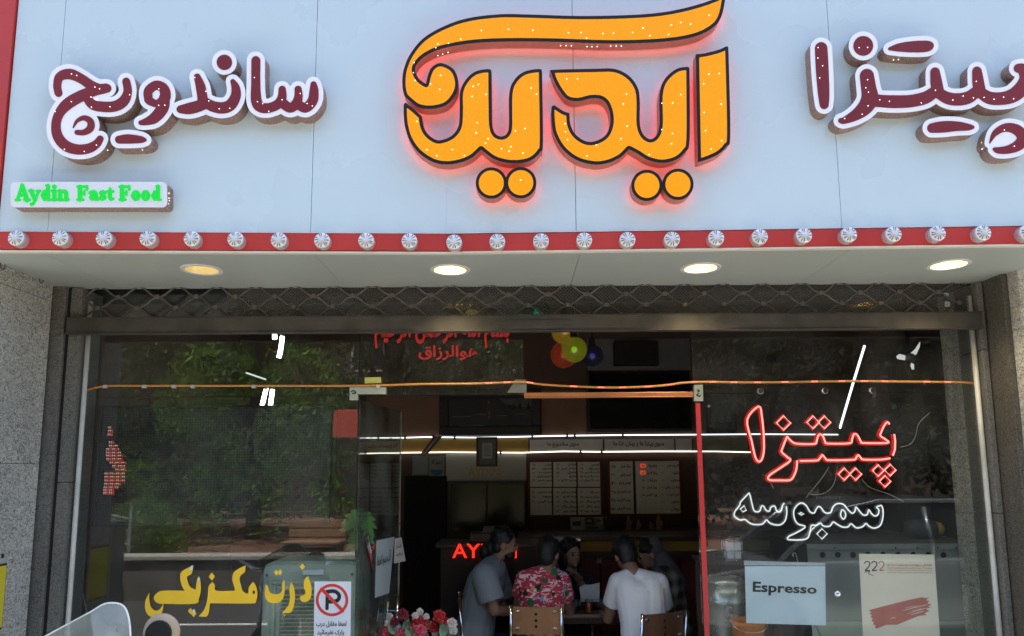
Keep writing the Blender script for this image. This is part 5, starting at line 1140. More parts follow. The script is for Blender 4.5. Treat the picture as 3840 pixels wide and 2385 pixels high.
for x in (1040,1490,1650,1800,1935): c = P(*C8((x,206)), OY-.013); MB().lathe([(.005,0),(.004,.003)], c, 'Y', 8).build('screw', M_dark, ov)
for x in (a.x+.03, b.x): MB().tube([(x,OY+.05,-.195),(x,OY+.05,.3)], .018, 8).build('leg', M_dark, ov)
OVZ = a.z
kb = thing('hook_rod', 'thin bent steel rod leaning behind the espresso paper', 'rod', P(*C8((760,250)), 4.4)); q_ = MB().tube([P(*C8(p), 4.42) for p in [(735,262),(733,246),(750,242),(760,262),(800,480),(870,700),(945,870)]], .0035, 6); q_.build('rod', M_steel, kb, smooth=True); MB().ball(P(*C8((735,262)), 4.42), .006, 8, 6).build('tip', M_steel, kb)
blr = thing('water_boiler', 'steel water boiler with lid and tap at the left end of the right window', 'boiler', (1.4, 4.75, 0))
c = P(*C8((238,600)), 4.75); rr = .118; zt = P(*C8((238,440)), 4.75).z
MB().lathe([(rr*.96,.62),(rr,.64),(rr,.83),(rr*1.04,.835),(rr*1.04,.85),(rr,.855),(rr,zt-.02),(rr*1.03,zt-.015),(rr*1.03,zt),(rr*.8,zt+.02),(rr*.15,zt+.03)], (c.x, c.y, 0), n=32).build('tank', mat('dull_steel', (.45,.47,.42), rough=.28, metal=.8, var=.2, vscale=8), blr, smooth=True)
MB().lathe([(.03,0),(.03,.02),(.012,.035)], (c.x, c.y, zt+.028), n=16).build('lid_knob', M_dark, blr); q_ = MB().tube([(c.x-.02,c.y-rr,.78),(c.x-.02,c.y-rr-.06,.78),(c.x-.02,c.y-rr-.065,.74)], .012, 8); q_.box((c.x-.03,c.y-rr-.05,.79),(c.x-.01,c.y-rr-.035,.83)); q_.build('tap', M_chrome, blr)
MB().tube([(c.x+rr*.8,c.y-.05,.70),(c.x+rr*.8,c.y-.05,zt-.06)], .008, 8).build('gauge_tube', mat('gauge', (.55,.42,.25), rough=.3), blr); MB().lathe([(rr*.9,.0),(rr*.9,.82)], (c.x, c.y, -.196), n=20).build('stand', M_dark, blr)
nb = thing('chrome_basket', 'shiny chrome wire basket with white napkins standing above the boiler', 'basket', P(*C8((290,290)), 5.0))
q_ = MB(); cc = P(*C8((290,290)), 5.0)
for dz in (0, .06, .13): q_.tube([cc+Vector((.068*math.cos(a), .05*math.sin(a), dz)) for a in np.linspace(0, 2*math.pi, 20, endpoint=False)], .004, 6, closed=True)
for a in np.linspace(0, 2*math.pi, 8, endpoint=False): q_.tube([cc+Vector((.068*math.cos(a), .05*math.sin(a), 0)), cc+Vector((.068*math.cos(a), .05*math.sin(a), .15))], .003, 6)
q_.build('wire_frame', M_chrome, nb, smooth=True); slab('napkins', cc+Vector((-.05,-.035,.004)), cc+Vector((.05,.03,.115)), M_paper, nb, .01)
tb = thing('side_table', 'dark side table carrying the chrome basket behind the right window', 'table', (1.5, 5.05, 0)); slab('tabletop', (cc.x-.2,4.92,cc.z-.03), (cc.x+.3,5.3,cc.z-.005), M_wood, tb, .004)
for dx, dy in ((-.17,4.95),(.27,4.95),(-.17,5.27),(.27,5.27)): slab('leg', (cc.x+dx-.015,dy-.015,-.195), (cc.x+dx+.015,dy+.015,cc.z-.031), M_wood, tb)
bu = thing('orange_bucket', 'orange plastic bucket at the bottom of the right window below the espresso paper', 'bucket', P(*C8((400,800)), 4.45))
c = P(*C8((402,740)), 4.45); MB().lathe([(.075,-.22),(.092,-.03),(.098,-.02),(.104,.0),(.098,.004),(.088,-.02),(.072,-.2)], c, n=28).build('bucket', mat('orange_plastic', (.62,.20,.03), rough=.4, coat=.2), bu, smooth=True); MB().tube([c+Vector((.1*math.cos(a), -.03-.06*math.sin(a), -.01-.04*math.sin(a))) for a in np.linspace(0, math.pi, 12)], .003, 6).build('handle', M_steel, bu)
sb_ = slab('bucket_stand', (c.x-.16,4.33,-.195), (c.x+.16,4.6,c.z-.222), M_wood); tag(sb_, 'low dark wooden box under the orange bucket', 'box')
bag = thing('tool_bag', 'dark bag with a yellow end lying on top of the steel oven', 'bag', P(*C8((1730,150)), 4.8))
c = Vector((P(*C8((1700,120)), 4.85).x, 4.85, OVZ+.012)); q_ = MB().lathe([(.01,-.12),(.05,-.11),(.062,-.02),(.058,.05),(.048,.07)], c+Vector((0,0,.06)), 'X', 18); q_.build('body', mat('dark_cloth', (.045,.055,.065), rough=.9, var=.3, vscale=12), bag, smooth=True); MB().lathe([(.048,.072),(.04,.11),(.022,.125),(.005,.13)], c+Vector((0,0,.06)), 'X', 18).build('yellow_end', mat('yellow_cloth', (.50,.33,.03), rough=.8), bag, smooth=True)
# curtain-like strips and board at the right wall
cbn = thing('wall_cupboard', 'tall brown cupboard with pale upper panel in the right rear corner', 'cupboard', (3.4, 6.5, 0)); x0 = P(*C7((1720,390)), 6.4).x
slab('body', (x0,6.42,-.195), (x0+.75,7.0,2.75), mat('brown_board', (.07,.045,.028), rough=.6, var=.2, vscale=3), cbn); slab('pale_panel', (x0+.02,6.405,P(*C7((1720,560)), 6.4).z), (x0+.28,6.418,P(*C7((1720,385)), 6.4).z), mat('pale_board', (.12,.10,.07), rough=.6), cbn); slab('grey_strip', (x0+.30,6.40,1.95), (x0+.52,6.418,2.72), mat('grey_strip_board', (.10,.105,.10), rough=.6), cbn)
ship = thing('ship_picture', 'dim framed picture of sailing ships behind the red door edge', 'picture frame', W(1715, 975)); wpanel('frame', 1678, 940, 1752, 1030, mat('ship_frame', (.03,.026,.024)), ship, .03, .02); wpanel('canvas', 1682, 945, 1748, 1026, mat('ship_canvas', (.045,.045,.05), var=.3, vscale=4), ship, .034, .005)
q_ = MB()
for x, y, h in ((1695,998,22),(1715,1000,32),(1732,997,20)): q_.poly([[(x-6,y),(x,y-h),(x+7,y-2)]], lambda x, y: W(x, y, .036), (0,.001,0)); q_.poly([[(x-8,y+1),(x+8,y+1),(x+5,y+5),(x-5,y+5)]], lambda x, y: W(x, y, .036), (0,.001,0))
q_.build('ship_shapes', mat('ship_grey', (.11,.10,.10)), ship)
cb2 = thing('shelf_board', 'ochre plank behind the white neon word', 'board', P(*C7((760,870)), 6.0)); aa, bb = P(*C7((650,845)), 6.0), P(*C7((880,905)), 6.0); slab('plank', (aa.x,6.0,bb.z), (bb.x,6.03,aa.z), M_tan, cb2); slab('bracket', (aa.x+.05,6.031,bb.z-.1), (aa.x+.08,6.2,bb.z), M_dark, cb2)

# ---------------------------------------------------------------- table, chairs, flowers, plant
TB = Vector((.62, 5.75, 0))
tbl = thing('cafe_table', 'dark cafe table with chrome legs in the doorway where people eat', 'table', TB)
slab('tabletop', (TB.x-.58,5.80,.535), (TB.x+.52,6.28,.565), mat('table_laminate', (.10,.055,.03), rough=.3, var=.2), tbl, .006); slab('apron', (TB.x-.5,5.88,.48), (TB.x+.45,6.2,.533), M_wood, tbl)
for x, y in ((-.02,5.85),(-.50,6.2),(.44,5.85),(.44,6.2)): MB().tube([(TB.x+x,y,-.195),(TB.x+x,y,.48)], .014, 10).build('leg', M_chrome, tbl, smooth=True)
rgn = random.Random(5)
nk = thing('napkin_holder', 'white napkins standing in a clear holder on the cafe table', 'napkins', (TB.x-.0, 5.62, .765))
c = B(1405, 1432, 5.98); c.z = .566; q_ = MB()
for i in range(5): q_.quadslab([c+Vector((-.075+.004*i,.01*i,.06)), c+Vector((.065,.01*i,.06)), c+Vector((.07-.006*i,.012*i,.205-.006*i)), c+Vector((-.09+.01*i,.012*i,.17+.004*i))], (0,.004,0))
q_.build('napkins', mat('napkin', (.62,.62,.62), rough=.9), nk); q_ = MB(); frame_bar(q_, c.x-.09, c.x+.09, .566, .65, .006, c.y-.02, c.y+.07); q_.build('holder', glass_mat('clear_plastic', (.85,.87,.87), gain=2, haze=.12), nk)
tg = thing('drink_glass', 'clear glass with orange-red drink on the cafe table', 'glass', c+Vector((-.02,-.12,0))); q_ = MB().lathe([(.028,0),(.031,.10),(.029,.10),(.026,.01)], c+Vector((-.03,-.12,0)), n=18); q_.build('tumbler', glass_mat('tumbler_glass', (.95,.95,.95)), tg, smooth=True); MB().lathe([(.0255,.004),(.028,.075)], c+Vector((-.03,-.12,0)), n=18).build('drink', mat('red_drink', (.35,.06,.02), rough=.2), tg)
for i, (dx, dy, lab) in enumerate(((-.28,-.05,'plate of food in front of the man in the flowered shirt'), (.18,.05,'plate of food in front of the man in the white t-shirt'))):
    t = thing('plate', lab, 'plate', c+Vector((dx,dy,0)), 'plates on the cafe table'); MB().lathe([(.05,0),(.095,.014),(.10,.016),(.09,.012),(.02,.006)], c+Vector((dx,dy,.0005)), n=24).build('dish', mat('pale_plate', (.5,.48,.44), rough=.25), t, smooth=True)
    q_ = MB()
    for k_ in range(7): q_.ball(c+Vector((dx+rgn.uniform(-.05,.05), dy+rgn.uniform(-.05,.05), .025)), (.022,.02,.014), 8, 6)
    q_.build('food', mat('fried_food', (.38,.20,.07), rough=.7, var=.4, vscale=30), t, smooth=True)
M_cup = glass_mat('cup_plastic', (.7,.72,.72), gain=2, haze=.3)
for dx, dy, lab in ((.10,-.03,'clear cup on the table nearest the white t-shirt'),(.07,.05,'clear cup standing just behind the napkin holder'),(-.12,.02,'clear cup left of the napkins')):
    tag(MB().lathe([(.026,0),(.034,.075),(.032,.075),(.024,.004)], c+Vector((dx,dy,0)), n=16).build('cup', M_cup, smooth=True), lab, 'cup', 'cups on the cafe table')
M_plank = mat('chair_wood', (.36,.17,.07), rough=.45, var=.18, vscale=7, stain=(.16,.07,.03), stscale=9, stamt=.3); M_plank2 = mat('chair_wood_dark', (.16,.075,.04), rough=.45, var=.2, vscale=7)
def chair(lab, cx_, cy_, rz, m, top=.90):
    """wooden-backed cafe chair; local y = 0 at the back plane, seat towards +y"""
    t = thing('cafe_chair', lab, 'chair', (0, 0, 0), 'cafe chairs round the table')
    q = MB()
    for i in range(8):
        u0, u1 = -.165+i*.04125, -.165+(i+1)*.04125; f_ = lambda u: -.02*(1-(u/.165)**2)
        q.quadslab([(u0,f_(u0)-.006,top-.195),(u1,f_(u1)-.006,top-.195),(u1,f_(u1)-.006,top-.008),(u0,f_(u0)-.006,top-.008)], (0,.012,0))
    q.build('backrest', m, t)
    for s_ in (-1, 1):
        MB().tube([(s_*.178,-.03,top+.004),(s_*.178,.0,.62),(s_*.178,.02,.42),(s_*.185,-.05,.006)], .011, 10).build('back_post', M_chrome, t, smooth=True)
        MB().tube([(s_*.18,.02,.42),(s_*.18,.37,.42),(s_*.185,.40,.38),(s_*.185,.41,.006)], .011, 10).build('leg', M_chrome, t, smooth=True)
        for z_ in (top-.04, top-.155):
            q = MB().ball((s_*.130,-.018,z_), (.018,.006,.010), 10, 6); q.build('plate', M_steel, t)
    slab('seat', (-.185,.01,.432), (.185,.40,.452), m, t, .008); 
    for z_ in (top-.055,top-.10,top-.14): MB().lathe([(.010,0),(.008,.003)], (.0,-.0265,z_), 'Y', 12).build('finger_hole', M_dark, t)
    t.location = (cx_, cy_, -.2); t.rotation_euler = (0, 0, rz); return t
dbx = thing('drinks_carton', 'dark carton with pale capitals stacked behind the white neon word', 'box', P(*C7((1000,930)), 5.55)); a0, b0 = P(*C7((870,895)), 5.5), P(*C7((1130,1010)), 5.5)
slab('carton', (a0.x,5.5,b0.z), (b0.x,5.8,a0.z), mat('dark_carton', (.06,.045,.04), rough=.7, var=.1), dbx, .004); q_ = MB(); text_on(q_, 'ENERGY', [C7(p) for p in [(905,905),(1092,905),(1092,925),(905,925)]], on(5.497), farsi=False, bold=.01); q_.build('lettering', mat('dull_print', (.30,.27,.24)), dbx)
slab('carton_rest', (a0.x-.02,5.48,-.195), (b0.x+.02,5.82,b0.z-.003), M_wood, dbx)
# ---------------------------------------------------------------- people at the table
def ori_ball(mb, c, r, ax, n=16, m=10):
    """ellipsoid with its axes along ax = (right, forward, up)"""
    t = MB().ball((0, 0, 0), r, n, m); X, F, U = ax
    return mb.add([Vector(c)+X*v[0]+F*v[1]+U*v[2] for v in t.v], t.f)
def limb(mb, chain, n=12):
    """tapered limb: closed cones with balls at the joints"""
    for (a, ra), (b, rb) in zip(chain[:-1], chain[1:]): mb.tube([a, Vector(a).lerp(Vector(b), .5), b], [ra, (ra+rb)/2, rb], n)
    for p, r_ in chain: mb.ball(p, r_, n, 8)
    return mb
def skin_over(mb, name, m, parent, voxel, smooth=4):
    """one continuous surface grown over overlapping solids"""
    me = bpy.data.meshes.new('raw'); me.from_pydata(mb.v, [], mb.f); o = bpy.data.objects.new('raw', me); link(o)
    rm = o.modifiers.new('r', 'REMESH'); rm.mode = 'VOXEL'; rm.voxel_size = voxel; rm.use_smooth_shade = True
    sm = o.modifiers.new('s', 'SMOOTH'); sm.factor = .5; sm.iterations = smooth
    ev = o.evaluated_get(bpy.context.evaluated_depsgraph_get()); m2 = bpy.data.meshes.new_from_object(ev); bpy.data.objects.remove(o)
    m2.name = name; m2.transform(Matrix.Translation(-wloc(parent))); m2.materials.clear(); m2.materials.append(m); m2.polygons.foreach_set('use_smooth', [True]*len(m2.polygons))
    q = bpy.data.objects.new(name, m2); link(q); q.parent = parent; return q
def hand(mb, wr, d, nrm, side, curl=.5):
    """palm, four unequal bent fingers and a thumb from the side of the palm"""
    d = Vector(d).normalized(); nrm = Vector(nrm); nrm = (nrm-d*nrm.dot(d)).normalized(); x = d.cross(nrm)*side
    wr = Vector(wr); ori_ball(mb, wr+d*.045, (.040,.050,.016), (x, d, nrm))
    for i, (L, off) in enumerate(((.070,-.030),(.080,-.010),(.074,.010),(.058,.029))):
        a = wr+d*.085+x*off; c1 = curl*(.8+.1*i); d1 = d*math.cos(c1)+nrm*math.sin(c1); b = a+d1*L*.5; d2 = d*math.cos(c1*2)+nrm*math.sin(c1*2); e = b+d2*L*.45
        limb(mb, [(a,.0092),(b,.0085),(e,.0072)], 8)
    a = wr+d*.03-x*.032; b = a-x*.022+d*.025+nrm*.012; e = b+d*.03+nrm*.014; limb(mb, [(a,.013),(b,.011),(e,.009)], 8)
    return mb
M_skin = mat('olive_skin', (.30,.165,.11), rough=.55, var=.05, vscale=30); M_skin2 = mat('fair_skin', (.38,.22,.15), rough=.55)
M_hair = mat('black_hair', (.010,.009,.009), rough=.5, var=.4, vscale=120); M_jean = mat('blue_denim', (.05,.08,.14), rough=.9, var=.2, vscale=80); M_blackc = mat('black_cloth', (.012,.012,.014), rough=.9)
UP = Vector((0, 0, 1))
def person(label, J, face, skin, tilt=0.0, hairlen=0, voxel=.0085):
    """J: places of the joints; face: way the face looks; returns the thing, the head frame"""
    t = thing('person', label, 'person', (J['pelvis'].x, J['pelvis'].y, -.2), 'people at the cafe table')
    f = Vector(face).normalized(); r = f.cross(UP).normalized(); u = r.cross(f).normalized()
    if tilt: u = (u+r*tilt).normalized(); r = f.cross(u).normalized()
    ax = (r, f, u); hc = J['head']; b = MB()
    ori_ball(b, hc+u*.022-f*.008, (.073,.092,.098), ax); ori_ball(b, hc+f*.028-u*.050, (.052,.056,.058), ax); ori_ball(b, hc+f*.062-u*.02, (.045,.03,.06), ax)
    ori_ball(b, hc+f*.094-u*.018, (.011,.017,.022), ax); ori_ball(b, hc+f*.082-u*.058, (.022,.010,.008), ax); ori_ball(b, hc+f*.070-u*.086, (.024,.018,.018), ax); ori_ball(b, hc+f*.083+u*.014, (.048,.010,.009), ax)
    for s_ in (-1, 1): ori_ball(b, hc+r*.075*s_-u*.012-f*.006, (.010,.019,.031), ax)
    limb(b, [(hc-u*.05-f*.022,.052),(J['neck'],.056)])
    ch, pv = J['chest'], J['pelvis']
    for s_ in 'LR':
        sh = J['sh'+s_]; limb(b, [(J['neck'].lerp(sh,.35),.05),(sh,.052),(J['el'+s_],.042),(J['wr'+s_],.028)])
        limb(b, [(sh.lerp(ch,.45),.085),(pv.lerp(ch,.5)+(sh-J['neck']).normalized()*.055,.085),(pv+(sh-J['neck']).normalized()*.07,.095)])
        d = (J['wr'+s_]-J['el'+s_]).normalized(); hand(b, J['wr'+s_], J.get('hd'+s_, d), J.get('hn'+s_, Vector((0,0,-1))), 1 if s_ == 'R' else -1, J.get('curl', .5))
        limb(b, [(J['hip'+s_],.085),(J['kn'+s_],.062),(J['an'+s_],.042)]); limb(b, [(J['an'+s_],.042),(J['an'+s_]+J['toe']*.14-UP*.035,.032)])
    skin_over(b, 'body', skin, t, voxel, 3)
    for s_ in (-1, 1):
        MB().ball(hc+f*.083+r*.031*s_+u*.003, .0095, 10, 6).build('eye', bpy.data.materials.get('eye_dark') or mat('eye_dark', (.015,.01,.008), rough=.2), t, smooth=True)
        ori_ball(MBb := MB(), hc+f*.087+r*.031*s_+u*.022, (.021,.006,.0045), ax); MBb.build('eyebrow', M_hair, t, smooth=True)
    return t, hc, ax
def shirt(t, J, m, name='shirt', puff=.016, sleeve=.55, wide=1.0, low=0.0, voxel=.010):
    b = MB(); ch, pv = J['chest'], J['pelvis']
    for s_ in 'LR':
        sh = J['sh'+s_]; sd = (sh-J['neck']); sd.z = 0; sd.normalize()
        limb(b, [(J['neck'].lerp(sh,.25)-UP*.012,.050+puff),(sh-sd*.012,.056+puff)])
        el = sh.lerp(J['el'+s_], sleeve); b.tube([sh, sh.lerp(el,.6), el], [.056+puff,.058+puff,.057+puff], 16); b.ball(sh, .055+puff, 14, 8)
        if sleeve > 1: 
            w_ = J['el'+s_].lerp(J['wr'+s_], .9); b.tube([J['el'+s_], w_], [.052+puff,.040+puff], 14); b.ball(J['el'+s_], .052+puff, 12, 8)
        limb(b, [(sh.lerp(ch,.45),.085+puff),(pv.lerp(ch,.5)+sd*.06*wide,.092+puff),(pv+sd*.072*wide-UP*low,.100+puff)])
    limb(b, [(ch,.095+puff),(pv.lerp(ch,.5),.10+puff),(pv,.105+puff)])
    return skin_over(b, name, m, t, voxel, 3)
def trousers(t, J, m):
    b = MB()
    for s_ in 'LR': limb(b, [(J['pelvis'],.105),(J['hip'+s_],.098),(J['kn'+s_],.075),(J['an'+s_]+UP*.03,.06)])
    return skin_over(b, 'trousers', m, t, .012, 3)
def shoes(t, J):
    for s_ in 'LR':
        b = MB(); a = J['an'+s_]; limb(b, [(a-UP*.03,.05),(a+J['toe']*.15-UP*.045,.040)]); skin_over(b, 'shoe', M_blackc, t, .012, 3)
def seat(J, yaw, hips=.16, thigh=.42, spread=.10):
    """legs of a seated figure that looks along yaw"""
    d = Vector((math.cos(yaw), math.sin(yaw), 0)); x = Vector((d.y, -d.x, 0)); pv = J['pelvis']; J['toe'] = d
    for s_, g in (('R', 1), ('L', -1)):
        J['hip'+s_] = pv+x*g*hips*.55-UP*.02; J['kn'+s_] = pv+d*thigh+x*g*spread+UP*.0; J['kn'+s_].z = .30; J['an'+s_] = pv+d*(thigh-.03)+x*g*spread; J['an'+s_].z = -.115
    return J
def hair(t, hc, ax, extra=(), name='hair', m=None, s_=1.0):
    r, f, u = ax; b = MB(); ori_ball(b, hc+u*.040-f*.022, (.083*s_,.098*s_,.095*s_), ax, 20, 12); ori_ball(b, hc-u*.02-f*.052, (.074*s_,.058*s_,.075*s_), ax)
    rg_ = random.Random(len(extra)+2)
    for i in range(40):
        a_, e_ = rg_.uniform(0, 6.283), rg_.uniform(.2, 1.4); p = hc+u*.040-f*.022+(r*math.cos(a_)*math.sin(e_)*.078+f*math.sin(a_)*math.sin(e_)*.09+u*math.cos(e_)*.09)*s_
        if (p-hc).dot(f) < .06: b.ball(p, rg_.uniform(.012, .022), 8, 6)
    for off, rad in extra: ori_ball(b, hc+r*off[0]+f*off[1]+u*off[2], rad, ax)
    return skin_over(b, name, m or M_hair, t, .007, 2)
V = Vector
# flowered shirt: patches of leaf green, sand and white on pink red
def hawaiian():
    m = bpy.data.materials.new('flowered_cloth'); m.use_nodes = True; t = m.node_tree; b = t.nodes['Principled BSDF']; N = t.nodes.new; L = t.links.new
    tc = N('ShaderNodeTexCoord'); mp = N('ShaderNodeMapping'); mp.inputs['Scale'].default_value = (1, 1, 2.4); L(tc.outputs['Object'], mp.inputs[0])
    n = N('ShaderNodeTexNoise'); n.inputs['Scale'].default_value = 17; n.inputs['Detail'].default_value = 2; n.inputs['Distortion'].default_value = 1.2; L(mp.outputs[0], n.inputs['Vector'])
    r = N('ShaderNodeValToRGB'); r.color_ramp.interpolation = 'CONSTANT'; e = r.color_ramp.elements; e[0].color = (.60,.045,.08,1); e[1].position = .55; e[1].color = (.92,.66,.68,1); L(n.outputs[0], r.inputs[0]); cur = r.outputs[0]
    for sc, th, c, sd in ((10,.30,(.02,.17,.06),0.), (11.5,.25,(.008,.025,.02),7.), (12,.19,(.75,.40,.09),13.), (11,.18,(.2,.4,.68),21.)):
        mq = N('ShaderNodeMapping'); mq.inputs['Location'].default_value = (sd, sd*.7, sd*.3); L(tc.outputs['Object'], mq.inputs[0])
        nz = N('ShaderNodeTexNoise'); nz.inputs['Scale'].default_value = 40; L(tc.outputs['Object'], nz.inputs['Vector'])
        ad = N('ShaderNodeMix'); ad.data_type = 'RGBA'; ad.inputs[0].default_value = .06; L(mq.outputs[0], ad.inputs[6]); L(nz.outputs['Color'], ad.inputs[7])
        v = N('ShaderNodeTexVoronoi'); v.inputs['Scale'].default_value = sc; L(ad.outputs[2], v.inputs['Vector'])
        lt = N('ShaderNodeMath'); lt.operation = 'LESS_THAN'; lt.inputs[1].default_value = th; L(v.outputs['Distance'], lt.inputs[0])
        mx = N('ShaderNodeMix'); mx.data_type = 'RGBA'; mx.inputs[7].default_value = (*c, 1); L(lt.outputs[0], mx.inputs[0]); L(cur, mx.inputs[6]); cur = mx.outputs[2]
    L(cur, b.inputs['Base Color']); b.inputs['Roughness'].default_value = .85; return m
def plaid():
    m = bpy.data.materials.new('plaid_cloth'); m.use_nodes = True; t = m.node_tree; b = t.nodes['Principled BSDF']; N = t.nodes.new; L = t.links.new
    tc = N('ShaderNodeTexCoord'); sp_ = N('ShaderNodeSeparateXYZ'); L(tc.outputs['Object'], sp_.inputs[0]); cur = None
    for ax_, ph in (('X', 0), ('Z', 1)):
        mu = N('ShaderNodeMath'); mu.operation = 'MULTIPLY'; mu.inputs[1].default_value = 58; L(sp_.outputs[ax_], mu.inputs[0]); sn = N('ShaderNodeMath'); sn.operation = 'SINE'; L(mu.outputs[0], sn.inputs[0])
        if cur is None: cur = sn
        else:
            ad = N('ShaderNodeMath'); ad.operation = 'ADD'; L(cur.outputs[0], ad.inputs[0]); L(sn.outputs[0], ad.inputs[1]); cur = ad
    r = N('ShaderNodeMapRange'); r.inputs[1].default_value = -1.2; r.inputs[2].default_value = 1.8; L(cur.outputs[0], r.inputs[0])
    mx = N('ShaderNodeMix'); mx.data_type = 'RGBA'; mx.inputs[6].default_value = (.035,.032,.028,1); mx.inputs[7].default_value = (.30,.27,.22,1); L(r.outputs[0], mx.inputs[0]); L(mx.outputs[2], b.inputs['Base Color']); b.inputs['Roughness'].default_value = .9; return m

# man in the flowered shirt, his back to the street
J = dict(head=P(2058,2078,5.70), neck=P(2052,2138,5.68), shL=P(1968,2172,5.66), shR=P(2104,2176,5.70), chest=P(2032,2215,5.66), pelvis=P(2022,2418,5.62), elL=P(1942,2275,5.80), elR=P(2134,2300,5.84), wrL=P(1990,2262,6.06), wrR=P(2150,2266,6.06), hdR=V((.2,1,.1)), hdL=V((.3,1,0)))
seat(J, R(84)); t, hc, ax = person('person seen from behind in a pink flowered shirt seated on the light wooden chair', J, (.45,.85,-.18), M_skin)
shirt(t, J, hawaiian(), wide=1.05, low=.02); trousers(t, J, M_jean); shoes(t, J); hair(t, hc, ax)
# man in the white t-shirt
J = dict(head=P(2343,2082,5.62), neck=P(2372,2150,5.50), shL=P(2318,2182,5.50), shR=P(2470,2184,5.48), chest=P(2398,2235,5.44), pelvis=P(2428,2440,5.36), elL=P(2282,2318,5.62), elR=P(2500,2330,5.62), wrL=P(2250,2300,5.98), wrR=P(2430,2280,5.96), hdL=V((-.1,1,-.1)), hdR=V((-.4,1,0)))
seat(J, R(100)); t, hc, ax = person('person seen from behind in a plain white t-shirt leaning over the table', J, (-.25,.92,-.32), M_skin, tilt=-.12)
shirt(t, J, mat('white_cotton', (.80,.84,.90), rough=.9, bump=.15, bscale=18), wide=.95, puff=.015, sleeve=.62, low=.04); trousers(t, J, mat('pale_denim', (.25,.29,.34), rough=.9)); shoes(t, J); hair(t, hc, ax)
# man in the grey polo, side on
J = dict(head=P(1892,2040,5.85), neck=P(1852,2112,5.85), shR=P(1816,2158,5.62), shL=P(1862,2158,6.06), chest=P(1804,2222,5.84), pelvis=P(1778,2412,5.84), elR=P(1854,2290,5.60), elL=P(1896,2290,6.02), wrR=P(1962,2296,5.90), wrL=P(1980,2270,6.08), hdR=V((1,.2,-.05)), hdL=V((1,-.1,-.05)))
seat(J, R(8)); t, hc, ax = person('person in profile in a grey polo shirt seated at the left of the table', J, (.98,-.05,-.12), M_skin)
sh_ = shirt(t, J, mat('grey_polo', (.25,.28,.31), rough=.9, bump=.15, bscale=18), wide=.7, puff=.042, sleeve=.72); trousers(t, J, M_jean); shoes(t, J); hair(t, hc, ax, [((0,-.105,-.04),(.055,.05,.06)), ((0,-.145,-.075),(.045,.045,.065))])
b = MB(); r_, f_, u_ = ax
for s_ in (-1, 1): ori_ball(b, J['neck']+f_*.02+r_*.035*s_+u_*.012, (.03,.05,.018), ax)
ori_ball(b, J['neck']-f_*.035+u_*.03, (.05,.022,.022), ax); skin_over(b, 'collar', bpy.data.materials['grey_polo'], t, .008, 2)
b = MB(); ori_ball(b, hc+f_*.045-u_*.075, (.055,.050,.042), ax); ori_ball(b, hc+f_*.085-u_*.045, (.028,.009,.006), ax); skin_over(b, 'beard', M_hair, t, .006, 2)
# woman across the table, looking to the left
J = dict(head=P(2142,2076,6.42), neck=P(2142,2150,6.45), shR=P(2085,2190,6.39), shL=P(2212,2190,6.53), chest=P(2150,2225,6.47), pelvis=P(2152,2380,6.47), elR=P(2075,2285,6.27), elL=P(2225,2270,6.37), wrR=P(2120,2300,6.09), wrL=P(2178,2185,6.22), hdL=V((-.5,-.35,.8)), hnL=V((-.5,-.6,-.2)), hdR=V((.4,-1,0)))
seat(J, R(265)); J['toe'] = V((0,-1,0)); t, hc, ax = person('person in dark clothes facing the street, hand raised to the mouth', J, (.42,-.88,-.06), M_skin2)
shirt(t, J, mat('dark_top', (.030,.032,.036), rough=.9), sleeve=1.02, puff=.018); trousers(t, J, M_blackc); shoes(t, J); hair(t, hc, ax, [((-.07,-.02,-.06),(.03,.06,.09)), ((.07,-.02,-.06),(.03,.06,.09)), ((0,-.07,-.08),(.07,.05,.09))])
# woman with the grey scarf
J = dict(head=P(2432,2078,6.35), neck=P(2474,2128,6.36), shL=P(2470,2178,6.62), shR=P(2520,2176,6.18), chest=P(2505,2230,6.38), pelvis=P(2548,2400,6.38), elL=P(2420,2290,6.58), elR=P(2488,2292,6.06), wrL=P(2370,2300,6.40), wrR=P(2395,2300,6.10), hdL=V((-1,-.2,0)), hdR=V((-1,.2,0)))
seat(J, R(175)); t, hc, ax = person('person with a grey headscarf and plaid shirt leaning in from the right', J, (-.92,-.12,-.38), M_skin2)
shirt(t, J, plaid(), sleeve=1.02, wide=.9, puff=.022); trousers(t, J, M_blackc); shoes(t, J); hair(t, hc, ax, s_=.97)
b = MB(); r_, f_, u_ = ax
ori_ball(b, hc+u_*.035-f_*.055, (.092,.085,.100), ax, 20, 12); ori_ball(b, hc-u_*.075-f_*.07, (.085,.085,.09), ax); limb(b, [(hc-u_*.06-f_*.07,.085),(J['neck']+V((.05,0,-.02)),.10),(J['shL'].lerp(J['shR'],.5)+V((.06,0,-.03)),.12)]); limb(b, [(J['neck'],.075),(J['neck']+V((-.03,0,-.10)),.07)])
skin_over(b, 'headscarf', mat('grey_scarf', (.125,.125,.13), rough=.95, bump=.2, bscale=14), t, .010, 3)
# chairs
def cpos(px, py, Y): p = P(px, py, Y); return p.x, p.y
chair('light wooden chair back with chrome posts behind the flowered shirt', *cpos(2010,2277,5.42), R(-4), M_plank)
chair('darker wooden chair back turned aside behind the white t-shirt', *cpos(2482,2270,5.16), R(24), M_plank2)
chair('chair with thin chrome post under the person in grey polo', *cpos(1735,2300,5.86), R(-86), M_plank2)
chair('dark chair on the far side under the person facing the street', P(2152,2380,6.47).x, 6.68, R(178), M_plank2)
chair('chair with thin chrome post under the person in plaid shirt', J['pelvis'].x+.20, 6.38, R(88), M_plank2)
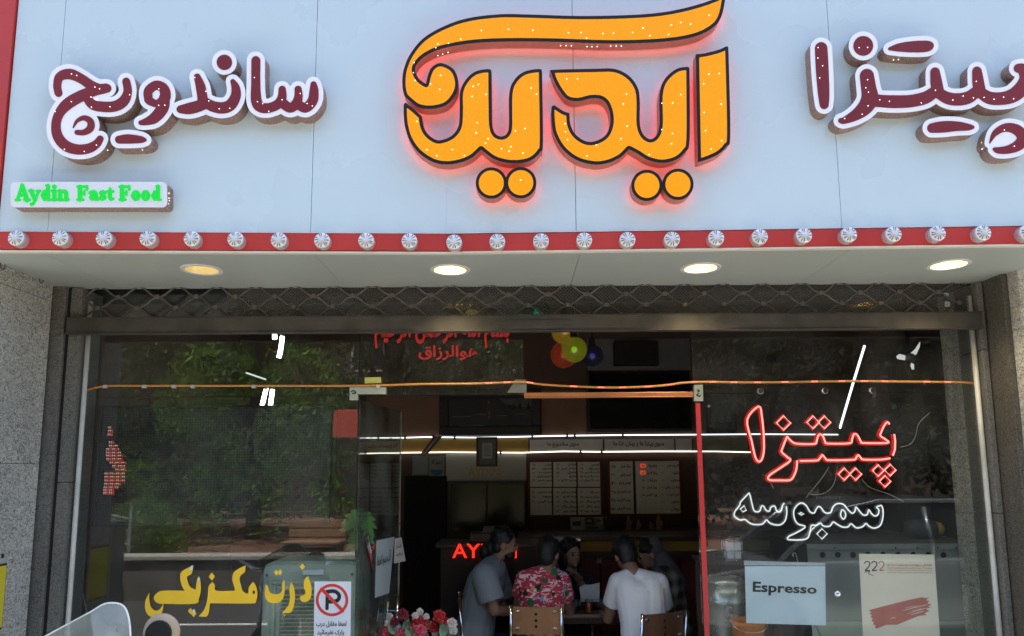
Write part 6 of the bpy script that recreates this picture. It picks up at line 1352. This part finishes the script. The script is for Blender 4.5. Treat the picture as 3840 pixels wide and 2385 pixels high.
# flowers in the doorway
fl = thing('flower_planter', 'planter of red, pink and white artificial blossoms in the doorway', 'flower pot', P(*CP((540,1500)), 4.75))
c0 = P(*CP((540,1500)), 4.75); slab('trough', (c0.x-.17,4.68,-.0), (c0.x+.15,4.86,c0.z-.06), mat('brown_trough', (.09,.05,.03), rough=.6), fl, .01)
def blossom(m, r_):
    q = MB(); rg_ = random.Random(9)
    for k_ in range(22):
        a_ = k_*2.4; e_ = .12+1.35*(k_/22); d = V((math.cos(a_)*math.sin(e_), math.sin(a_)*math.sin(e_), math.cos(e_))); tx = d.orthogonal().normalized(); ty = d.cross(tx)
        cc_ = d*r_*.62; w_ = r_*rg_.uniform(.34, .46); pts = []
        for i in range(7): b_ = 2*math.pi*i/7; pts.append(cc_+(tx*math.cos(b_)+ty*math.sin(b_))*w_*(1+.18*math.sin(3*b_+k_))+d*(.16*r_*math.cos(2*b_+k_)))
        n_ = len(q.v); q.add(pts+[cc_-d*r_*.12], [(i, (i+1) % 7, 7) for i in range(7)])
    return q.build('blossom', m, fl, fix=False)
cols = {'red': mat('petal_red', (.48,.03,.03), rough=.6, var=.2, vscale=40), 'wine': mat('petal_wine', (.22,.025,.04), rough=.6, var=.2, vscale=40), 'pink': mat('petal_pink', (.62,.10,.15), rough=.6, var=.2, vscale=40), 'white': mat('petal_white', (.66,.62,.58), rough=.6, var=.2, vscale=40)}
base_b = {}
for i, (x, y, r_, c) in enumerate(((345,1275,.042,'wine'),(770,1290,.044,'red'),(840,1360,.036,'red'),(700,1420,.034,'red'),(510,1370,.044,'red'),(600,1340,.030,'red'),(150,1470,.050,'pink'),(330,1500,.050,'pink'),(540,1465,.050,'pink'),(190,1290,.024,'white'),(165,1370,.024,'white'),(285,1425,.030,'white'),(545,1235,.026,'white'),(490,1280,.024,'white'),(620,1290,.022,'white'),(920,1370,.034,'white'),(930,1450,.030,'white'),(720,1490,.024,'white'),(250,1350,.030,'wine'),(430,1440,.03,'red'))):
    p = P(*CP((x, y)), 4.72+.10*random.random())
    if c not in base_b:
        o = blossom(cols[c], .04); base_b[c] = o
        for v in o.data.vertices: v.co += wloc(fl)
    else: o = base_b[c].copy(); col.objects.link(o)
    o.location = p-wloc(fl); o.scale = (r_*1.25/.04,)*3; o.rotation_euler = (R(60)+random.uniform(-.4, .4), random.uniform(-.4, .4), random.uniform(-.5, .5))
M_fleaf = mat('dusty_leaf', (.16,.24,.15), rough=.6, var=.3, vscale=20); lf_ = None
for x, y, s_, a_ in ((385,1400,1,.2),(430,1480,1.1,-.5),(820,1450,1.1,.3),(640,1390,.8,.8),(230,1440,.9,-.7),(910,1490,.9,.6),(600,1500,.9,-.2),(100,1420,.7,.9)):
    p = P(*CP((x, y)), 4.70+.08*random.random())
    if lf_ is None:
        q = MB(); q.add([(0,0,-.05),(.024,-.008,-.015),(.028,-.006,.02),(0,.004,.05),(-.028,-.006,.02),(-.024,-.008,-.015),(0,.008,0)], [(0,1,6),(1,2,6),(2,3,6),(3,4,6),(4,5,6),(5,0,6)]); lf_ = q.build('leaf', M_fleaf, None, fix=False); lf_.parent = fl; o = lf_
    else: o = lf_.copy(); col.objects.link(o)
    o.location = p-wloc(fl); o.scale = (s_,)*3; o.rotation_euler = (-.3, a_, random.uniform(-1, 1))
q = MB()
for i in range(14): x, y = random.uniform(-.14, .13), random.uniform(4.70, 4.84); q.tube([(c0.x+x*.6,y,c0.z-.065),(c0.x+x,y,c0.z+random.uniform(.0,.10))], .0025, 5)
q.build('stems', M_fleaf, fl)
# palm-leaved plant by the door hinge
pl_ = thing('potted_plant', 'green plant with fingered leaves beside the hinge side of the glass door', 'plant', (-.92, 4.72, -.2))
M_mon = mat('glossy_green', (.06,.17,.035), rough=.4, var=.3, vscale=9)
MB().lathe([(.10,0),(.13,.22),(.14,.24),(.12,.24),(.115,.2)], (-.92, 4.72, -.2), n=20).build('pot', mat('clay_pot', (.22,.09,.05), rough=.8), pl_, smooth=True)
for (cx_, cy_, cz_), ln_, rot in (((-.905,4.44,1.34),.135,.2), ((-.90,4.50,1.24),.11,-.3), ((-.99,4.7,1.30),.12,.5)):
    q = MB()
    for k_ in range(9):
        a_ = -1.9+k_*.46+rot; d = V((math.sin(a_), -.25, math.cos(a_))).normalized(); s2 = V((math.cos(a_), .1, -math.sin(a_))); o_ = V((cx_, cy_, cz_)); L_ = ln_*(1-.05*abs(k_-4))
        q.add([o_, o_+d*L_*.45+s2*.021, o_+d*L_*.8+s2*.017-V((0,0,.01)), o_+d*L_-V((0,0,.03)), o_+d*L_*.8-s2*.017-V((0,0,.01)), o_+d*L_*.45-s2*.021], [(0,1,2,3),(0,3,4,5)])
    q.build('leaf', M_mon, pl_, fix=False); MB().tube([(-.92,4.72,.02),((cx_-.92)/2,4.71,.6),(cx_,cy_,cz_)], .006, 6).build('stem', M_mon, pl_)
# ---------------------------------------------------------------- the street opposite, seen in the panes
def foliage(name, c, c2):
    m = bpy.data.materials.new(name); m.use_nodes = True; t = m.node_tree; b = t.nodes['Principled BSDF']; N = t.nodes.new; L = t.links.new
    tc = N('ShaderNodeTexCoord'); n = N('ShaderNodeTexNoise'); n.inputs['Scale'].default_value = 1.6; n.inputs['Detail'].default_value = 3; L(tc.outputs['Object'], n.inputs['Vector'])
    r = N('ShaderNodeValToRGB'); e = r.color_ramp.elements; e[0].position = .35; e[0].color = (*c, 1); e[1].position = .68; e[1].color = (*c2, 1); L(n.outputs[0], r.inputs[0]); L(r.outputs[0], b.inputs['Base Color']); b.inputs['Roughness'].default_value = .55
    tr = N('ShaderNodeBsdfTranslucent'); L(r.outputs[0], tr.inputs[0]); mx = N('ShaderNodeMixShader'); mx.inputs[0].default_value = .3; L(b.outputs[0], mx.inputs[1]); L(tr.outputs[0], mx.inputs[2]); L(mx.outputs[0], t.nodes['Material Output'].inputs[0]); return m
M_leaf = foliage('tree_leaves', (.045,.078,.028), (.17,.235,.085)); M_leaf_shade = foliage('shaded_leaves', (.008,.014,.007), (.028,.042,.018)); M_leaf2 = foliage('bright_leaves', (.10,.20,.035), (.22,.34,.08)); M_bark = mat('bark', (.09,.065,.045), rough=.95, var=.3, vscale=12)  # darkest leaf colour has the shade of the right side put into it
def leaf_cloud(mb, c, rad, n, size, rg_, shell=.35):
    c = V(c)
    for _ in range(int(n)):
        d = V((rg_.gauss(0,1), rg_.gauss(0,1), rg_.gauss(0,1))).normalized(); k_ = (shell+(1-shell)*rg_.random())
        p = c+V((d.x*rad[0], d.y*rad[1], d.z*rad[2]))*k_; a = V((rg_.gauss(0,1), rg_.gauss(0,1), rg_.gauss(0,1))).normalized(); b_ = a.orthogonal().normalized(); s_ = size*rg_.uniform(.6, 1.4)
        mb.add([p-a*s_, p+b_*s_*.5, p+a*s_, p-b_*s_*.5], [(0,1,2,3)])
    return mb
def tree(label, x, y, h, r_, seed, m):
    rg_ = random.Random(seed); t = thing('tree', label, 'tree', (x, y, .2), 'trees across the street')
    q = MB(); top = V((x+rg_.uniform(-.3,.3), y, h)); q.tube([(x,y,.0),(x+.05,y,h*.3),top.lerp(V((x,y,h*.4)),.3),top], [.17,.13,.10,.03], 9)
    blobs = []
    for k_ in range(14):
        a_ = k_*2.4+seed; e = V((x+math.cos(a_)*r_*rg_.uniform(.35,.8), y+math.sin(a_)*r_*rg_.uniform(.35,.8), h*rg_.uniform(.42,1.05))); q.tube([V((x,y,h*rg_.uniform(.3,.5))), V((x,y,h*.5)).lerp(e,.6)+V((0,0,.2)), e], [.06,.04,.012], 6); blobs.append(e)
    q.build('trunk', M_bark, t, smooth=True); q = MB()
    for e in blobs+[top]: leaf_cloud(q, e, (r_*.42, r_*.42, r_*.34), 560, .085, rg_, .6)
    q.build('crown', m, t, fix=False); return t
spots = [(-11.2,-7.5,5.6,2.4,M_leaf),(-8.3,-9.2,6.4,2.6,M_leaf),(-5.4,-7.2,5.4,2.2,M_leaf2),(-2.9,-9.5,6.2,2.4,M_leaf),(-.3,-8.0,5.6,2.2,M_leaf),(2.6,-9.0,6.2,2.4,M_leaf_shade),(5.6,-7.6,6.0,2.4,M_leaf_shade),(8.8,-8.8,6.2,2.5,M_leaf_shade),(12.2,-8.0,6.0,2.5,M_leaf_shade)]
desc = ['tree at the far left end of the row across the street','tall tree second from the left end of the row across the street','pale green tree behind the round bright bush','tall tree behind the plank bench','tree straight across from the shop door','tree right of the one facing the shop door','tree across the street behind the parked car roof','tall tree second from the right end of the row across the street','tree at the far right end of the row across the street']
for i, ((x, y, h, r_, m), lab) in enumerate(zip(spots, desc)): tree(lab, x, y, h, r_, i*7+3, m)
rg_ = random.Random(11)
for half, m in ((range(0, 25), M_leaf), (range(25, 46), M_leaf_shade)):
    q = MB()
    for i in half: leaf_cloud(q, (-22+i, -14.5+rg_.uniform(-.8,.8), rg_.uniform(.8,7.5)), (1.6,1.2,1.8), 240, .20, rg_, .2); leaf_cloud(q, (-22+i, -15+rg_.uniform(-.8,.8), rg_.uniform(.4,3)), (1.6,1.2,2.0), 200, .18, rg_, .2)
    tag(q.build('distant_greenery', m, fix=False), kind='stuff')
for half, m in ((range(0, 16), M_leaf2), (range(16, 30), M_leaf_shade)):
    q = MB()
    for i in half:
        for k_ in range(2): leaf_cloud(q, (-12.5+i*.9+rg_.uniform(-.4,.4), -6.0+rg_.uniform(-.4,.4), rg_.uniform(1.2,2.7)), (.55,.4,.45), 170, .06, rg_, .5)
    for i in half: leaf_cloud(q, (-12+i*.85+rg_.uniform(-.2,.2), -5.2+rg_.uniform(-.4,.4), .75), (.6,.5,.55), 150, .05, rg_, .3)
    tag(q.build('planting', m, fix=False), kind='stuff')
tag(slab('park_ground', (-40,-30,-.3), (40,-2.75,.28), mat('brick_earth', (.16,.08,.055), rough=.95, var=.3, vscale=2)), kind='structure')
ab = thing('sky_blocker', 'added dark brown block that hides the sky behind the trees across the street', 'building', (2, -20, 0))  # added building that keeps bright sky out of the window reflections
slab('wall', (-26,-23,-.1), (30,-18,11), mat('brown_brick', (.07,.048,.036), rough=.9, var=.2, vscale=4), ab); M_pn = mat('far_pane', (.02,.025,.03), rough=.1)
for k_ in range(12):
    for z_ in (5.2, 8.2):
        o = slab('window', (-23+k_*4.3,-17.998,z_), (-21.4+k_*4.3,-17.94,z_+1.6), M_creamw, ab); MB().box((-22.9+k_*4.3,-17.938,z_+.1), (-21.5+k_*4.3,-17.93,z_+1.5)).build('pane', M_pn, o)
slab('roof', (-26.4,-23.4,11.002), (30.4,-17.6,11.3), M_asphalt, ab)
pw = thing('planter_wall', 'long low concrete planter wall with pale coping across the street', 'wall', (-2, -2.6, 0)); q = MB()
for i in range(12): q.box((-10+i*1.3+.004,-2.74,-.2), (-10+i*1.3+1.296,-2.45,.40))
q.build('wall_face', mat('old_concrete', (.15,.14,.12), rough=.9, var=.2, vscale=3, stain=(.06,.055,.045), stscale=1.5), pw, bevel=.006); slab('coping', (-10.1,-2.80,.403), (5.7,-2.40,.47), mat('pale_coping', (.38,.36,.31), rough=.85, var=.12, vscale=4), pw, .012)
bs = thing('bush', 'round bright green bush behind the planter wall', 'bush', (-5.7, -4.2, .28)); rg2 = random.Random(2); q = MB(); leaf_cloud(q, (-5.85,-3.6,.80), (.50,.45,.50), 1700, .045, rg2, .55); leaf_cloud(q, (-5.6,-3.6,.5), (.45,.4,.28), 600, .045, rg2, .4); q.build('leaves', M_leaf2, bs, fix=False); MB().tube([(-5.85,-3.6,.27),(-5.85,-3.6,.8)], .04, 6).build('stem', M_bark, bs)
bn = thing('plank_bench', 'tall plank-backed park bench on the planter edge', 'bench', (-2.9, -3.3, .28)); M_pl = mat('bench_plank', (.26,.15,.08), rough=.7, var=.25, vscale=5)
for k_ in range(4): slab('back_plank', (-3.5,-3.42,.36+k_*.14), (-2.62,-3.38,.48+k_*.14), M_pl, bn, .006)
slab('seat', (-3.5,-3.37,.56), (-2.62,-2.95,.60), M_pl, bn, .006)
for x in (-3.42,-2.7): slab('leg', (x-.03,-3.37,.28), (x+.03,-2.98,.558), M_iron, bn); slab('leg', (x-.03,-3.50,.28), (x+.03,-3.425,.90), M_iron, bn)
gt = thing('metal_gate', 'thin grey railing with slanting rails at the left across the street', 'railing', (-5.8, -3.2, .28)); M_rl = mat('rail_grey', (.25,.27,.25), rough=.5, metal=.3)
for x in (-6.7,-5.85): MB().tube([(x,-3.1,.28),(x,-3.1,1.15)], .025, 8).build('post', M_rl, gt)
for k_ in range(4): MB().tube([(-6.7,-3.1,.52+k_*.2),(-5.85,-3.1,.38+k_*.19)], .015, 8).build('rail', M_rl, gt)
kx = thing('utility_cabinet', 'dark metal cabinet standing on the far kerb at the left', 'cabinet', (-5.6, -2.0, -.14)); M_kx = mat('cabinet_grey', (.055,.06,.06), rough=.5)
slab('body', (-5.75,-2.15,-.144), (-5.42,-1.8,1.0), M_kx, kx, .012); slab('door', (-5.72,-1.797,.0), (-5.45,-1.785,.92), M_kx, kx, .006); slab('handle', (-5.52,-1.784,.45), (-5.49,-1.765,.6), M_steel, kx)
aw = thing('red_kiosk', 'red kiosk with slanting canopy among the trees across the street', 'kiosk', (-3.2, -6.4, .28)); M_kr = mat('kiosk_red', (.48,.07,.04), rough=.5, var=.1)
slab('body', (-3.35,-6.9,.28), (-2.5,-6.0,2.2), mat('kiosk_dark', (.07,.04,.035), rough=.6), aw); MB().quadslab([(-3.42,-5.7,2.30),(-2.4,-5.7,2.28),(-2.4,-5.75,2.78),(-3.42,-5.75,2.82)], (0,-1.1,.1)).build('canopy', M_kr, aw); slab('hatch', (-3.2,-5.998,1.1), (-2.7,-5.985,1.8), M_kx, aw)
# parked car by the kerb, right behind the right edge of the picture
cr = thing('parked_car', 'grey parked car at the kerb mirrored in the right window', 'car', (3.9, .0, -.145)); M_car = mat('car_grey', (.16,.17,.18), rough=.25, metal=.5, coat=.8); M_cg = mat('car_glass', (.012,.014,.015), rough=.05, spec=.8)
side = [(1.75,.25),(1.72,.55),(1.80,.72),(2.75,.86),(5.0,.90),(5.85,.86),(5.98,.70),(5.95,.28),(5.6,.20),(2.1,.20)]; zc = -.145
q = MB().poly([side], lambda x, y: V((x, -.85, y+zc)), (0,1.66,0)); q.build('body', M_car, cr, bevel=.05)
roof = [(2.70,.86),(3.35,1.38),(3.8,1.46),(4.7,1.46),(5.2,1.38),(5.75,.88)]
def gh(mb, pr_, inset): 
    n = len(pr_); A_ = [V((x, -.80+inset(y), y+zc)) for x, y in pr_]; B_ = [V((x, .76-inset(y), y+zc)) for x, y in pr_]
    return mb.add(A_+B_, [tuple(range(n)), tuple(range(2*n-1, n-1, -1))]+[(i, (i+1) % n, (i+1) % n+n, i+n) for i in range(n)])
gh(MB(), roof, lambda y: (y-.86)*.28).build('greenhouse', M_cg, cr, bevel=.02)
gh(MB(), [(3.30,1.37),(3.8,1.475),(4.7,1.475),(5.25,1.37),(4.7,1.43),(3.8,1.43)], lambda y: (y-.86)*.28-.012).build('roof', M_car, cr, bevel=.01)
for xa, xb in ((2.68,3.36),(5.18,5.78),(4.25,4.25)):
    for s_ in (-1, 1): MB().tube([(xa,(-.02+s_*.785),.87+zc),(xb if xa != xb else xa,(-.02+s_*.64),1.39+zc)], .028, 8).build('pillar', M_car, cr, smooth=True)
for x in (2.55,5.15):
    for y in (-.86,.82): o = MB().lathe([(.31,-.09),(.32,-.06),(.32,.06),(.31,.09)], (x,y-.0,.16), 'Y', 28).build('wheel', mat('tyre', (.02,.02,.02), rough=.9), cr); MB().lathe([(.2,-.095),(.19,.095)], (x,y,.16), 'Y', 20).build('rim', mat('dull_rim', (.10,.10,.10), rough=.5, metal=.4), o)
for y in (-.62,.58): MB().ball((1.80,y,.45), (.06,.16,.07), 14, 8).build('headlight', mat('lamp_glass', (.7,.7,.7), rough=.1), cr, smooth=True); MB().ball((5.95,y,.5), (.05,.16,.07), 14, 8).build('tail_light', M_red, cr, smooth=True)
# motorcycle in front of the left window: only its windscreen and a disc standing for a round reflection show
mc = thing('motorcycle', 'parked motorcycle showing its clear windscreen and an added disc for a round reflection at the lower left', 'motorcycle', (-1.75, 2.6, 0)); MY = 3.0
out = [(262,1520),(330,1480),(430,1425),(520,1375),(590,1333),(640,1322),(700,1326),(740,1350),(770,1400),(790,1465),(806,1560),(800,1700),(560,1760),(300,1700)]
ol = open_spline(out, 4); bend = lambda p: -.14*((p.x+1.72)/.2)**2*.2
def ws(x, y): p = P(*CL((x, y))[:2], MY); return p+V((0, bend(p)+(p.z-1.1)*.25, 0))
m_ws = glass_mat('windscreen', (.80,.82,.78), rough=.02, gain=1.6, haze=.55)
MB().poly([simplify(ol, .6)], ws, (0,.004,0)).build('windscreen', m_ws, mc); MB().tube([ws(*p)+V((0,.002,0)) for p in ol], .0035, 6, closed=True).build('windscreen_edge', mat('clear_edge', (.75,.78,.74), rough=.3), mc, smooth=True)
cm_ = P(*CL((935,1490)), 3.05); MB().lathe([(.072,0),(.074,.006),(.070,.016),(.045,.03),(.01,.036)], cm_, 'Y', 28).build('mirror', mat('disc_shell', (.38,.30,.20), rough=.4), mc, smooth=True); MB().lathe([(.052,.030),(.05,.040)], cm_, 'Y', 24).build('disc_centre', M_dark, mc); MB().tube([cm_, cm_+V((-.05,-.03,-.12)), cm_+V((-.18,-.06,-.22))], .006, 8).build('disc_stalk', M_chrome, mc)  # disc added where a round reflection stands in the glass
X_ = -1.72; MB().tube([(X_-.36,2.62,.98),(X_-.2,2.75,.93),(X_+.2,2.75,.93),(X_+.36,2.62,.98)], .013, 8).build('handlebar', M_chrome, mc, smooth=True)
for s_ in (-1, 1): MB().tube([(X_+s_*.08,2.8,.90),(X_+s_*.08,3.15,.30)], .02, 8).build('fork_leg', M_chrome, mc)
for y in (3.18,1.95): o = MB().tube([(X_,y+.25*math.cos(a),.305+.25*math.sin(a)) for a in np.linspace(0, 2*math.pi, 28, endpoint=False)], .05, 10, closed=True).build('wheel', bpy.data.materials['tyre'], mc, smooth=True); MB().tube([(X_,y+.2*math.cos(a),.305+.2*math.sin(a)) for a in np.linspace(0, 2*math.pi, 24, endpoint=False)], .016, 8, closed=True).build('rim', M_steel, o)
MB().lathe([(.05,-.1),(.1,-.06),(.11,.03),(.09,.05)], (X_,2.92,.86), 'Y', 20).build('headlight', mat('chrome_lamp', (.6,.6,.58), rough=.15, metal=.6), mc, smooth=True); q = MB(); q.ball((X_,2.45,.74), (.13,.25,.12), 18, 12); q.build('tank', mat('tank_red', (.25,.02,.02), rough=.25, coat=.6), mc, smooth=True); slab('seat', (X_-.12,1.75,.68), (X_+.12,2.28,.76), M_blackc, mc, .03); slab('engine', (X_-.13,2.25,.28), (X_+.13,2.7,.58), M_steel, mc, .04); MB().tube([(X_+.03,1.95,.305),(X_+.03,2.3,.6),(X_,2.8,.85)], .022, 8).build('frame', M_dark, mc)
MB().tube([(X_-.14,2.3,.28),(X_-.26,2.25,.02)], .01, 6).build('side_stand', M_dark, mc)
# yellow sign on the left pier
ys = thing('yellow_plate', 'yellow plate with dark border on the granite pier at the left edge', 'sign', (-2.56, 3.6, 1.05)); wX = lambda x, y: PP(x, y, V((-2.565, 3, 0)), V((1, 0, 0)))
aa, bb = wX(-60*1.0, 2113), wX(22, 2113); cc_, dd_ = wX(0, 2330), wX(22, 2113)
slab('dark_border', (-2.569,3.61,dd_.z-.32), (-2.562,bb.y+.006,dd_.z), M_dark, ys); slab('yellow_face', (-2.563,3.62,dd_.z-.31), (-2.558,bb.y-.002,dd_.z-.008), mat('sign_yellow', (.70,.58,.03), rough=.5), ys)
